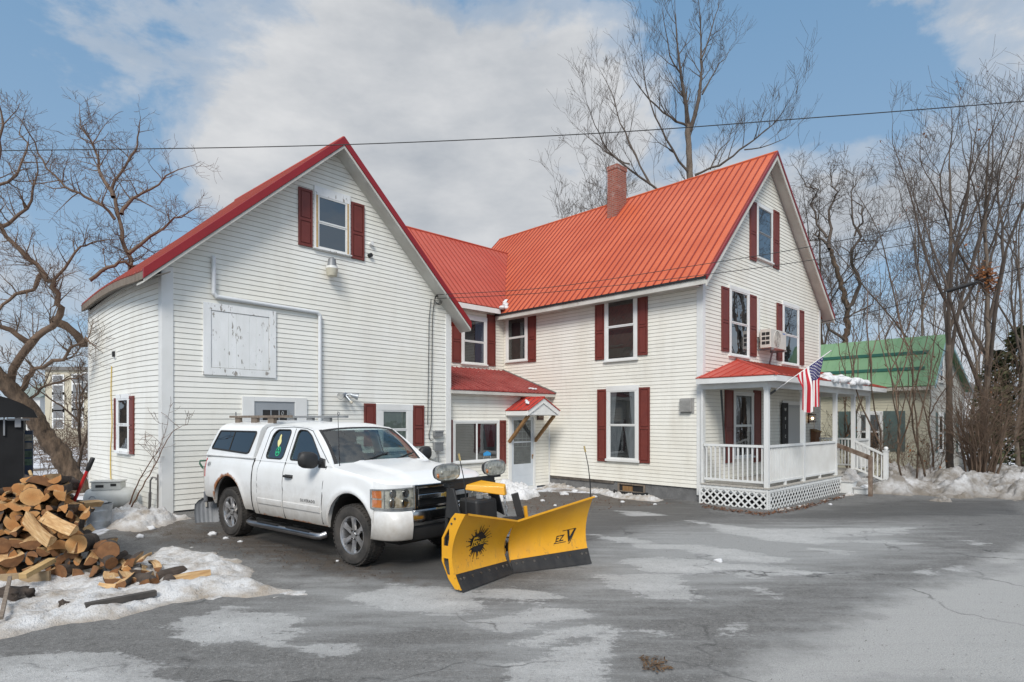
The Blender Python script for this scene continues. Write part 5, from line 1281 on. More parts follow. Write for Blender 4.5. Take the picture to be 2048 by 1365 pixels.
# shut lines on the lower body
for sg in (-1, 1):
    mb = MB(T)
    def strip(pts, r=.006):
        mb.tube([(x, sg * (halfw(x, z) - .0005), z) for x, z in pts], r, 4)
    strip([(-.64, 1.34), (-.66, 1.1), (-.69, .8), (-.71, .6), (-.72, .50)]); strip([(-1.80, 1.35)] + [(-1.80, z) for z in (1.2, 1.05, .95, .9, .85, .7, .55, .48)])
    strip([(-2.60, 1.35)] + [(-2.62, z) for z in (1.2, 1.05, .95, .9, .85, .7, .55, .48)], .004)
    strip([(-2.79, 1.37)] + [(-2.79, z) for z in (1.25, 1.1, .98, .9, .8, .7, .6, .5)], .013)
    mb.build('door_gap', RUB, body)
    mb = MB(T); rows = []
    for k in range(26):
        x = -.74 - 1.03 * k / 25; rows.append([(x, sg * (halfw(x, z) + o), z) for z, o in ((.655, -.002), (.665, .014), (.705, .018), (.745, .014), (.755, -.002))])
    mb.loft(rows, 0, False, True); rows = []
    for k in range(20):
        x = -1.83 - .75 * k / 19; rows.append([(x, sg * (halfw(x, z) + o), z) for z, o in ((.655, -.002), (.665, .014), (.705, .018), (.745, .014), (.755, -.002))])
    mb.loft(rows, 0, False, True); mol = mb.build('side_moulding', PAINT, truck, smooth=True, angle=30)
    mb = MB(T); mb.box(-1.71, sg * halfw(-1.6, 1.14) - .01, 1.115, -1.50, sg * halfw(-1.6, 1.14) + .01, 1.165)
    mb.tube([(-1.72, sg * (halfw(-1.7, 1.14) + .01), 1.14), (-1.68, sg * (halfw(-1.7, 1.14) + .05), 1.145), (-1.54, sg * (halfw(-1.6, 1.14) + .05), 1.145), (-1.50, sg * (halfw(-1.5, 1.14) + .01), 1.14)], .02, 6); mb.build('door_handle', BLACK, truck, smooth=True)
    # mirror
    mb = MB(T); prof = []
    yc = sg * 1.13
    rings = []
    for j in range(9):
        s = -1 + 2 * j / 8; k_ = (1 - abs(s) ** 3.2) ** .5; y = yc + sg * s * .155
        rings.append([(-.83 + .09 * k_ * math.cos(a) - .02 * s, y, 1.425 + .015 * s + .122 * k_ * (abs(math.sin(a)) ** .7) * (1 if math.sin(a) > 0 else -1)) for a in [2 * math.pi * q_ / 14 for q_ in range(14)]])
    mb.loft(rings, 0, True, True); mi = mb.build('side_mirror', BLACK, truck, smooth=True)
    mb = MB(T); mb.hexa([(-.62, sg * .90, 1.33), (-.86, sg * .90, 1.33), (-.86, sg * .95, 1.30), (-.66, sg * .95, 1.30), (-.72, sg * .885, 1.44), (-.88, sg * .885, 1.46), (-.88, sg * .93, 1.42), (-.74, sg * .93, 1.42)]); mb.bar((-.80, sg * .92, 1.37), (-.82, sg * 1.03, 1.40), .08, .06); mb.build('mirror_arm', BLACK, mi, bevel=.01)
    # running board
    mb = MB(T); mb.tube([(-.66, sg * .93, .36), (-.70, sg * 1.0, .335), (-.80, sg * 1.02, .33), (-2.75, sg * 1.02, .33), (-2.86, sg * 1.0, .335), (-2.9, sg * .93, .36)], .048, 10)
    rb = mb.build('running_board', CHROMED, truck, smooth=True)
    for (x0, x1) in ((-.95, -1.6), (-1.85, -2.5)):
        mb = MB(T); mb.box(x1, sg * 1.02 - .035, .374, x0, sg * 1.02 + .035, .384); mb.build('tread_pad', RUB, rb)
    mb = MB(T); mb.loft([[(-4.885 + .02 * k, sg * (halfw(-4.86, z) + .004 - .03 * (k == 0)), z) for z in (.98, 1.1, 1.2, 1.31)] for k in (0, 1, 3, 5)], 0, False); mb.build('tail_light', TAIL, truck, smooth=True)
# lettering on the visible side
mb = MB(T); put_text(mb, 'SILVERADO', lambda u, v: (-1.06 + u, -(halfw(-1.0, .82) + .005), .81 + v), .062, bold=.0008, spacing=1.35); mb.build('lettering', BLACK, truck)
mb = MB(T); put_text(mb, '4X4', lambda u, v: (-4.56 + u, -(halfw(-4.56, 1.2 + v) + .004), 1.205 + v), .12, shear=.25, bold=.002); mb.build('lettering', GREYM, truck)
# tailgate, rear bumper, filler
mb = MB(T); mb.box(-4.89, -.94, .62, -4.85, .94, 1.365); mb.build('tailgate', PAINT, truck)
mb = MB(T); mb.box(-5.06, -.95, .50, -4.86, .95, .70); mb.build('rear_bumper', CHROMED, truck, bevel=.02)
mb = MB(T); mb.box(-4.84, -.9, 1.345, -2.8, .9, 1.36); mb.build('bed_floor', UNDER, truck)
# antenna
mb = MB(T); mb.tube([(-.46, -.84, 1.31), (-.50, -.845, 2.12)], [.007, .0035], 5); mb.build('aerial', RUB, truck)
# ---------------------------------------------------------------- cap over the bed
capw = lambda z: .945 - (z - 1.38) * .31 if z < 1.82 else .81 - .9 * (z - 1.82) ** 1.0
mb = MB(T); rows = []
def cap_section(x, lean):
    zs = [1.375, 1.42, 1.55, 1.70, 1.80, 1.87, 1.92]; r_ = []
    half = []
    for z in zs: half.append((capw(z) if z < 1.83 else {1.87: .775, 1.92: .70}[z], z))
    half += [(.5, 1.965), (.25, 1.985), (0, 1.99)]
    full_ = [(-y, z) for y, z in half] + [(y, z) for y, z in half[-2::-1]]
    return [(x + lean * (z - 1.375), y, z) for y, z in full_]
for x, ln in ((-4.86, .72), (-4.84, .72), (-4.3, .35), (-3.6, .1), (-3.2, .0), (-2.86, -.02), (-2.835, -.04)): rows.append(cap_section(x, ln))
mb.loft(rows, 0, False)
for r_ in (rows[0], rows[-1]): mb.flat(r_)
cap = mb.build('truck_cap', PAINT, truck, smooth=True, angle=35)
cw = rounded([(-4.60, 1.49), (-4.36, 1.80), (-2.94, 1.80), (-3.02, 1.46), (-3.10, 1.44)], .06)
for sg in (-1, 1):
    S = lambda x, z, o=0.0: (x, sg * (capw(z) + o), z)
    mb = MB(T); mb.flat([S(*p, .006) for p in cw]); pw = mb.build('cap_window', CGL, cap)
    mb = MB(T); mb.flat([S(*p, .003) for p in cw]); mb.build('cap_window_backing', DARK, pw)
    mb = MB(T); mb.tube([S(*p, .004) for p in cw] + [S(*cw[0], .004)], .016, 6); mb.tube([S(-3.75, 1.45, .006), S(-3.72, 1.80, .006)], .012, 5); mb.build('window_seal', RUB, pw, smooth=True)
mb = MB(T); mb.box(-4.88, -.955, 1.358, -2.83, .955, 1.385); mb.build('cap_flange', PAINT, cap, bevel=.006)
for y in (-.55, .55):
    mb = MB(T)
    for x in (-4.2, -3.55, -2.95): mb.box(x - .1, y - .03, 1.94, x + .1, y + .03, 2.035)
    mb.box(-4.62, y - .045, 2.035, -2.35, y + .045, 2.075)
    rk = mb.build('roof_rack_rail', WOODG if y < 0 else GREYM, cap)
    for x in (-4.35, -2.6):
        mb = MB(T); mb.tube([(x + .03 * math.cos(a), y, 2.11 + .03 * math.sin(a)) for a in [2 * math.pi * k / 12 for k in range(13)]], .007, 5); mb.build('eye_bolt', GREYM, rk)

# ================================================================= snow plough
PC = ground(1027, 1148); PC = Vector((PC.x, PC.y, 0))
plow = thing('snow_plow', 'yellow V shaped snow plow with black cutting edge mounted on the truck', 'snow plow', PC, 0)
m, t, b, co = new_mat('plow yellow'); MATS['plow yellow'] = m
sx = t.node('ShaderNodeSeparateXYZ'); t.link(co, sx.inputs[0])
c_ = t.mix(t.ramp(t.noise(co, 2.5, 5), [(.35, 0.), (.7, 1.)]), (.74, .365, .012), (.66, .305, .010))
lowf = t.ramp(sx.outputs[2], [(.12, 1.), (.52, 0.)])
scr = t.ramp(t.noise(t.mapping(co, (9, 9, 1.2)), 2.2, 7, .75), [(.56, 0.), (.66, 1.)])
c_ = t.mix(t.math('MULTIPLY', scr, t.math('ADD', t.math('MULTIPLY', lowf, .55), .10)), c_, (.22, .14, .06))
c_ = t.mix(t.math('MULTIPLY', t.ramp(t.noise(co, 16, 6, .75), [(.60, 0.), (.66, 1.)]), t.math('MULTIPLY', lowf, .8)), c_, (.07, .055, .045))
c_ = t.mix(t.math('MULTIPLY', t.ramp(t.noise(t.mapping(co, (1, 1, .25)), 3, 6, .7), [(.5, 0.), (.8, 1.)]), .35), c_, (.45, .27, .08))
t.link(c_, b.inputs['Base Color']); b.inputs['Roughness'].default_value = .45; b.inputs['Coat Weight'].default_value = .12
YEL = m
YELD = mat('plow yellow dirty', (.60, .29, .012), (.20, .13, .06), 5, rough=.5)
EDGE = mat('black cutting edge', (.010, .010, .011), (.028, .027, .026), 4, rough=.6, bump=.3, stretch=(2, 2, .6))
BOLT = mat('dull bolt', (.20, .19, .18), (.1, .08, .06), 9, rough=.5, metal=.6)
def wing_blade(tip, hts, nsgn, logo):
    tip = Vector((tip[0], tip[1], 0)) - PC; L = tip.length; u = tip.normalized(); n = Vector((u.y, -u.x, 0)) * nsgn      # n points forward (towards the camera)
    h = lambda s: hts[0] + (hts[1] - hts[0]) * s
    lean = -.07
    def off(v): return -.155 * math.sin(math.pi * min(1, max(0, v)) ** .9) + .05 * v ** 3 + lean * v * .0
    def P(s, v, o=0.0):
        s0 = .0; z = .015 + h(s) * v
        return u * (L * (s0 + (1 - s0) * s)) + n * (off(v) + o) + Vector((0, 0, z))
    mb = MB(); N1, N2 = 16, 14; v0 = .20
    rows = [[P(i / N1, v0 - .03 + (1.03 - v0) * j / N2) for j in range(N2 + 1)] for i in range(N1 + 1)]
    back = [[P(i / N1, v0 - .03 + (1.03 - v0) * j / N2, -.018) for j in range(N2 + 1)] for i in range(N1 + 1)]
    mb.loft(rows, 0, False); mb.loft(back, 0, False)
    for a in (0, N1): mb.loft([rows[a], back[a]], 0, False)
    mb.loft([[r_[-1] for r_ in rows], [r_[-1] for r_ in back]], 0, False)
    # top flange rolled forward
    mb.loft([[P(i / N1, 1.0, .0) for i in range(N1 + 1)], [P(i / N1, 1.0, .035) + Vector((0, 0, .012)) for i in range(N1 + 1)], [P(i / N1, 1.0, .035) - Vector((0, 0, .012)) for i in range(N1 + 1)]], 0, False)
    w = mb.build('plow_wing', YEL, plow, smooth=True, angle=45)
    mb = MB(); mb.loft([[P(s, 0, .012), P(s, .05, .012), P(s, v0 + .005, .014), P(s, v0 + .005, -.0), P(s, 0, -.012)] for s in [i / 12 for i in range(13)]], 0, True, True)
    ce = mb.build('cutting_edge', EDGE, w)
    for s in (.06, .14, .28, .42, .58, .74, .9, .96):
        mb = MB(); c = P(s, v0 * .72, .016); mb.tube([c - n * .01, c + n * .012], .016, 6); mb.build('bolt', BOLT, ce)
    # back ribs
    for s in (.12, .4, .7):
        mb = MB(); mb.flat([P(s, v, -.018) for v in [.1 + .08 * k for k in range(12)]] + [P(s, .9, 0) * 1 - n * .10 + n * 0 + Vector((0, 0, 0)), P(s, .5, 0) - n * .06, P(s, .12, 0) - n * .16], back=u * .012); mb.build('rib', YEL, w)
    # marker stick
    mb = MB(); b0 = P(.97, 1.0, -.02); mb.tube([b0, b0 + Vector((-.005, 0, .2)), b0 + Vector((-.03, 0, .42)), b0 + Vector((-.075, 0, .64))], [.010, .008, .006, .005], 6); mk = mb.build('marker_stick', BLACK, w)
    mb = MB(); e = b0 + Vector((-.075, 0, .64)); mb.tube([e - Vector((-.005, 0, .02)), e + Vector((-.012, 0, .06))], .012, 6); mb.build('stick_tip', mat('tan tip', (.4, .3, .12), rough=.6), mk)
    # round hinge boss at the inner end
    mb = MB(); c = P(.04, .52, .004); mb.lathe([(.0, .0), (.10, .004), (.12, -.01)], (0, 0, 0), 'y', 20); 
    return w, P, u, n, L
GL, GRr = ground(925, 1187), ground(1183, 1129)
wl_, PL, uL, nL, LL = wing_blade((GL.x, GL.y), (.675, .90), -1, 0)
wr_, PR, uR, nR, LR = wing_blade((GRr.x, GRr.y), (.675, .93), 1, 1)
# outer end plate of the near wing with cut-outs
mb = MB(); pl = [PL(1.0, v, .004) for v in [.02 + .098 * k for k in range(11)]]
hL = .90; zz = lambda v: .015 + hL * v
base_ = uL * LL
bk = [(-.10, 1.0), (-.16, .93), (-.30, .66), (-.30, .36), (-.20, .14), (-.10, .02)]
outer = pl + [base_ + nL * d + Vector((0, 0, zz(v))) for d, v in bk]
h1 = [base_ + nL * d + Vector((0, 0, zz(v))) for d, v in ((-.19, .80), (-.27, .66), (-.275, .56), (-.205, .56), (-.185, .68))]
h2 = [base_ + nL * d + Vector((0, 0, zz(v))) for d, v in ((-.20, .40), (-.275, .40), (-.27, .32), (-.22, .19), (-.175, .19))]
mb.flat(outer, [h1, h2], back=uL * .014); ep = mb.build('end_plate', YEL, wl_)
mb = MB()
for d, v in ((-.10, .93), (-.15, .86)):
    c = base_ + nL * d + Vector((0, 0, zz(v))); mb.tube([c - uL * .01, c + uL * .022], .014, 8)
for hh in (h1, h2): pass
mb.build('bolt', BOLT, ep)
# lettering: black splash with yellow word, and outlined maker's mark
def on_left(s, v): return lambda a, c: PL(s - a * 1.0 / LL, v + c / .8, .0035)
SPL = mat('decal black', (.012, .011, .011), rough=.5)
rs = random.Random(5); mb = MB(); pts = []
for k in range(72):
    a = 2 * math.pi * k / 72; r_ = .112 * (1 + .05 * math.sin(5 * a)) ; pts.append((r_ * math.cos(a) * 1.35, r_ * math.sin(a) * 1.12))
fl_ = on_left(.56, .60)
def dec(mb, p2, f): 
    L3 = [Vector((*p, 0)) for p in p2]; i0 = [mb.av(f(p[0], p[1])) for p in p2]
    for t_ in tessellate_polygon([L3]): mb.face([i0[k] for k in t_])
dec(mb, pts, fl_)
for k in range(26):
    a = 2 * math.pi * k / 26 + rs.uniform(-.08, .08); l = rs.uniform(.17, .225); w = rs.uniform(.010, .017); ca, sa = math.cos(a), math.sin(a)
    dec(mb, [(.085 * ca - w * sa, .085 * sa + w * ca), (.085 * ca + w * sa, .085 * sa - w * ca), (l * ca + .003 * sa, l * sa - .003 * ca), (l * ca - .003 * sa, l * sa + .003 * ca)], fl_)
    if rs.random() < .6:
        l2 = l + rs.uniform(.005, .03); q = .008; dec(mb, [(l2 * ca + q * math.cos(j), l2 * sa + q * math.sin(j)) for j in (0, 1.05, 2.1, 3.14, 4.2, 5.2)], fl_)
mb.build('splash_decal', SPL, wl_)
mb = MB(); f2 = lambda a, c: PL(.56 - (a * 1.25 + c * -.1) / LL, .60 + (c * 1.1 + a * .22) / .8, .008)
put_text(mb, 'F', lambda a, c: f2(a - .082, c + .01), .15, shear=.25, bold=.003); put_text(mb, 'ISHER', lambda a, c: f2(a + .028, c - .008), .082, shear=.25, bold=.002); 
dec(mb, [(-.06, .045), (.0, .045), (.0, .055), (-.055, .055)], f2)
mb.build('lettering', mat('decal yellow', (.66, .36, .02), rough=.5), wl_)
f3 = lambda a, c: PR(.70 + a / LR, .415 + c / .85, .0035)
mb = MB(); put_text(mb, 'EZ', lambda a, c: f3(a - .075, c), .115, shear=.3, bold=.002); put_text(mb, 'V', lambda a, c: f3(a + .075, c + .01), .215, shear=.35, bold=.006)
for (a, c) in (((-.16, -.055), (.03, -.055)), ((-.02, .10), (.19, .10)), ((.19, .10), (.085, -.08)), ((.06, -.08), (.085, -.08)), ((-.155, -.055), (-.13, -.04))):
    A_, C_ = Vector(a), Vector(c); d_ = (C_ - A_).normalized() * .0; nn_ = Vector((-(C_ - A_).y, (C_ - A_).x)).normalized() * .0045
    dec(mb, [tuple(A_ - nn_), tuple(C_ - nn_), tuple(C_ + nn_), tuple(A_ + nn_)], f3)
mb.build('lettering', SPL, wr_)
# hinge pin between the wings
mb = MB(); hq = -(uL + uR).normalized() * 0 + Vector((-.16, .16, 0)); mb.tube([hq + Vector((0, 0, .05)), hq + Vector((0, 0, .64))], .045, 10)
for k in range(5): mb.tube([hq + Vector((0, 0, .12 + k * .11)), hq + Vector((0, 0, .18 + k * .11))], .06, 10)
mb.build('hinge', YELD, plow, smooth=True)
mb = MB(); dd = Vector((math.cos(TR_A), math.sin(TR_A), 0)); lf = Vector((-dd.y, dd.x, 0))
mb.lathe([(.0, .70), (.13, .70), (.13, .685), (.0, .685)], (-.02, .16, 0), 'z', 16); mb.build('hinge_cap', BLACK, plow, smooth=True, angle=30)
# push frame, hydraulic unit, lift arm, lamps
def D(a, b_, z): return dd * a + lf * b_ + Vector((0, 0, z))
mb = MB()
for s in (-.42, .42): mb.bar(D(-.78, s, .35), D(-.22, s * .25, .30), .10, .12); mb.bar(D(-.80, s, .32), D(-.72, s, 1.14), .05, .09, up=lf)
mb.bar(D(-.76, -.47, 1.14), D(-.76, .47, 1.14), .09, .07); mb.bar(D(-.7, -.45, .42), D(-.7, .45, .42), .12, .12)
mb.hexa([D(-.75, -.48, .72), D(-.50, -.44, .66), D(-.50, -.41, .66), D(-.75, -.45, .72), D(-.75, -.48, 1.10), D(-.66, -.44, 1.10), D(-.66, -.41, 1.10), D(-.75, -.45, 1.10)])
mb.hexa([D(-.75, .45, .72), D(-.50, .41, .66), D(-.50, .44, .66), D(-.75, .48, .72), D(-.75, .45, 1.10), D(-.66, .41, 1.10), D(-.66, .44, 1.10), D(-.75, .48, 1.10)])
mb.build('push_frame', BLACK, plow, bevel=.008)
mb = MB(); c0, c1 = (-.66, -.24), (-.36, .22)
mb.hexa([D(-.70, -.30, .52), D(-.36, -.26, .52), D(-.36, .14, .52), D(-.70, .16, .52), D(-.70, -.30, .96), D(-.40, -.26, .94), D(-.40, .14, .94), D(-.70, .16, .96)])
hy = mb.build('hydraulic_unit', BLACK, plow, bevel=.035)
mb = MB(); mb.tube([D(-.5, -.1, .95), D(-.5, -.1, 1.0)], .05, 10); mb.bar(D(-.62, .0, .965), D(-.42, .02, .955), .05, .03); mb.build('filler_cap', GREYM, hy)
for s in (-.3, .3):
    mb = MB(); mb.tube([D(-.62, s * .4, .45), D(-.40, s * .9, .40)], .045, 10, 0); mb.tube([D(-.40, s * .9, .40), D(-.22, s * 1.5, .38)], .024, 8, 1); mb.build('ram', [BLACK, CHROME], plow, smooth=True)
# yellow lift arm
mb = MB(); mb.hexa([D(-.72, -.16, 1.05), D(-.26, .14, .98), D(-.30, .24, .98), D(-.74, .20, 1.05), D(-.72, -.14, 1.12), D(-.28, .15, 1.10), D(-.32, .23, 1.13), D(-.74, .18, 1.16)])
mb.build('lift_arm', YEL, plow, bevel=.012)
mb = MB()
for k in range(9):
    z = .97 - k * .055; c = D(-.30 + .01 * k, .18, z); ax = (dd if k % 2 else lf)
    mb.tube([c + ax * .017 * math.cos(a) + Vector((0, 0, .036 * math.sin(a))) for a in [2 * math.pi * q_ / 10 for q_ in range(11)]], .007, 5)
mb.build('chain', GALV, plow)
mb = MB(); mb.bar(D(-.22, .30, 1.0), D(-.10, .40, .40), .05, .10); mb.build('stop_arm', BLACK, plow, bevel=.006)
mb = MB(); mb.tube([D(-.13, .42, .82), D(-.12, .44, .62)], .028, 8); mb.build('grip', YEL, plow, smooth=True)
# lamps on a bar
mb = MB(); mb.bar(D(-.74, -.56, 1.19), D(-.74, .60, 1.19), .05, .03); mb.tube([D(-.74, -.40, 1.20), D(-.74, -.40, 1.26)], .03, 8); mb.tube([D(-.74, .44, 1.20), D(-.74, .44, 1.26)], .03, 8); mb.bar(D(-.74, -.44, 1.12), D(-.74, .44, 1.12), .06, .08); mb.build('lamp_bar', BLACK, plow)
for y in (-.50, .46):
    rows = []
    sec = [(-.175, .6), (-.16, .82), (-.10, 1.0), (.05, 1.0), (.13, .86), (.17, .62)]
    def lp(a, yv, zq): return D(-.74 + a, y + yv, 1.315 + zq)
    mb = MB(); N = 20
    def oval(a, k, dx=1.0): return [lp(a, .225 * k * dx * math.copysign(abs(math.cos(q_)) ** .6, math.cos(q_)), .108 * k * math.copysign(abs(math.sin(q_)) ** .7, math.sin(q_))) for q_ in [2 * math.pi * j / N for j in range(N)]]
    mb.loft([oval(-.11, .45), oval(-.10, .62), oval(-.02, .93), oval(.035, 1.0)], 0, True, True); lamp = mb.build('plow_lamp', BLACK, plow, smooth=True)
    mb = MB(); mb.loft([oval(.036, .99), oval(.045, .93), oval(.01, .55), oval(.005, .1)], 0, True, True); mb.ball(lp(.02, -.10, 0), .03, n=5)
    mb.build('reflector', REFL, lamp, smooth=True)
    mb = MB(); mb.box(0, 0, 0, .001, .001, .001); 
    mb = MB(); q0 = lp(.03, -.17, -.04); mb.ball(q0, .022, .03, .035, n=5); mb.build('indicator', AMBER, lamp, smooth=True)
    mb = MB(); mb.loft([oval(.034, 1.0), oval(.06, .97), oval(.078, .80), oval(.085, .45), oval(.087, .1)], 0, True, True); mb.build('lens', LENS, lamp, smooth=True)
    mb = MB(); o_ = oval(.036, 1.005); mb.tube(o_ + [o_[0]], .007, 5); mb.build('bezel', GREYM, lamp)
# ================================================================= firewood
BARK = mat('bark', (.075, .055, .042), (.028, .021, .017), 7, rough=.95, bump=.9, bscale=14, c3=(.22, .19, .16), s3=6, lo3=.6, hi3=.75)
SPLITW = mat('split wood face', (.56, .36, .17), (.36, .19, .075), 3, rough=.8, bump=.35, bscale=30, stretch=(14, 14, 2.0), c3=(.68, .50, .28), s3=2, lo3=.5, hi3=.7)
m, t, b, co = new_mat('cut end grain'); MATS['endgrain'] = m
oi = t.node('ShaderNodeObjectInfo')
ln = t.node('ShaderNodeVectorMath', operation='LENGTH'); mp = t.mapping(co, (1, 1, 0)); t.link(mp, ln.inputs[0])
rg = t.math('SINE', t.math('MULTIPLY', t.math('ADD', ln.outputs['Value'], t.math('MULTIPLY', t.noise(co, 9, 3), .02)), 330.0))
c = t.mix(t.ramp(ln.outputs['Value'], [(.02, 0.0), (.13, 1.0)]), (.46, .215, .07), (.60, .35, .145))
c = t.mix(t.math('MULTIPLY', t.ramp(rg, [(0.3, 0.), (1., 1.)]), .22), c, (.30, .14, .05))
c = t.mix(t.math('MULTIPLY', t.ramp(t.noise(co, 16, 5, .7), [(.5, 0.), (.75, 1.)]), .6), c, (.25, .12, .045))
c = t.mix(t.math('MULTIPLY', t.ramp(oi.outputs['Random'], [(.2, 0.), (1., 1.)]), .8), c, (.32, .135, .045))
t.link(c, b.inputs['Base Color']); b.inputs['Roughness'].default_value = .85
bp = t.node('ShaderNodeBump'); bp.inputs['Strength'].default_value = .3; bp.inputs['Distance'].default_value = .01; t.link(t.noise(co, 70, 3), bp.inputs['Height']); t.link(bp.outputs[0], b.inputs['Normal'])
ENDG = m
ENDD = mat('dark wet end grain', (.25, .115, .045), (.13, .058, .024), 9, rough=.8, bump=.3, bscale=60, c3=(.36, .2, .09), s3=5, lo3=.58, hi3=.75)
rw = random.Random(11)
def log_mesh(shape, r, L):
    """log along local z from 0 to L; shape: full, half, quarter, wedge, chunk"""
    n = 14; sec = []; kinds = []
    if shape == 'full': a0, a1 = 0, 2 * math.pi
    elif shape == 'half': a0, a1 = math.pi, 2 * math.pi
    elif shape == 'quarter': a0, a1 = math.pi * 1.25, math.pi * 1.80
    else: a0, a1 = math.pi * 1.30, math.pi * 1.66
    k_ = n if shape == 'full' else 9
    for k in range(k_ if shape == 'full' else k_ + 1):
        a = a0 + (a1 - a0) * k / k_; rr = r * (1 + rw.uniform(-.05, .05)); sec.append((rr * math.cos(a), rr * math.sin(a) * .94)); kinds.append(0)
    if shape == 'half':
        for f in (.75, .5, .25): x = sec[-1 - 0][0] if False else r * (2 * f - 1); sec.append((x, rw.uniform(-.012, .014))); kinds.append(1)
        kinds[k_] = 1
    elif shape != 'full':
        sec.append((rw.uniform(-.02, .02), rw.uniform(.0, .03))); kinds[k_] = 1; kinds.append(1)
        if shape == 'chunk': sec[-1] = (-r * .5, -.02); sec.append((-r * .62, -r * .42)); kinds.append(1)
    cx = sum(p[0] for p in sec) / len(sec); cy = sum(p[1] for p in sec) / len(sec)
    off = (cx, cy) if shape != 'full' else (0, 0)
    mb = MB(); NR = 5; rings = []
    bx, by = rw.uniform(-.02, .02), rw.uniform(-.02, .02)
    for j in range(NR):
        f = j / (NR - 1); g = math.sin(f * math.pi); tw = 1 + rw.uniform(-.03, .03); cant = rw.uniform(-.02, .02)
        rings.append([mb.av((p[0] * tw - off[0] + bx * g, p[1] * tw - off[1] + by * g, f * L + (cant * p[0] / r if j in (0, NR - 1) else 0))) for p in sec])
    m_ = len(sec)
    for a, b_ in zip(rings, rings[1:]):
        for k in range(m_): mb.face((a[k], a[(k + 1) % m_], b_[(k + 1) % m_], b_[k]), kinds[k])
    c0 = mb.av((-off[0] * .3, -off[1] * .3, 0)); c1 = mb.av((-off[0] * .3, -off[1] * .3, L))
    for k in range(m_): mb.face((rings[0][(k + 1) % m_], rings[0][k], c0), 2); mb.face((rings[-1][k], rings[-1][(k + 1) % m_], c1), 2)
    return mb
LOGN = 0
GRP = 'split firewood logs heaped in the woodpile'
def add_log(pos, d, roll, shape, r, L, label=None, grp=GRP, end_m=None):
    global LOGN
    o = log_mesh(shape, r, L).build('firewood_log', [BARK, SPLITW, end_m or ENDG], None, smooth=True, angle=38)
    d = Vector(d).normalized(); q = d.to_track_quat('Z', 'Y')
    o.rotation_mode = 'QUATERNION'; 
    from mathutils import Quaternion
    o.rotation_quaternion = q @ Quaternion((0, 0, 1), roll); o.location = pos
    tag(o, label, 'firewood', grp); LOGN += 1; return o
# silhouette of the heap: columns of the photograph at the depth of its face
FACEZ = 7.45
prof_px = [(-260, 990), (-120, 985), (0, 985), (60, 965), (95, 948), (150, 952), (172, 985), (188, 1020), (200, 1062), (235, 1075), (262, 1105), (295, 1112), (335, 1138), (368, 1175)]
PR_ = [((px - CX) / F * FACEZ, CAMH + (HY - py) / F * FACEZ) for px, py in prof_px]
rows_y = {}
SHN = {'full': 'round', 'half': 'half round', 'quarter': 'quarter split', 'wedge': 'thin wedge shaped', 'chunk': 'blocky split'}
def heap_label(sh, x, z, zt, layer):
    zone = 'near the top' if z > zt - .28 else ('at the bottom' if z < .32 else 'in the middle')
    side = 'left part' if x < -5.45 else 'right part'
    return '%s firewood log %s of the woodpile, %s' % (SHN[sh], zone, side)
for layer in range(3):
    z = .10 + .03 * layer; row = 0
    while z < 1.35:
        x = -7.6 + (.11 if row % 2 else 0) + .05 * layer
        while x < -3.85:
            yb0 = FACEZ + .05 + .30 * z + layer * .30; q_ = FACEZ / yb0; zt = 2 + (interp(PR_, x * q_) - .10 - 2) / q_
            r = rw.choice([.07, .08, .092, .105, .122]); sh = rw.choice(['half', 'half', 'half', 'quarter', 'quarter', 'chunk', 'full', 'wedge'])
            if layer == 0: pass
            ok = z + r * .55 < zt + .07
            # front rows lean back with height
            yb = FACEZ + .05 + .30 * z + layer * .30 + rw.uniform(-.07, .07)
            if layer == 2 and z < .5: ok = False
            if layer == 1 and z < .25 and x < -5: ok = False
            if ok:
                yaw = -.50 + rw.gauss(0, .26); pit = rw.gauss(0, .10)
                d = (math.sin(yaw), math.cos(yaw), math.sin(pit))
                roll = {'half': rw.choice([0, 0, math.pi, .5, -.4, 2.6]), 'full': rw.uniform(0, 6), 'quarter': rw.uniform(0, 6.28), 'wedge': rw.uniform(0, 6.28), 'chunk': rw.uniform(0, 6.28)}[sh] + rw.gauss(0, .25)
                g_ = gz(x, yb)
                add_log((x + rw.uniform(-.03, .03), yb - .2, g_ + z + .05 + rw.uniform(-.02, .02)), d, roll, sh, r, rw.uniform(.38, .46), heap_label(sh, x, z, zt, layer), end_m=ENDD if rw.random() < (.8 if z < .5 else .35) else None)
            x += r * 1.52 + rw.uniform(.0, .025)
        z += .108; row += 1
# two pale splits lying across the face, seen lengthwise
def lay(pa, pb, da, db, sh, r, roll, label):
    a, b_ = at(*pa, da), at(*pb, db); return add_log(a, b_ - a, roll, sh, r, (b_ - a).length, label, None, SPLITW)
lay((105, 1085), (55, 1035), 7.15, 7.45, 'chunk', .13, 5.4, 'pale split log lying slanted across the front of the woodpile')
lay((150, 1065), (90, 1035), 7.2, 7.5, 'chunk', .12, 5.9, 'pale square split log lying on the woodpile face, right of another pale split')
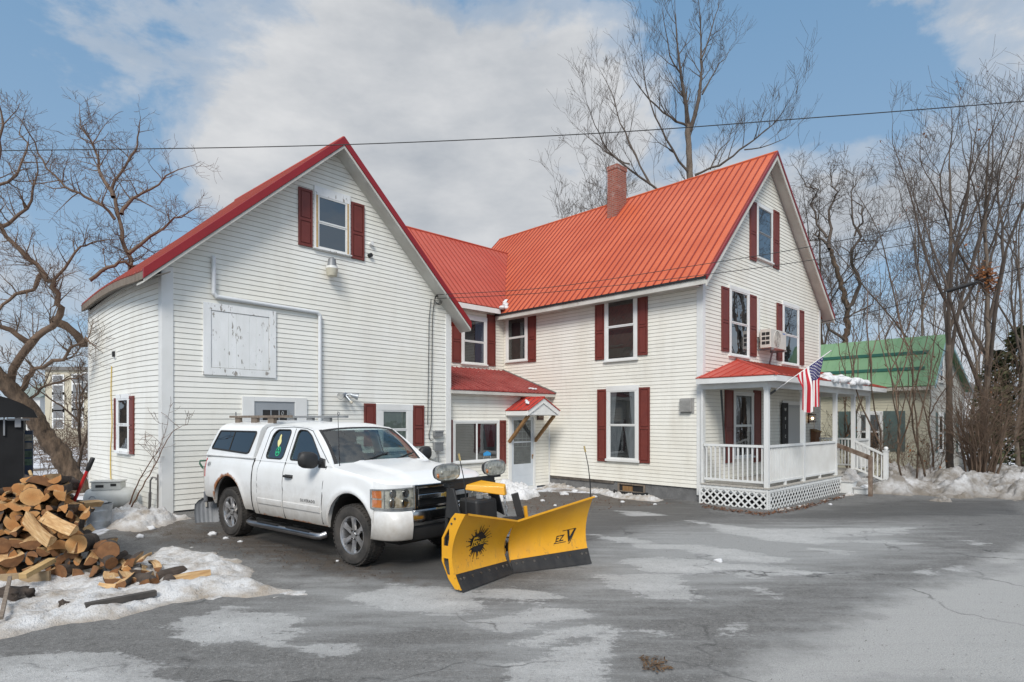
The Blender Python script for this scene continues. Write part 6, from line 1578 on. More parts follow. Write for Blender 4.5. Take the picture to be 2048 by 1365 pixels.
# single log on the ice to the right, round stub beside it
g1, g2 = ground(338, 1176), ground(421, 1164); d = (g2 - g1)
add_log((g1.x, g1.y, g1.z + .075), d + Vector((0, 0, .02)), 2.0, 'chunk', .12, d.length, 'single pale split log lying apart on the ice right of the woodpile', None, SPLITW)
g1 = ground(327, 1190); add_log((g1.x, g1.y, g1.z + .07), (-.35, 1, .05), 0, 'full', .075, .35, 'small round log at the right foot of the woodpile beside the single pale split', None)
g1, g2 = ground(198, 1193), ground(233, 1196); d = g2 - g1
add_log((g1.x, g1.y, g1.z + .11), d, 1.0, 'half', .045, d.length, 'short grey stick of wood lying on the snow before the woodpile', None)
for k, (px, py, sh, r, yaw, rl) in enumerate(((262, 1180, 'half', .10, -.7, .3), (285, 1186, 'quarter', .11, -.4, 2.2), (305, 1182, 'half', .085, -1.0, 3.0), (290, 1165, 'chunk', .10, -.6, 1.0), (316, 1172, 'quarter', .09, .5, 4.0), (248, 1190, 'wedge', .12, -.3, 5.0), (228, 1183, 'half', .105, -.6, 0.2))):
    g = ground(px, py); add_log((g.x, g.y, g.z + .10), (math.sin(yaw), math.cos(yaw), .03), rl, sh, r, .36, '%s log fallen at the right foot of the woodpile' % SHN[sh], GRP, ENDD)
# loose lumber
def board(name, pa, pb, za, zb, w, h, mt, label, cat='board'):
    a, b_ = ground(*pa), ground(*pb); a.z += za; b_.z += zb; c = (a + b_) / 2; mb = MB(lambda x, y, z: (x - c.x, y - c.y, z - c.z)); mb.bar(a, b_, w, h)
    o = mb.build(name, mt, None, bevel=.004); o.location = c; return tag(o, label, cat)
board('lumber_board', (45, 1192), (105, 1170), .22, .30, .09, .06, WOODN, 'short pale new lumber block leaning on the snow by the woodpile')
board('lumber_board', (-160, 1190), (100, 1176), .10, .13, .05, .14, WOODT if False else mat('old tan board', (.34, .25, .15), (.24, .17, .1), 3, stretch=(1, 8, 8), rough=.85), 'long tan plank lying along the front of the woodpile')
board('lumber_board', (170, 1232), (312, 1204), .10, .10, .07, .06, mat('dark wet board', (.045, .04, .037), (.08, .07, .06), 4, rough=.7), 'long dark wet board lying on the snow edge')
board('stick', (2, 1262), (20, 1215), .12, .32, .035, .035, WOODG, 'thin grey stick poking up at the left edge of the snow', 'stick')
# bark heap half buried on the left
def lump(name, c, rx, ry, rz, mt, label, cat, seed=0, amp=.35, n=12, kind=None, group=None):
    mb = MB()
    for i in range(n + 1):
        th = math.pi * i / n
        for k in range(2 * n):
            ph = math.pi * k / n; v = Vector((math.sin(th) * math.cos(ph), math.sin(th) * math.sin(ph), math.cos(th)))
            f = 1 + amp * noise.fractal(v * 1.7 + Vector((seed, seed * .3, 0)), .8, 2.1, 5)
            mb.v.append((v.x * rx * f, v.y * ry * f, v.z * rz * f))
    for i in range(n):
        for k in range(2 * n): a = i * 2 * n; q = (k + 1) % (2 * n); mb.face((a + k, a + q, a + 2 * n + q, a + 2 * n + k))
    o = mb.build(name, mt, None, smooth='all', weld=True); o.location = c
    return tag(o, label, cat, group, kind)
g = ground(20, 1215); lump('bark_chunk', (g.x, g.y, g.z + .1), .24, .16, .10, BARK, 'rough dark chunk of bark lying on the snow at the left edge', 'bark', 2, .6)
g = ground(130, 1225); lump('bark_chunk', (g.x, g.y, g.z + .09), .06, .05, .04, BARK, 'small brown bark chunk lying on the snow above the dark board', 'bark', 5, .6)
# ================================================================= trees
TBARK = mat('grey brown bark', (.17, .135, .105), (.095, .072, .056), 5, rough=.95, bump=.8, bscale=12, c3=(.20, .17, .14), s3=5, lo3=.6, hi3=.8, stretch=(1, 1, .35))
TBARK2 = mat('warm brown bark', (.125, .086, .058), (.040, .028, .020), 11, rough=.95, bump=.9, bscale=10, c3=(.21, .165, .12), s3=4, lo3=.58, hi3=.75, stretch=(1, 1, .35))
TWIG = mat('twigs', (.105, .082, .066), (.062, .048, .039), 3, rough=.9)
TWIGW = mat('warm twigs', (.17, .115, .08), (.11, .075, .052), 3, rough=.9)
for m_ in (TBARK, TBARK2):
    for n_ in m_.node_tree.nodes:
        if n_.type == 'BUMP': n_.inputs['Distance'].default_value = .06; n_.inputs['Strength'].default_value = 1.0
LEAFD = mat('dead orange leaf', (.28, .105, .03), (.16, .06, .02), 8, rough=.9)
def twiggy(mb, p, d, L, r, rs, depth, spread=.55, up=.05, seg=4, wander=.12, nb=None, leaves=None, minr=.004):
    """a limb with side shoots; tubes of few sides"""
    p = Vector(p); d = Vector(d).normalized(); pts = [p.copy()]; rad = [r]
    kids = []
    for i in range(seg):
        d = (d + Vector((rs.gauss(0, wander), rs.gauss(0, wander), rs.gauss(0, wander) + up))).normalized()
        p = p + d * (L / seg); pts.append(p.copy()); rad.append(max(minr, r * (1 - .75 * (i + 1) / seg)))
        kids.append((p.copy(), d.copy(), rad[-1], (i + 1) / seg))
    mb.tube(pts, rad, 5 if r > .03 else (4 if r > .012 else 3), 0, cap=False)
    if depth <= 0:
        if leaves and rs.random() < leaves[1]: leaves[0].append((pts[-1], d))
        return
    n = nb or rs.randint(3, 5)
    for k in range(n):
        f = rs.uniform(.25, 1.0); i = min(seg - 1, int(f * seg)); a, b_ = pts[i], pts[i + 1]; q = a.lerp(b_, f * seg - i if f < 1 else 1)
        dd = (b_ - a).normalized(); side = dd.orthogonal(); side.rotate(Matrix.Rotation(rs.uniform(0, 6.283), 3, dd))
        nd = (dd * (1 - spread * .55) + side * spread + Vector((0, 0, up * 1.5))).normalized()
        twiggy(mb, q, nd, L * rs.uniform(.45, .72), max(minr, rad[i] * rs.uniform(.45, .62)), rs, depth - 1, spread, up, max(3, seg - 1), wander * 1.05, None, leaves, minr)
def polyline_limb(mb, pts, r0, r1, sides=8):
    n = len(pts); i0 = len(mb.v); sides = max(sides, 14) if r0 > .12 else sides
    mb.tube(pts, [r0 + (r1 - r0) * k / (n - 1) for k in range(n)], sides, 0, cap=False)
    if r0 > .05:
        for i, c in enumerate(pts):
            c = Vector(mb.xf(*c)) if mb.xf else c
            for k in range(sides):
                v = Vector(mb.v[i0 + i * sides + k]); f = 1 + .30 * noise.fractal(Vector((v.x * 5, v.y * 5, v.z * 2.2)), .9, 2.2, 4) + .06 * math.sin(k * 2.6)
                q = c + (v - c) * f; mb.v[i0 + i * sides + k] = (q.x, q.y, q.z)
def smooth_pts(pts, sub=3, jit=0.0, rs=None):
    out = []
    P_ = [pts[0]] + pts + [pts[-1]]
    for i in range(1, len(P_) - 2):
        for k in range(sub):
            t_ = k / sub; a, b_, c, d = P_[i - 1], P_[i], P_[i + 1], P_[i + 2]
            q = .5 * ((2 * b_) + (c - a) * t_ + (2 * a - 5 * b_ + 4 * c - d) * t_ * t_ + (3 * b_ - a - 3 * c + d) * t_ ** 3)
            if rs and jit: q = q + Vector((rs.gauss(0, jit), rs.gauss(0, jit), rs.gauss(0, jit)))
            out.append(q)
    out.append(pts[-1]); return out
def limb_tree(name, label, base, limbs, seed, mats=(TBARK, TWIG), sprouts=14, slen=1.4, srad=.03, depth=2, spread=.6, up=.04, wander=.14, group=None, cat='tree', density=1.0, leaves=0, trunk_limbs=1, minr=.005, sub=3, jit=.02):
    """limbs: lists of (world point) with start and end radius; the first is the trunk"""
    rs = random.Random(seed); o = Vector(base)
    root = thing(name, label, cat, o, 0, group)
    tr = MB(lambda x, y, z: (x - o.x, y - o.y, z - o.z)); cr = MB(lambda x, y, z: (x - o.x, y - o.y, z - o.z)); lv = []
    for li, (pts, r0, r1) in enumerate(limbs):
        sp_ = smooth_pts([Vector(p) for p in pts], sub * (3 if r0 > .12 else 1), jit * (.4 if r0 > .12 else 1), rs)
        polyline_limb(tr if li < trunk_limbs else cr, sp_, r0, r1, 10 if r0 > .1 else 7)
        n = len(sp_); tot = sum((sp_[i + 1] - sp_[i]).length for i in range(n - 1))
        ns = int(sprouts * density * tot / 4.0) if li >= trunk_limbs else int(sprouts * density * .5)
        for k in range(max(2, ns)):
            f = rs.uniform(.18 if li >= trunk_limbs else .55, 1.0); x = f * (n - 1); i = min(n - 2, int(x)); q = sp_[i].lerp(sp_[i + 1], x - i)
            dd = (sp_[i + 1] - sp_[i]).normalized(); side = dd.orthogonal(); side.rotate(Matrix.Rotation(rs.uniform(0, 6.283), 3, dd))
            nd = dd * .45 + side * spread + Vector((0, 0, up * 3))
            rr = min(srad, (r0 + (r1 - r0) * f) * .6)
            twiggy(cr, q, nd, slen * rs.uniform(.5, 1.15) * (1.1 - .4 * f), max(minr, rr), rs, depth, spread, up, 4, wander, None, (lv, leaves) if leaves else None, minr)
        # the tip carries on as twigs
        dd = (sp_[-1] - sp_[-2]).normalized(); twiggy(cr, sp_[-1], dd, slen * .9, r1, rs, depth, spread, up, 4, wander, 5, (lv, leaves) if leaves else None, minr)
    tr.build('trunk', mats[0], root, smooth='all', recalc=False)
    if lv:
        for p, d in lv:
            s = rs.uniform(.035, .07); a = d.orthogonal().normalized() * s; b_ = Vector((rs.uniform(-1, 1), rs.uniform(-1, 1), -1)).normalized() * s * 1.5
            i = [cr.av(q) for q in (p - a * .5, p + b_ * .5 - a, p + b_, p + b_ * .5 + a)]; cr.face(i, 1)
    cr.build('crown', [mats[1], LEAFD], root, smooth='all', recalc=False)
    return root
def px_limb(pts, depth, dj=0.0, seed=0):
    rs = random.Random(seed); n = len(pts); z = 0; out = []
    for k, p in enumerate(pts):
        out.append(at(p[0], p[1], depth + dj * k / max(1, n - 1))); 
    return out
# --- the leaning apple tree left of the barn
D0 = 15.0
g = at(165, 975, D0); g.z = gz(g.x, g.y) - .1
trunk = [g, at(130, 925, D0), at(90, 870, D0 - .2), at(45, 805, D0 - .4), at(-10, 745, D0 - .6), at(-60, 690, D0 - .8)]
L_ = lambda *p, d=D0, dj=0.0: px_limb(p, d, dj)
limbs = [(trunk, .24, .15),
    (L_((20, 790), (25, 740), (60, 690), (105, 655), (120, 620), (110, 575), (85, 545), (40, 500), (0, 455), (-15, 380), (0, 300), (5, 240), dj=-1.2), .10, .022),
    (L_((105, 640), (140, 660), (175, 690), (215, 630), (240, 575), (262, 530), (245, 480), (240, 430), (228, 380), (250, 330), (275, 290), dj=1.6), .10, .025),
    (L_((232, 440), (205, 410), (160, 390), (120, 365), (85, 320), (60, 270), dj=-.8), .04, .014),
    (L_((240, 430), (262, 395), (300, 380), (345, 345), dj=.5), .05, .015),
    (L_((228, 395), (200, 350), (190, 300), (160, 250), dj=.8), .05, .015),
    (L_((255, 510), (300, 475), (340, 445), (370, 430), dj=1.0), .05, .015),
    (L_((180, 560), (215, 535), (250, 530), (262, 530), dj=.5), .05, .03),
    (L_((60, 690), (20, 660), (-20, 640), dj=-.5), .08, .04),
    (L_((30, 800), (55, 760), (75, 735), (125, 720), (150, 690), (175, 680), dj=-1), .07, .02),
    (L_((40, 810), (85, 780), (140, 760), (170, 748), dj=.6), .04, .012),
    (L_((85, 545), (60, 580), (20, 600), (-10, 640), dj=-.5), .06, .02),
    (L_((100, 575), (140, 520), (170, 490), (215, 480), dj=.4), .04, .012),
    (L_((0, 455), (40, 430), (70, 380), (75, 330), dj=.6), .05, .015),
    (L_((-15, 380), (30, 350), (50, 300), (40, 260), dj=.6), .04, .012)]
limb_tree('apple_tree', 'big leaning bare apple tree with thick crooked limbs left of the barn', g, limbs, 3, (TBARK2, TWIGW), 24, .85, .016, 2, .75, .06, .17, density=1.1, minr=.0034, jit=.03)
# --- tall tree behind the farmhouse
D1 = 36.0
L1 = lambda *p, dj=0.0, d=D1: px_limb(p, d, dj)
g = at(1382, 820, D1); g.z = -.6
limbs = [([g, at(1382, 500, D1), at(1380, 360, D1), at(1376, 250, D1)], .28, .15),
    (L1((1376, 250), (1370, 200), (1362, 150), (1355, 90), (1350, 20), dj=-1), .14, .02), (L1((1378, 265), (1395, 210), (1402, 150), (1402, 90), (1400, 30), dj=1), .13, .02),
    (L1((1402, 120), (1425, 50), (1438, 5), dj=.5), .05, .015), (L1((1405, 190), (1430, 140), (1455, 110), dj=.5), .05, .015), (L1((1362, 150), (1340, 110), (1325, 20), dj=-.5), .06, .012),
    (L1((1375, 255), (1340, 235), (1300, 200), (1268, 160), dj=-1), .08, .02), (L1((1380, 350), (1345, 300), (1310, 230), (1290, 160), (1283, 110), dj=-2), .075, .015),
    (L1((1300, 370), (1270, 310), (1240, 245), (1225, 190), (1205, 150), dj=2), .07, .014), (L1((1320, 385), (1260, 340), (1215, 300), (1190, 250), (1175, 210), dj=-2), .07, .014), (L1((1260, 330), (1215, 305), (1170, 270), dj=.5), .05, .015),
    (L1((1390, 350), (1440, 330), (1480, 300), (1520, 270), (1555, 240), (1580, 200), dj=-3), .07, .013), (L1((1490, 300), (1540, 290), (1580, 270), dj=.5), .04, .012), (L1((1420, 340), (1440, 300), (1460, 280), dj=1), .05, .015)]
limb_tree('tall_tree', 'tallest bare tree rising behind the farmhouse ridge and chimney', g, limbs, 8, (TBARK, TWIG), 13, 2.2, .035, 2, .5, .14, .10, density=.55, minr=.006, jit=.03)
# --- generic bare tree
def bare_tree(name, label, px, base_py, depth, top_py, seed, r=.16, lean=0, nl=6, group=None, mats=(TBARK, TWIG), splay=.5, depthb=2, wig=.0, zb=None, leaves=0, clear=.3, sprouts=12, slen=None, minr=None):
    rs = random.Random(seed); g = at(px, base_py, depth); g.z = gz(g.x, g.y) - .15 if zb is None else zb
    H_ = CAMH + (HY - top_py) / F * depth - g.z
    pts = []; n = 6
    for k in range(n + 1):
        f = k / n; pts.append(g + Vector((lean * f * H_ + rs.gauss(0, wig + .02) * H_ * .1, rs.gauss(0, .02) * H_ * .3, H_ * .88 * f)))
    limbs = [(pts, r, r * .18)]
    for k in range(nl):
        f = clear + (.85 - clear) * (k + rs.random() * .6) / nl; i = min(n - 1, int(f * n)); q = pts[i].lerp(pts[i + 1], f * n - i)
        a = rs.uniform(0, 6.283); L = H_ * (1 - f) * rs.uniform(.6, .95) + H_ * .06; d = Vector((math.cos(a) * splay, math.sin(a) * splay, 1)).normalized(); lp = [q]
        for j in range(4):
            d = (d + Vector((rs.gauss(0, .12 + wig), rs.gauss(0, .12 + wig), .10 + rs.gauss(0, .05)))).normalized(); q = q + d * L / 4; lp.append(q)
        limbs.append((lp, r * (1 - f) * .7 + .012, .012))
    mr = minr or max(.004, depth * .00019)
    return limb_tree(name, label, g, limbs, seed, mats, sprouts, slen or H_ * .13, max(.02, r * .16), depthb, .55, .10, .13 + wig * .4, group, density=.5, leaves=leaves, minr=mr, jit=.01 * H_ * .1 + wig * .05)
# behind the chimney
G1 = 'bare trees behind the farmhouse roof'
for k, (px, top, sd) in enumerate(((1160, 385, 21), (1225, 300, 23), (1310, 300, 25))):
    bare_tree('bare_tree', 'thin bare tree showing above the farmhouse roof by the chimney', px, 830, 44 + 2 * k, top, sd, .10, 0, 5, G1, depthb=2, zb=-.8, sprouts=7)
# twisted locusts right of the gable
lo = [(1680, 800), (1672, 740), (1690, 680), (1695, 620), (1680, 560), (1660, 500), (1655, 440), (1668, 390), (1660, 345)]
g = at(1680, 830, 33.0); g.z = -.5
LL_ = lambda *p, dj=0.0: px_limb(p, 33.0, dj)
limb_tree('locust_tree', 'dark crooked locust tree with wavy limbs right of the farmhouse gable', g, [([g] + px_limb(lo[:6], 33.0), .20, .11), (LL_(*lo[5:], dj=1), .10, .02), (LL_((1695, 620), (1715, 570), (1700, 520), (1715, 470), (1700, 410), (1712, 370), dj=-1), .11, .02), (LL_((1690, 690), (1650, 640), (1640, 590), (1615, 540), (1600, 490), dj=1), .08, .02), (LL_((1655, 480), (1630, 430), (1625, 380), (1600, 350), dj=1), .07, .02), (LL_((1715, 470), (1725, 430), (1705, 400), dj=.5), .06, .02), (LL_((1700, 640), (1740, 610), (1760, 590), dj=.5), .05, .02)], 31, (TBARK2, TWIG), 13, 1.5, .03, 2, .75, .05, .30, density=.9, minr=.0065, jit=.10)
bare_tree('locust_tree', 'second crooked locust with forked trunk beside the dark locust', 1652, 830, 35, 360, 37, .15, -.02, 5, None, (TBARK2, TWIG), .8, 2, .12, -.5)
# tall trees on the right
G2 = 'tall bare trees at the right edge'
bare_tree('bare_tree', 'tall straight bare tree with grey trunk beside the neighbour house gable', 1903, 932, 20.5, 215, 41, .125, -.012, 9, None, (TBARK, TWIG), .42, 2, .02, leaves=.03, clear=.28, sprouts=8)
bare_tree('bare_tree', 'bare tree holding a clump of orange leaves at the right edge', 1968, 940, 20.0, 190, 42, .115, .01, 8, None, (TBARK, TWIG), .45, 2, .03, leaves=.09, clear=.22, sprouts=8)
for k, (px, d, top, sd, ln) in enumerate(((1850, 27, 330, 51, -.03), (2040, 24, 330, 53, .0), (1940, 30, 310, 55, .03))):
    bare_tree('bare_tree', 'bare grey brown tree standing among the tall trees at the right edge', px, 900, d, top, sd, .085, ln, 6, G2, (TBARK, TWIG), .4, 2, .04, -.5, leaves=.02, sprouts=7)
G3 = 'far bare trees behind the neighbour roof'
for k in range(8):
    px = 1650 + k * 52 + (k * 37 % 17); bare_tree('bare_tree', 'thin bare tree in the row far behind the neighbour roof', px, 830, 44 + (k * 7 % 12), 560 - (k * 53 % 110), 70 + k, .085, 0, 5, G3, (TBARK, TWIG), .4, 2, .03, -1.0, sprouts=6)
# saplings in front of the neighbour's house
G4 = 'slim saplings between the porch and the neighbour house'
for k, (px, py, d, top, ln, sd) in enumerate(((1772, 965, 19.3, 560, -.10, 81), (1812, 962, 19.6, 560, -.12, 82), (1838, 960, 20.0, 545, -.05, 83), (1795, 962, 20.6, 690, .02, 84), (1855, 955, 19.9, 620, -.20, 85), (1868, 945, 20.8, 680, -.05, 86), (1692, 955, 22.6, 640, .0, 87), (1702, 955, 22.8, 650, .02, 88))):
    bare_tree('sapling', 'slim bare sapling in front of the cream neighbour house', px, py, d, top, sd, .034, ln, 3, G4, (TBARK2, TWIGW), .35, 1, .05, leaves=.10 if k < 5 else .02, clear=.25, sprouts=4, slen=.45, minr=.004)
# thicket of brown shoots
def thicket(name, label, c, n, H_, rad, seed, kind=None, mats=(TWIGW,), lean=.35, cat='shrub', leaves=0, r=.016):
    rs = random.Random(seed); mb = MB(lambda x, y, z: (x - c[0], y - c[1], z - c[2])); lv = []
    for k in range(n):
        a = rs.uniform(0, 6.283); q = rad * math.sqrt(rs.random()); p = Vector((c[0] + q * math.cos(a), c[1] + q * math.sin(a), c[2] - .1)); d = Vector((math.cos(a) * lean * rs.random(), math.sin(a) * lean * rs.random(), 1))
        twiggy(mb, p, d, H_ * rs.uniform(.55, 1.1), r * rs.uniform(.7, 1.3), rs, 2, .5, .04, 5, .11, None, (lv, leaves) if leaves else None, .005)
    for p, d in lv:
        s = rs.uniform(.03, .06); a = d.orthogonal().normalized() * s; b_ = Vector((rs.uniform(-1, 1), rs.uniform(-1, 1), -1)).normalized() * s * 1.5
        i = [mb.av(v) for v in (p - a * .5, p + b_ * .5 - a, p + b_, p + b_ * .5 + a)]; mb.face(i, 1)
    o = mb.build(name, [mats[0], LEAFD], None, smooth='all', recalc=False); o.location = c; return tag(o, label, cat, None, kind)
c = at(1962, 945, 19.4); c.z = gz(c.x, c.y) + .3
thicket('shrub', 'dense brown multi stemmed shrub rising from the snowbank at right', c, 46, 3.0, .42, 5, r=.026, leaves=.03)
c = at(1835, 955, 20.6); c.z = gz(c.x, c.y); thicket('shrub', 'low brown shrub with dead leaves before the neighbour house', c, 16, 1.5, .5, 6, leaves=.3)
c = at(1725, 900, 21.6); c.z = gz(c.x, c.y); thicket('shrub', 'shrub keeping dry rusty leaves seen through the porch posts', c, 14, 2.3, .6, 16, leaves=.35)
# evergreen at the right edge
def evergreen(name, label, px, depth, top, seed, rad):
    rs = random.Random(seed); g = at(px, 900, depth); g.z = -.4; H_ = CAMH + (HY - top) / F * depth - g.z
    root = thing(name, label, 'evergreen tree', g); mb = MB(); mb.tube([(0, 0, 0), (.05, 0, H_ * .5), (0, 0, H_)], [.16, .1, .02], 7); mb.build('trunk', TBARK2, root, smooth='all')
    cr = MB(); n = 2600
    for k in range(n):
        f = rs.random() ** .75; z = H_ * (.04 + .95 * f); rr = rad * (1 - f) ** .7 * (.55 + .45 * math.sin(f * 31 + 1.3) ** 2); a = rs.uniform(0, 6.283); q = rr * (rs.random() ** .45) * (1 + .25 * math.sin(a * 5 + f * 9)); p = Vector((q * math.cos(a), q * math.sin(a), z - .25 * q))
        d = Vector((math.cos(a), math.sin(a), rs.uniform(-.7, .35))).normalized(); L = rs.uniform(.16, .34); s = d.orthogonal().normalized(); s.rotate(Matrix.Rotation(rs.uniform(0, 6.28), 3, d)); w = s * rs.uniform(.03, .065)
        i = [cr.av(v) for v in (p, p + d * L * .5 + w, p + d * L + Vector((0, 0, -.04)), p + d * L * .5 - w)]; cr.face(i)
    cr.build('crown', mat('cedar foliage', (.045, .055, .022), (.10, .095, .04), 1.2, rough=.9, c3=(.02, .028, .014), s3=3, lo3=.5, hi3=.65), root, recalc=False); return root
evergreen('evergreen_tree', 'dark olive green evergreen standing at the far right edge', 2040, 24.5, 650, 3, 1.7)
evergreen('evergreen_tree', 'lower olive evergreen half hidden behind the brown shrub', 1990, 25.5, 700, 4, 1.3)
# leaf nest clump in the tree
rs = random.Random(9); c = at(1975, 560, 20.0); mb = MB()
for k in range(520):
    v = Vector((rs.gauss(0, .16), rs.gauss(0, .16), rs.gauss(0, .24))); v.x += -.35 * v.z * .8; s = .05; d = Vector((rs.uniform(-1, 1), rs.uniform(-1, 1), rs.uniform(-1, 1))).normalized() * s * 1.6; e = d.orthogonal().normalized() * s * .6; i = [mb.av(q) for q in (v - d, v + e, v + d, v - e)]; mb.face(i)
o = mb.build('leaf_nest', LEAFD, None, recalc=False); o.location = c; tag(o, 'clump of dry orange leaves like a nest, high in a bare tree', 'leaf nest', None, 'stuff')
# brush beyond the barn on the left
def brush(name, label, x0, x1, y0, y1, n, H_, seed):
    rs = random.Random(seed); mb = MB()
    for k in range(n):
        x, y = rs.uniform(x0, x1), rs.uniform(y0, y1); p = Vector((x, y, gz(x, y) - .05)); twiggy(mb, p, Vector((rs.gauss(0, .3), rs.gauss(0, .3), 1)), H_ * rs.uniform(.4, 1.2), .009, rs, 2, .6, .02, 4, .16, None, None, .006)
    return tag(mb.build(name, TWIGW, None, smooth='all', recalc=False), label, 'brush', None, 'stuff')
brush('brush', 'brown leafless brush covering the snowy field left of the barn', -19, -9.2, 17.5, 30, 300, 1.5, 4)
brush('brush', 'brown leafless brush far behind the neighbour house', 14, 34, 32, 40, 200, 3.0, 5)
# young tree against the field
bare_tree('young_tree', 'young bare forked tree between the leaning trunk and the barn', 158, 950, 16.5, 700, 91, .05, .01, 5, None, (TBARK2, TWIGW), .6, 2, .05, sprouts=8, slen=.6, minr=.006)
# vines climbing by the barn corner
rs = random.Random(2); g = ground(250, 1018); root = thing('climbing_vine', 'thin reddish brown bare vine stems leaning on the barn corner', 'vine', g); mb = MB(lambda x, y, z: (x - g.x, y - g.y, z - g.z))
for pl in ([(258, 1010), (275, 970), (300, 925), (322, 890), (335, 850)], [(262, 1015), (285, 975), (312, 925), (335, 880), (352, 858), (375, 850)]):
    pts = smooth_pts([at(a, b_, 11.25 + .02 * i) for i, (a, b_) in enumerate(pl)], 4, .006, rs); mb.tube(pts, [.014 - .011 * k / (len(pts) - 1) for k in range(len(pts))], 5)
    for k in range(7):
        i = rs.randint(5, len(pts) - 1); twiggy(mb, pts[i], Vector((rs.gauss(0, .6), rs.gauss(0, .3), .6)), rs.uniform(.25, .6), .005, rs, 1, .6, .02, 3, .2, 3, None, .003)
mb.build('stem', mat('red brown vine', (.16, .07, .035), (.10, .05, .03), 4, rough=.9), root, smooth='all', recalc=False)
# ================================================================= things on and by the walls
def fthing(face, name, label, cat, u, z, d=0.0, group=None):
    """a thing fixed to a wall: an empty in world space, and a builder in wall coordinates about it"""
    fr = face.fr; l = face.xf(u, d, z); w = fr.wor(l[0], l[1], l[2]); root = thing(name, label, cat, w, fr.a, group)
    base = Vector(l)
    def mk(): return MB(lambda a, b_, c: tuple(Vector(face.xf(u + a, d + b_, z + c)) - base))
    return root, mk
# heat pump on its bracket between the gable windows
hd = .14; hu0, hz1 = fG.hit(1541.5, 657, hd + .32); hu1, _ = fG.hit(1572.5, 660, hd + .32); _, hz0 = fG.hit(1541.5, 695, hd + .32)
root, mk = fthing(fG, 'heat_pump', 'beige outdoor heat pump unit on a wall bracket between the upper gable windows', 'heat pump', hu0, hz0, hd)
W_, H_ = hu1 - hu0, hz1 - hz0
HPM = mat('heat pump beige', (.60, .58, .53), (.52, .50, .45), 4, rough=.45)
mb = mk(); mb.box(0, 0, 0, W_, .32, H_); mb.build('case', HPM, root, bevel=.012)
mb = mk(); c = (W_ * .42, .325, H_ * .5); R0 = H_ * .44
for rr in (.2, .4, .6, .8, 1.0):
    mb.tube([(c[0] + R0 * rr * math.cos(a), c[1], c[2] + R0 * rr * math.sin(a)) for a in [2 * math.pi * k / 28 for k in range(29)]], .007, 4)
for k in range(10): a = math.pi * k / 5; mb.tube([(c[0] + .05 * math.cos(a), c[1], c[2] + .05 * math.sin(a)), (c[0] + R0 * math.cos(a + .25), c[1], c[2] + R0 * math.sin(a + .25))], .005, 4)
mb.build('fan_guard', HPM, root)
mb = mk(); mb.poly([(c[0] + R0 * .97 * math.cos(a), .3222, c[2] + R0 * .97 * math.sin(a)) for a in [2 * math.pi * k / 28 for k in range(28)]]); mb.build('fan_opening', mat('fan shadow', (.20, .19, .175), (.28, .27, .25), 9), root, recalc=False)
mb = mk()
for i in range(3):
    for j in range(2): mb.box(-.004, .05 + j * .125, .10 + i * (H_ - .16) / 3, 0, .16 + j * .125, .06 + (i + 1) * (H_ - .16) / 3)
mb.build('coil_opening', DARK, root)
mb = mk(); mb.box(W_ * .76, .32, H_ * .83, W_ * .93, .323, H_ * .89); mb.build('maker_plate', mat('blue plate', (.12, .2, .45)), root)
mb = mk()
for a in (.1, W_ - .1): mb.box(a, -.12, -.06, a + .05, .36, -.01); mb.box(a, -hd, -.06, a + .05, -.10, .55)
mb.box(0, -hd, .2, W_, -hd + .02, .26); mb.build('bracket', GREYM, root)
mb = mk(); mb.tube([(W_ * .6, .1, -.02), (W_ * .6, .05, -.2), (W_ * .75, -.08, -.42), (W_ * 1.2, -.1, -.5), (W_ * 1.6, -.1, -.5)], .03, 8); mb.build('pipe', GREYM, root, smooth=True)
# line cover above it
mb = fG.mb(); lu, lz = fG.hit(1513, 598); mb.box(lu, 0, hz0 + .35, lu + .09, .07, lz); mb.build('line_cover', TRIM, house, bevel=.006)
# flag on the porch post
pb = FM.hit(1544, 786, 1, PY - .02); pbw = FM.wor(pb.x, pb.y, pb.z); tipw = pbw + Vector((1.40, -.08, 1.02))
ft = thing('flag', 'stars and stripes flag hanging from an angled pole on the porch post', 'flag', pbw)
mb = MB(); dlt = tipw - pbw; mb.tube([(0, 0, 0), dlt], .013, 8); mb.ball(dlt, .022, n=5); mb.build('flag_pole', mat('pole grey', (.45, .45, .45), rough=.35, metal=.4), ft, smooth=True)
mb = MB(); mb.tube([dlt * -.03, dlt * .06], .028, 8); mb.build('pole_bracket', BLACK, ft)
RED, WHT, BLU = mat('flag red', (.50, .015, .03), (.42, .012, .025), 5, rough=.8), mat('flag white', (.74, .72, .70), rough=.8), mat('flag blue', (.035, .03, .13), rough=.8)
NA, NB = 52, 44
def fp(a, b_):
    h = dlt * (.86 - .44 * a)
    Lh = 1.22 - .30 * a
    q = sst(.0, .45, b_)
    # gather the free cloth towards the middle as it falls
    tx = (.50 - a); x = h.x + (dlt.x * .44) * (-tx) * 0 + q * tx * -.16
    sway = q * (.10 * (a - .1))
    fold = math.sin(a * 17 + b_ * 1.5) * .045 * q + math.sin(a * 7.3 + .6) * .05 * q
    return Vector((x + .03 * math.sin(a * 13 + 1) * q + sway * .3, h.y + fold - .03, h.z - Lh * b_ * (1 - .05 * math.sin(a * 9)) - .04 * q * math.sin(a * 11)))
mb = MB(); ix = [[mb.av(fp(i / NA, j / NB)) for j in range(NB + 1)] for i in range(NA + 1)]
for i in range(NA):
    st = int(i / NA * 13)
    for j in range(NB):
        m_ = 2 if (st < 7 and j / NB < .40) else (0 if st % 2 == 0 else 1); mb.face((ix[i][j], ix[i + 1][j], ix[i + 1][j + 1], ix[i][j + 1]), m_)
cl_ = mb.build('cloth', [RED, WHT, BLU], ft, smooth='all', recalc=False)
mb = MB()
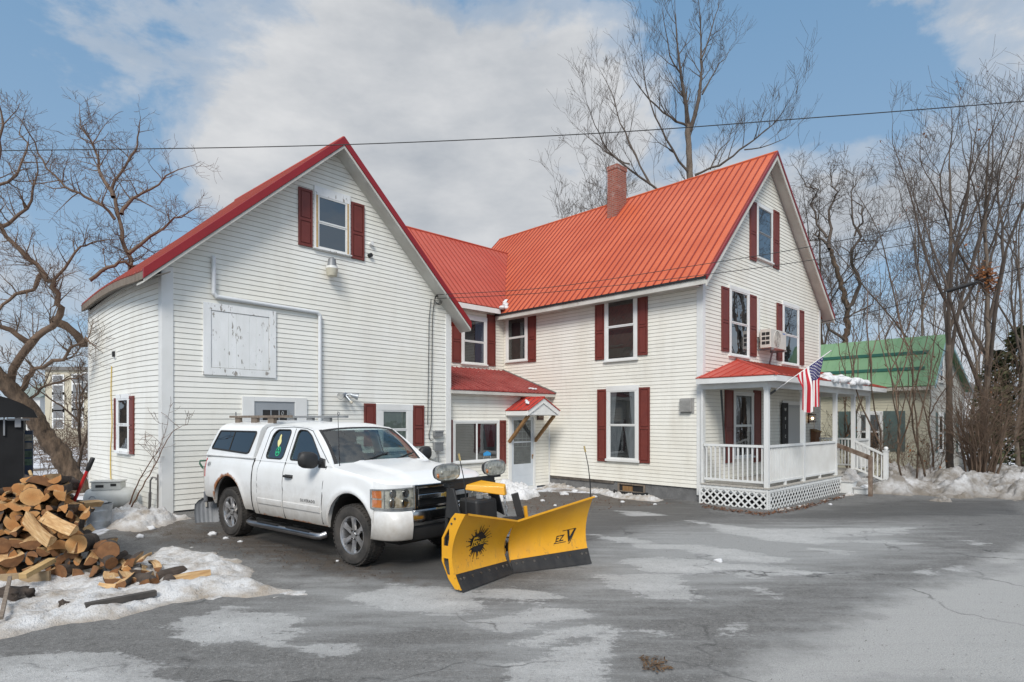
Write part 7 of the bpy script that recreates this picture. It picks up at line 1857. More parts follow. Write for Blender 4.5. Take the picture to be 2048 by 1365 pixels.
for r_ in range(9):
    n_ = 6 if r_ % 2 == 0 else 5
    for c_ in range(n_):
        a0, b0 = (r_ + .8) / 9 * (7 / 13) * .98, (.035 if n_ == 6 else .068) + c_ * .066
        pts = []
        for k in range(10):
            rr = .020 if k % 2 == 0 else .009; an = 2 * math.pi * k / 10; pts.append(fp(min(1, max(0, a0 + rr * math.sin(an) / .75)), max(0, b0 + rr * math.cos(an) / 1.1)) + Vector((0, -.006, 0)))
        cc_ = sum(pts, Vector()) / 10; ci = mb.av(cc_); ii = [mb.av(p) for p in pts]
        for k in range(10): mb.face((ci, ii[k], ii[(k + 1) % 10]))
so_ = mb.build('stars', WHT, cl_, recalc=False); so_['kind'] = 'stuff'
# welcome sign by the front door
wu0, wz1 = fG.hit(1564.3, 806, .08); wu1, _ = fG.hit(1576.5, 806, .08)
root, mk = fthing(fG, 'welcome_sign', 'tall black board with white vertical welcome lettering beside the front door', 'sign', wu0, .40, .06)
W_, H_ = wu1 - wu0, wz1 - .40
mb = mk(); mb.box(0, 0, 0, W_, .025, H_); bo = mb.build('board', mat('sign black', (.014, .014, .016), (.025, .024, .024), 6, rough=.7), root, bevel=.004)
mb = mk()
for k, ch in enumerate('welcome'): put_text(mb, ch, lambda a, c, k=k: (W_ / 2 + a, .028, H_ - .20 - k * (H_ - .32) / 6.3 + c), .21, bold=.001)
mb.build('lettering', mat('sign white', (.62, .62, .58), rough=.7), root)
# lit lantern beside the door
u, z = fG.hit(1622, 836, .1); root, mk = fthing(fG, 'wall_lantern', 'small lit brown wall lantern right of the front door', 'lantern', u, z, .0)
LB = mat('lantern bronze', (.07, .035, .02), rough=.5, metal=.4)
mb = mk(); mb.box(-.06, 0, -.2, .06, .03, .16); mb.box(-.015, .03, .12, .015, .14, .15); mb.box(-.10, .05, .10, .10, .24, .13); mb.box(-.10, .05, -.16, .10, .24, -.13)
for a in (-.09, .08):
    for b_ in (.06, .22): mb.box(a, b_, -.13, a + .012, b_ + .012, .10)
mb.build('cage', LB, root)
mb = mk(); mb.ball((0, .15, -.02), .045, n=6); mb.build('bulb', mat('lit bulb', (1, .8, .5), emit=(1.0, .62, .25), estr=9), root, smooth=True)
u, z = fG.hit(1630, 874, .1); root, mk = fthing(fG, 'letter_box', 'brown wooden letter box hanging under the lantern', 'letter box', u, z, .03)
mb = mk(); mb.hexa([(-.22, 0, -.25), (.22, 0, -.25), (.22, .14, -.25), (-.22, .14, -.25), (-.22, 0, .24), (.22, 0, .24), (.22, .19, .16), (-.22, .19, .16)]); mb.build('case', mat('dark stained wood', (.16, .07, .03), (.10, .04, .02), 5, rough=.6, stretch=(1, 1, 6)), root, bevel=.008)
mb = mk(); mb.hexa([(-.25, 0, .25), (.25, 0, .25), (.25, .23, .165), (-.25, .23, .165), (-.25, 0, .28), (.25, 0, .28), (.25, .23, .19), (-.25, .23, .19)]); mb.build('lid', WOODT, root)
# house number plaque by the side entry
u, z = fE.hit(1079.5, 833); root, mk = fthing(fE, 'number_plaque', 'dark brown shaped house number plaque beside the side entry door', 'sign', u, z, .02)
mb = mk(); mb.flat([(-.15, 0, -.12), (.15, 0, -.12), (.15, 0, .05), (.10, 0, .07), (.07, 0, .13), (-.07, 0, .13), (-.10, 0, .07), (-.15, 0, .05)], back=(0, .02, 0)); mb.build('board', mat('plaque brown', (.05, .016, .012), rough=.6), root)
mb = mk(); put_text(mb, '451', lambda a, c: (a, .023, -.02 + c), .13, bold=.002); mb.build('lettering', mat('plaque tan', (.30, .20, .14)), root)
# barn: yard light, flood light, meter boxes, cable
u, z = fb.hit(663, 534, .16); root, mk = fthing(fb, 'yard_light', 'grey barn light with pale lens under the loft window', 'outdoor light', u, z, .0)
mb = mk(); mb.tube([(0, .0, .05), (0, .17, .08)], .035, 8); mb.lathe([(.0, .21), (.045, .21), (.055, .19), (.085, .17), (.10, .06), (.11, .0)], (0, .18, 0), 'z', 18); mb.build('housing', mat('grey cast housing', (.25, .26, .27), (.18, .185, .19), 8, rough=.5, metal=.3), root, smooth=True, angle=40)
mb = mk(); mb.lathe([(.13, .005), (.135, -.05), (.125, -.055)], (0, .18, 0), 'z', 18); mb.build('collar', TRIM, root, smooth=True)
mb = mk(); mb.lathe([(.14, -.05), (.115, -.22), (.09, -.23), (.0, -.23)], (0, .18, 0), 'z', 18); mb.build('lens', mat('milky tan lens', (.50, .47, .38), (.42, .39, .3), 6, rough=.3), root, smooth=True, angle=40)
u, z = fb.hit(694, 790, .1); root, mk = fthing(fb, 'flood_light', 'twin headed flood light with motion sensor on the barn wall', 'flood light', u, z, .0)
mb = mk(); mb.lathe([(.06, .0), (.06, .04), (.0, .04)], (0, 0, 0), 'y', 14); mb.tube([(0, .04, 0), (-.12, .12, .0)], .022, 8); mb.tube([(0, .04, 0), (.12, .12, .02)], .022, 8); mb.tube([(0, .05, -.02), (.06, .17, -.16)], .026, 8); mb.build('base', GALV, root, smooth=True)
for s_ in (-1, 1):
    mb = mk(); a = Vector((s_ * .10, .10, 0)); d_ = Vector((s_ * .75, .55, -.25)).normalized(); mb.tube([a, a + d_ * .06, a + d_ * .10, a + d_ * .18], [.03, .045, .06, .085], 14); h_ = mb.build('lamp_head', GALV, root, smooth=True, angle=40)
    mb = mk(); mb.tube([a + d_ * .178, a + d_ * .186], [.078, .075], 14); mb.build('lens', mat('flood lens', (.55, .55, .52), (.3, .3, .3), 14, rough=.15), h_)
mb = mk(); mb.tube([(.055, .16, -.15), (.075, .2, -.20)], .03, 10); mb.build('sensor', mat('sensor cream', (.5, .46, .38)), root)
GB = 'grey electrical boxes on the barn wall by the corner'
for (y0, y1, lb) in ((862, 874, 'upper grey electrical box on the barn wall beside the corner board'), (885, 903, 'lower larger grey electrical box on the barn wall beside the corner board')):
    q = fb.rect(867.5, y0, 884, y1, .06); root, mk = fthing(fb, 'electrical_box', lb, 'electrical box', q[0], q[2], .01); mb = mk(); mb.box(0, 0, 0, q[1] - q[0], .11, q[3] - q[2]); mb.build('case', GREYM, root, bevel=.006)
    mb = mk(); mb.box(-.008, .11, q[3] - q[2] - .04, q[1] - q[0] + .008, .122, q[3] - q[2] + .008); mb.build('cover', GREYM, root)
qa = [fb.hit(*p, .05) for p in ((869, 600), (865, 640), (864, 720), (863, 800), (862, 850), (858, 868), (860, 880), (867, 880))]
root, mk = fthing(fb, 'service_cable', 'black service cable running down the barn wall to the electrical boxes', 'cable', qa[0][0], qa[0][1], .05)
mb = mk(); pts = smooth_pts([Vector((a - qa[0][0], .0, b_ - qa[0][1])) for a, b_ in qa], 5); mb.tube(pts, .011, 6); mb.build('cable', RUB, root, smooth=True)
mb = mk(); mb.tube([(-.12 + a_[0] - qa[0][0] + 0, .0, a_[1] - qa[0][1]) for a_ in qa[:5]], .009, 6); mb.build('cable', RUB, root, smooth=True)
for k in range(3):
    mb = mk(); mb.tube([(.08 + (.09 + .02 * k) * math.cos(a), .03 + .02 * k, .0 + (.09 + .02 * k) * math.sin(a)) for a in [2 * math.pi * j / 18 for j in range(19)]], .008, 5); mb.build('cable_loop', RUB, root, smooth=True)
u, z = fb.hit(861, 910, .1); root, mk = fthing(fb, 'gas_meter', 'pale gas meter and pipes low on the barn wall behind the truck bonnet', 'gas meter', u, z, .02)
mb = mk(); mb.lathe([(.0, .0), (.12, .0), (.13, .03), (.13, .13), (.11, .16), (.0, .16)], (0, .02, 0), 'y', 18); mb.build('meter', mat('meter pale', (.5, .5, .47), rough=.5), root, smooth=True, angle=40)
mb = mk(); mb.tube([(.1, .1, .05), (.26, .1, .05), (.26, .1, -.5)], .022, 8); mb.tube([(-.1, .1, -.02), (-.16, .1, -.02), (-.16, .1, -.5)], .022, 8); mb.build('pipe', GREYM, root, smooth=True)
# yellow cord down the side of the barn
qa = [fl.hit(*p, .03) for p in ((223, 733), (222, 790), (224, 850), (221, 905), (222, 960), (229, 985))]
root, mk = fthing(fl, 'yellow_cord', 'thin yellow extension cord hanging down the barn side wall', 'cord', qa[0][0], qa[0][1], .03)
mb = mk(); mb.tube(smooth_pts([Vector((a - qa[0][0], .0, b_ - qa[0][1])) for a, b_ in qa], 5), .012, 6); mb.build('cord', mat('cord yellow', (.55, .38, .06), rough=.6), root, smooth=True)
# wires overhead
def wire(name, label, pts, r=.012, sleeve=None):
    p = [at(*q) for q in pts]; s_ = smooth_pts(p, 8); o = p[0]; root = thing(name, label, 'overhead wire', o); mb = MB(); mb.tube([q - o for q in s_], r, 5); mb.build('wire', RUB, root, smooth=True)
    if sleeve:
        a, b_ = at(*sleeve[0]), at(*sleeve[1]); mb = MB(); mb.tube([a - o, (a * .5 + b_ * .5) - o, b_ - o], .055, 10); mb.tube([b_ - o, b_ + (b_ - a) * .18 - o], .035, 8); mb.build('sleeve', BLACK, root, smooth=True)
wire('overhead_wire', 'long thin wire crossing the sky above both roofs', [(-300, 306, 12.6), (0, 302, 12.5), (620, 292, 12.3), (1180, 268, 12.0), (1640, 235, 11.7), (2048, 203, 11.5), (2400, 172, 11.2)], .010)
wire('overhead_wire', 'service wire from the barn corner passing over the farmhouse roof', [(869, 598, 16.4), (1100, 585, 15.6), (1400, 551, 14.5), (1640, 518, 13.8), (2048, 450, 12.6), (2400, 385, 11.6)], .008)
wire('overhead_wire', 'upper service wire crossing the farmhouse gable below its attic window', [(872, 590, 16.3), (1100, 575, 15.5), (1400, 530, 14.4), (1640, 490, 13.7), (2048, 405, 12.5), (2400, 330, 11.5)], .008)
wire('overhead_wire', 'wire with thick black sleeve in front of the right hand trees', [(1642, 645, 20.5), (1760, 620, 19.0), (1894, 583, 17.5), (1955, 562, 17.0), (2048, 535, 16.0), (2400, 430, 13.0)], .012, ((1894, 583, 17.45), (1946, 567, 17.05)))
# ================================================================= left yard things
def gthing(name, label, cat, px, py, rz=0, dz=0.0):
    g = ground(px, py); g.z += dz; return thing(name, label, cat, g, rz), g
root, g = gthing('propane_tank', 'pale grey horizontal propane tank with boxy hood beside the barn wall', 'gas tank', 222, 1022, R(14))
TANK = mat('tank white', (.56, .57, .55), (.45, .45, .42), 4, rough=.5, c3=(.3, .22, .16), s3=6, lo3=.66, hi3=.8)
mb = MB(); mb.lathe([(.0, -.46), (.10, -.45), (.17, -.41), (.205, -.33), (.21, .33), (.17, .41), (.10, .45), (.0, .46)], (0, 0, .26), 'x', 20); mb.build('tank', TANK, root, smooth=True)
mb = MB(); mb.box(-.30, -.14, .42, .22, .14, .58); mb.box(-.32, -.16, .58, .24, .16, .61); hd_ = mb.build('hood', TANK, root, bevel=.015)
mb = MB(); mb.box(-.22, -.145, .48, -.08, -.14, .53); mb.box(.04, -.145, .5, .14, -.14, .55); mb.build('vent_slot', BLACK, hd_)
for x in (-.28, .28): mb = MB(); mb.box(x - .04, -.16, -.05, x + .04, .16, .08); mb.build('leg', TANK, root)
root, g = gthing('metal_bin', 'galvanised metal bin with lid ajar behind the woodpile', 'bin', 198, 1056)
mb = MB(); mb.lathe([(.0, 0), (.17, .0), (.175, .02), (.18, .12), (.183, .13), (.18, .14), (.195, .30), (.199, .31), (.196, .32), (.205, .40), (.21, .41), (.21, .42), (.19, .42)], (0, 0, 0), 'z', 24, cap=False); mb.build('body', GALV, root, smooth=True, angle=30)
mb = MB(); mb.lathe([(.0, .50), (.05, .495), (.20, .455), (.225, .44), (.225, .425), (.2, .44)], (-.10, -.02, 0), 'z', 24, cap=False); mb.tube([(-.16, -.02, .50), (-.13, -.02, .54), (-.07, -.02, .54), (-.04, -.02, .50)], .01, 6); mb.build('lid', GALV, root, smooth=True, angle=35)
# shovel leaning on the barn front
g = ground(415, 1047); lean_top = at(407, 922, g.y + .28); root = thing('snow_shovel', 'grey scoop snow shovel with green handle leaning on the barn front', 'shovel', g, 0)
ax = (lean_top - g); L_s = ax.length; ax.normalize(); sx_ = Vector((.86, .5, 0)); sx_ = (sx_ - ax * sx_.dot(ax)).normalized(); nz_ = sx_.cross(ax)
def SH(a, b_, c): return sx_ * a + ax * b_ + nz_ * c
mb = MB(); prof_s = [(-.20, .0), (-.205, .24), (-.19, .36), (-.13, .44), (-.04, .48)]
rows = []
for k, (w, h) in enumerate(((.195, .0), (.205, .12), (.205, .26), (.19, .36), (.13, .43), (.05, .47))):
    rows.append([SH(w * v, h, -.05 * abs(v) ** 2.5 * (-1) + .006 * math.cos(v * 18) * (1 if h < .4 else .3) + .06 * (h / .47) ** 2 * 0) for v in [-1 + j / 10 for j in range(21)]])
mb.loft(rows, 0, False); mb.loft([[p - nz_ * .006 for p in r_] for r_ in rows], 0, False); mb.build('scoop', mat('grey plastic', (.21, .22, .235), (.16, .17, .18), 5, rough=.5), root, smooth=True)
mb = MB(); mb.tube([SH(0, .30, .02), SH(0, .46, .03), SH(0, L_s - .12, .01)], .018, 8); mb.build('shaft', mat('grey wood shaft', (.38, .36, .32), (.3, .28, .25), 4, stretch=(8, 8, 1)), root, smooth=True)
mb = MB(); mb.tube([SH(0, L_s - .16, .01), SH(-.03, L_s - .12, .01), SH(-.065, L_s - .05, .01), SH(-.06, L_s, .01), SH(.06, L_s, .01), SH(.065, L_s - .05, .01), SH(.03, L_s - .12, .01), SH(0, L_s - .16, .01)], .017, 8); mb.build('grip', mat('dark green grip', (.015, .09, .05), rough=.5), root, smooth=True)
# iron bar leaning at the barn side
a, b_ = ground(299, 1024), at(301, 958, 11.35); root = thing('pry_bar', 'grey hooked iron bar leaning at the barn corner', 'iron bar', a); mb = MB(); q = b_ - a
mb.tube([(0, 0, 0), q * .75, q * .95, q + Vector((.04, 0, .03)), q + Vector((.10, 0, .02)), q + Vector((.11, 0, -.03))], .017, 7); mb.bar((-.0, 0, 0), q * .6, .05, .02); mb.build('bar', mat('weathered iron', (.25, .24, .23), (.15, .14, .13), 8, rough=.7), root, smooth=True, angle=40)
# red handled tool standing in the pile
a, b_ = at(156, 985, 8.25), at(186, 916, 8.25); root = thing('bolt_cutter', 'red handled tool with black grip sticking up behind the woodpile', 'tool', a); q = b_ - a
mb = MB(); mb.tube([q * -.5, q * .62], .022, 8); mb.build('handle', mat('tool red', (.45, .02, .02), rough=.4), root, smooth=True)
mb = MB(); mb.tube([q * .62, q * .66, q * .98, q], [.022, .03, .03, .022], 10); mb.build('grip', BLACK, root, smooth=True)
a, b_ = at(30, 985, 8.1), at(38, 930, 8.3); root = thing('tool_handle', 'pale wooden tool handle leaning by the black shed', 'tool handle', at(62, 960, 8.6)); mb = MB(); mb.tube([(0.12, 0, -.25), (-.10, .1, .12)], .02, 8); mb.build('handle', WOODN, root, smooth=True)
# black shed with arched roof, blue carton behind it
SHO = at(47, 900, 8.9); SHO.z = 0
sh = thing('black_shed', 'black storage shed with arched roof cut off by the left edge', 'shed', SHO, R(38))
SHM = mat('shed black', (.010, .010, .011), (.018, .018, .019), 3, rough=.7, spec=.25)
x1 = 0.0
mb = MB(); mb.box(-2.2, 0, 0, x1, 1.9, 2.0); mb.build('wall', SHM, sh)
mb = MB(); outl = []
for px, py in ((66, 836), (60, 820), (46, 808), (28, 798), (0, 787), (-60, 772), (-150, 764)): p = at(px, py, 8.9); outl.append(((p.x - SHO.x) * 1.18, p.z))
mir = [(-1.6 - (x + 1.6) * 0 - (x + 1.2), z) for x, z in outl[::-1]]
full_ = outl + [(-2.4, outl[-1][1]), (-2.4, 1.9)]
mb.loft([[(x, -.12, z) for x, z in outl] + [(-2.3, -.12, outl[-1][1])], [(x, 2.0, z) for x, z in outl] + [(-2.3, 2.0, outl[-1][1])]], 0, False)
mb.flat([(x, -.115, z) for x, z in outl] + [(-2.3, -.115, outl[-1][1]), (-2.3, -.115, outl[0][1] + .02)], back=(0, .03, 0)); mb.build('roof', SHM, sh)
mb = MB(); p = at(22, 833, 8.75); q = Vector(((p.x - SHO.x) * 1.15, -.02, p.z)); mb.box(q.x - .03, -.035, q.z - .16, q.x + .04, -.002, q.z + .04); mb.box(q.x - .12, -.03, q.z - .06, q.x + .14, -.004, q.z - .03); mb.box(q.x - .16, -.025, q.z - .28, q.x - .14, -.004, q.z + .03); mb.build('latch', mat('bare latch metal', (.32, .32, .33), rough=.45, metal=.6), sh)
p = at(54, 944, 9.6); root = thing('blue_carton', 'tall dark blue product carton with small pictures beside the black shed', 'carton', (p.x, p.y, gz(p.x, p.y)), R(38))
tz = at(54, 862, 9.6).z - gz(p.x, p.y); mb = MB(); mb.box(-.14, 0, 0, .075, .35, tz); mb.build('box', mat('carton blue', (.035, .055, .10), (.03, .045, .08), 3, rough=.5), root, bevel=.005)
for k, c in enumerate(((.42, .38, .28), (.35, .30, .24), (.10, .16, .10), (.12, .2, .12))):
    mb = MB(); mb.box(-.05, -.004, tz - .16 - k * .13, .065, -.001, tz - .06 - k * .13); mb.build('picture', mat('carton picture %d' % k, c, tuple(v * .3 for v in c), 14, rough=.5), root)
# ================================================================= far buildings on the left
def far_house(name, label, px0, px1, ytop, depth, wall, roofm, flat=True, wins=(), zb=-1.5, deep=8, peak=0):
    a, b_ = at(px0, ytop, depth), at(px1, ytop, depth); root = thing(name, label, 'building', (a.x, a.y, zb)); W_, H_ = b_.x - a.x, a.z - zb
    mb = MB(); mb.box(0, 0, 0, W_, deep, H_); mb.build('wall', wall, root)
    mb = MB()
    if flat: mb.box(-.2, -.2, H_, W_ + .2, deep + .2, H_ + .25)
    else: mb.hexa([(-.3, -.4, H_), (W_ + .3, -.4, H_), (W_ + .3, deep, H_), (-.3, deep, H_), (-.3 + 0, deep * .45, H_ + peak), (W_ + .3, deep * .45, H_ + peak), (W_ + .3, deep * .5, H_ + peak), (-.3, deep * .5, H_ + peak)])
    mb.build('roof', roofm, root)
    for (wx, wy) in wins:
        p = at(wx, wy, depth) - Vector((a.x, a.y, zb)); mb = MB(); w, h = .36, .68
        mb.box(p.x - w - .1, -.05, p.z - h - .1, p.x + w + .1, -.02, p.z + h + .1); f = mb.build('window', TRIM, root); mb = MB(); mb.box(p.x - w, -.06, p.z - h, p.x + w, -.052, p.z - .05); mb.box(p.x - w, -.06, p.z + .05, p.x + w, -.052, p.z + h); mb.build('pane', mat('far pane', (.17, .175, .18)), f)
CREAMW = mat('far cream wall', (.50, .46, .36), (.44, .40, .31), 1, rough=.8)
far_house('apartment_house', 'distant cream three storey apartment house seen left of the barn', 90, 250, 741, 46, CREAMW, mat('far grey roof', (.16, .15, .14), rough=.8), True, ((117, 805), (156, 803), (117, 770), (156, 768), (176, 765), (117, 838), (156, 836)), deep=12)
far_house('distant_house', 'distant pale house with grey green roof behind the leaning tree', 30, 80, 795, 62, mat('far white wall', (.6, .6, .58)), mat('far sage roof', (.20, .24, .22), rough=.8), False, (), deep=8, peak=1.6)
far_house('distant_house', 'distant white house glimpsed behind the brown shrub at right', 1928, 1975, 790, 52, mat('far white wall', (.6, .6, .58)), mat('far grey roof', (.16, .15, .14), rough=.8), False, ((1940, 855),), deep=8, peak=1.8, zb=-1.0)
# ================================================================= snow on roofs, banks, litter
sb = gpoly([(1690, 984), (1750, 990), (1830, 997), (1950, 998), (2100, 996), (2500, 985)]); sb += [(sb[-1][0] + 2, sb[-1][1] + 4.5), (16.4, 21.5), (13.0, 20.9), (11.6, 19.3)]
snow_patch('snow_bank', sb, .50, .04, SNOWD, 1.0, .75, 1.9, 4, label='dirty ploughed snowbank along the lot under the right hand trees', cat='snowbank', kind='stuff', fine=.075, ragged=.5)
snow_patch('snow_heap', gpoly([(960, 1002), (985, 982), (1010, 975), (1045, 978), (1078, 992), (1060, 1000), (1000, 1004)]), .24, .035, SNOWW, 2.2, .7, .5, 6, label='white snow heap before the side entry step', cat='snow', kind='stuff', fine=.09)
snow_patch('snow_strip', gpoly([(1070, 982), (1100, 966), (1140, 962), (1200, 978), (1240, 992), (1330, 1001), (1320, 1005), (1230, 997), (1150, 978), (1100, 976)]), .09, .03, SNOW, 2.6, .8, .22, 7, label='low old snow strip along the farmhouse foundation', cat='snow', kind='stuff', fine=.06)
snow_patch('snow_strip', gpoly([(1545, 1022), (1600, 1012), (1660, 998), (1700, 988), (1735, 986), (1700, 993), (1640, 1004), (1570, 1022)]), .07, .03, SNOW, 2.6, .8, .2, 8, label='thin snow strip on the asphalt along the porch lattice', cat='snow', kind='stuff', fine=.04)
def lumps(name, label, fr, pts, rad, mat_, seed):
    """small snow left on a roof: overlapping lumps along a line in a building frame, one mesh"""
    rs = random.Random(seed); base = fr.wor(*pts[0]); vox = []
    P_ = [Vector(p) for p in pts]; allp = []
    for a, b_ in zip(P_, P_[1:]):
        n = max(1, int((b_ - a).length / (rad * .55)))
        for k in range(n): allp.append((a.lerp(b_, k / n) + Vector((rs.gauss(0, rad * .25), rs.gauss(0, rad * .25), rs.gauss(0, rad * .15))), rad * rs.uniform(.6, 1.15)))
    bm = bmesh.new()
    for p, r in allp:
        w = fr.wor(p.x, p.y, p.z) - base; mm = bmesh.ops.create_icosphere(bm, subdivisions=2, radius=1)
        for v in mm['verts']:
            f = 1 + .3 * noise.fractal(v.co * 1.6 + w * 3, .8, 2, 4); v.co = Vector((v.co.x * r * f, v.co.y * r * f, v.co.z * r * .62 * f)) + w
    me = bpy.data.meshes.new(name); bm.to_mesh(me); bm.free(); me.materials.append(mat_); me.polygons.foreach_set('use_smooth', [True] * len(me.polygons))
    o = bpy.data.objects.new(name, me); col.objects.link(o); o.location = base; return tag(o, label, 'snow', None, 'stuff')
lumps('roof_snow', 'thick snow roll hanging over the porch roof eave', FM, [(3.3, ey + .10, ez + .05), (5.2, ey + .04, ez + .05), (7.0, ey + .10, ez + .06)], .15, SNOWW, 3)
lumps('roof_snow', 'second layer of snow on the porch roof above its eave', FM, [(3.6, ey + .32, ez + .13), (5.2, ey + .30, ez + .12), (7.1, ey + .28, ez + .10)], .16, SNOWW, 4)
lumps('roof_snow', 'white snow lump caught in the roof valley', FM, [(-.42, 7.36, 5.90), (-.16, 7.36, 5.93), (-.10, 7.52, 6.04), (.08, 7.72, 6.24), (.16, 7.8, 6.32)], .115, SNOWW, 5)
lumps('roof_snow', 'small snow scrap on the canopy roof', FM, [(cx0 + .25, 4.75, cze + .2), (cx0 + .42, 5.0, cze + .32)], .05, SNOWW, 6)
lumps('roof_snow', 'small snow scrap on the dark red entry roof', FM, [(-.9, 5.55, 3.01), (-.65, 5.5, 2.99)], .05, SNOWW, 7)
lumps('step_snow', 'snow lying on the porch steps', FM, [(5.1, PY - .62, -.0), (5.8, PY - .6, .0), (6.3, PY - .66, .0)], .08, SNOWW, 8)
CH = 'small ice chunks scattered on the asphalt'
rs = random.Random(4)
for k, (px, py, s_) in enumerate(((1437, 1124, .05), (1128, 990, .10), (1150, 984, .07), (1085, 1003, .05), (1145, 1010, .03), (1040, 1000, .06), (1110, 1012, .035), (425, 1070, .06), (452, 1078, .035), (480, 1085, .03), (675, 1123, .02), (1310, 1010, .04), (300, 1060, .07), (280, 1075, .05), (1660, 1010, .04), (1245, 1005, .045), (1172, 1003, .03), (1190, 995, .05))):
    g = ground(px, py); lump('ice_chunk', (g.x, g.y, g.z + s_ * .25), s_ * 1.3, s_, s_ * .7, SNOWW, 'small white ice chunk lying loose on the dark asphalt', 'ice chunk', k, .5, 8, None, CH)
def litter(name, label, poly, n, mat_, smin, smax, seed, dz=.01, flat_=.35):
    rs = random.Random(seed); P_ = np.array(poly); x0, y0 = P_.min(0); x1, y1 = P_.max(0); mb = MB(); c = 0
    while c < n:
        xs_, ys_ = np.array([rs.uniform(x0, x1) for _ in range(64)]), np.array([rs.uniform(y0, y1) for _ in range(64)]); s = sdf_poly(xs_, ys_, poly)
        for x, y, q in zip(xs_, ys_, s):
            if q > 0 and rs.random() < min(1, q * 5 + .25):
                sz = rs.uniform(smin, smax); a = Vector((rs.uniform(-1, 1), rs.uniform(-1, 1), rs.uniform(-flat_, flat_))).normalized() * sz; b_ = Vector((-a.y, a.x, rs.uniform(-flat_, flat_) * sz)) * .45; p = Vector((x, y, gz(x, y) + dz + rs.uniform(0, .02))); i = [mb.av(v) for v in (p - a, p + b_, p + a, p - b_)]; mb.face(i); c += 1
    return tag(mb.build(name, mat_, None, recalc=False), label, 'leaf litter', None, 'stuff')
LIT = mat('brown leaf litter', (.16, .065, .028), (.08, .04, .02), 9, rough=.95)
litter('leaf_litter', 'brown leaves drifted against the porch lattice', gpoly([(1400, 1006), (1470, 1020), (1526, 1026), (1600, 1012), (1690, 990), (1690, 997), (1600, 1022), (1526, 1034), (1400, 1016)]), 900, LIT, .02, .05, 1)
litter('leaf_litter', 'brown leaves scattered on the asphalt before the side entry', gpoly([(1000, 1010), (1090, 975), (1230, 1000), (1370, 1008), (1250, 1018), (1060, 1035)]), 420, LIT, .015, .04, 2)
litter('leaf_litter', 'dark mud crumbs on the asphalt around the parked truck', gpoly([(300, 1060), (480, 1065), (700, 1120), (860, 1170), (640, 1150), (430, 1110)]), 500, mat('mud crumbs', (.06, .043, .03), (.1, .07, .05), 8, rough=1), .01, .025, 3)
litter('leaf_litter', 'dead grass clump on the near asphalt', gpoly([(1275, 1318), (1320, 1315), (1350, 1340), (1325, 1352), (1285, 1345)]), 130, mat('dead grass', (.15, .09, .045), (.08, .05, .03), 9, rough=1), .008, .03, 4)
litter('gravel', 'small stones and grit scattered over the asphalt', gpoly([(-50, 1300), (600, 1200), (1200, 1100), (1500, 1060), (2048, 1060), (2100, 1380), (-50, 1380)]), 1500, mat('grit', (.20, .19, .18), (.10, .095, .09), 9, rough=1), .005, .014, 5, .004)
# ================================================================= sky, sun, camera
SUN_EL, SUN_AZ = 40.0, 189.0          # sun behind the camera, a little to the left
world = bpy.data.worlds.new('World'); scene.world = world; world.use_nodes = True
t = NT(world.node_tree); bg = t.n['Background']
sky = t.node('ShaderNodeTexSky', sky_type='NISHITA'); sky.sun_disc = False
sky.sun_elevation = R(SUN_EL); sky.sun_rotation = R(SUN_AZ)
sky.air_density = 1.0; sky.dust_density = 0.6; sky.ozone_density = 1.2
tc = t.node('ShaderNodeTexCoord').outputs['Generated']
def blob(px, py, size, stx=1.0):
    d = ray(px, py).normalized()
    sub = t.node('ShaderNodeVectorMath', operation='SUBTRACT'); t.link(tc, sub.inputs[0]); sub.inputs[1].default_value = d
    mp = t.mapping(sub.outputs[0], (1.0 / (size * stx), 1.0 / (size * stx), 1.0 / size))
    ln = t.node('ShaderNodeVectorMath', operation='LENGTH'); t.link(mp, ln.inputs[0])
    return t.ramp(ln.outputs['Value'], [(0.0, 1.0), (1.0, 0.0)], 'EASE')
wv = t.mapping(tc, (1.0, 1.0, 1.7))
nz = t.noise(wv, 3.6, 8, 0.58, 0.35)
nzf = t.noise(wv, 9.0, 6, 0.6, 0.3)
dens = t.math('ADD', t.math('MULTIPLY', t.math('SUBTRACT', nz, 0.5), 2.5), t.math('MULTIPLY', t.math('SUBTRACT', nzf, 0.5), 0.7))
for (px, py, s, st, w) in [(640, 190, 0.22, 1.9, 0.60), (1000, 180, 0.24, 1.5, 0.62), (1230, 190, 0.14, 1.2, 0.30), (900, 420, 0.34, 2.0, 0.55), (2048, 290, 0.16, 1.8, 0.55), (1500, 420, 0.20, 1.8, 0.45),
                           (560, 330, 0.2, 1.6, 0.4), (270, 40, 0.10, 2.6, 0.34), (700, 20, 0.10, 2.6, 0.25), (1990, 30, 0.1, 1.4, 0.4),
                           (120, 210, 0.20, 1.7, -0.55), (300, 200, 0.13, 1.0, -0.25), (1640, 170, 0.20, 1.6, -0.55), (1420, 60, 0.12, 1.6, -0.3), (980, 20, 0.12, 3.0, -0.4), (430, 20, 0.12, 2.5, -0.2), (220, 420, 0.14, 1.2, -0.3)]:
    dens = t.math('ADD', dens, t.math('MULTIPLY', blob(px, py, s, st), w))
sp = t.node('ShaderNodeSeparateXYZ'); t.link(tc, sp.inputs[0])
hz = t.ramp(sp.outputs[2], [(0.02, 1.0), (0.32, 0.0)])
dens = t.math('ADD', dens, t.math('MULTIPLY', hz, 0.30))
dens = t.math('ADD', dens, t.math('MULTIPLY', t.ramp(sp.outputs[2], [(0.66, 0.0), (0.80, 1.0)]), 0.5))
mask = t.ramp(dens, [(0.0, 0.0), (0.28, 0.5), (0.62, 1.0)], 'EASE')
shade = t.ramp(t.math('ADD', t.noise(t.mapping(tc, (1.0, 1.0, 2.4)), 2.6, 6, 0.6), t.math('MULTIPLY', t.math('SUBTRACT', sp.outputs[2], 0.42), 0.55)), [(0.34, 0.0), (0.62, 1.0)])
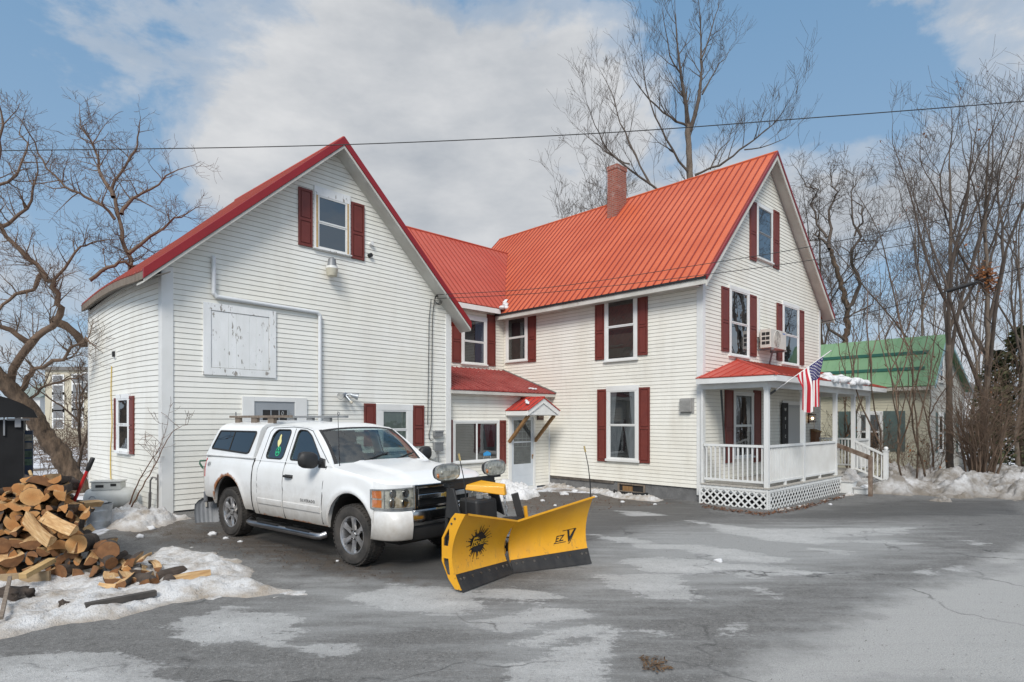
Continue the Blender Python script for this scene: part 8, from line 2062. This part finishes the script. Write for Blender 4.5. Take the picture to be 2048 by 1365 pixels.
cloud = t.mix(shade, (3.9, 4.2, 4.6), (6.2, 6.3, 6.45))
cloud = t.mix(hz, cloud, (5.3, 5.65, 6.1))
sdv = Vector((math.sin(R(SUN_AZ)) * math.cos(R(SUN_EL)), math.cos(R(SUN_AZ)) * math.cos(R(SUN_EL)), math.sin(R(SUN_EL))))
dp = t.node('ShaderNodeVectorMath', operation='DOT_PRODUCT'); t.link(tc, dp.inputs[0]); dp.inputs[1].default_value = sdv
glow2 = t.math('ADD', t.math('MULTIPLY', t.ramp(dp.outputs['Value'], [(0.05, 0.0), (0.9, 1.0)], 'EASE'), 1.15), 1.0)  # added fill: clouds towards the sun, behind the camera, made brighter
cg = t.node('ShaderNodeVectorMath', operation='SCALE'); t.link(cloud, cg.inputs[0]); t.link(glow2, cg.inputs['Scale']); cloud = cg.outputs[0]
blue = t.mix(0.82, sky.outputs[0], t.mix(t.ramp(sp.outputs[2], [(0.15, 0.0), (0.62, 1.0)]), (2.9, 4.3, 5.9), (1.55, 3.05, 5.0)))
t.link(t.mix(mask, blue, cloud), bg.inputs[0]); bg.inputs[1].default_value = 0.115
sl = bpy.data.lights.new('sun', 'SUN'); sl.energy = 3.05; sl.angle = R(22); sl.color = (1.0, 0.95, 0.88)
so = bpy.data.objects.new('sun', sl); col.objects.link(so)
# a sky sun_rotation of a sits at compass azimuth a (from +Y towards +X)
sd = Vector((math.sin(R(SUN_AZ)) * math.cos(R(SUN_EL)), math.cos(R(SUN_AZ)) * math.cos(R(SUN_EL)), math.sin(R(SUN_EL))))
so.rotation_euler = (-sd).to_track_quat('-Z', 'Y').to_euler()
cd = bpy.data.cameras.new('camera'); co_ = bpy.data.objects.new('camera', cd); col.objects.link(co_)
co_.location = CAM; co_.rotation_euler = (R(90), 0, 0)
cd.sensor_width = 36; cd.sensor_fit = 'HORIZONTAL'; cd.lens = F / 2048 * 36; cd.shift_y = (HY - 682.5) / 2048
cd.clip_start = 0.1; cd.clip_end = 3000
scene.camera = co_
scene.view_settings.view_transform = 'Standard'; scene.view_settings.look = 'None'; scene.view_settings.exposure = 0; scene.view_settings.gamma = 1
scene.cycles.max_bounces = 8; scene.cycles.transparent_max_bounces = 24
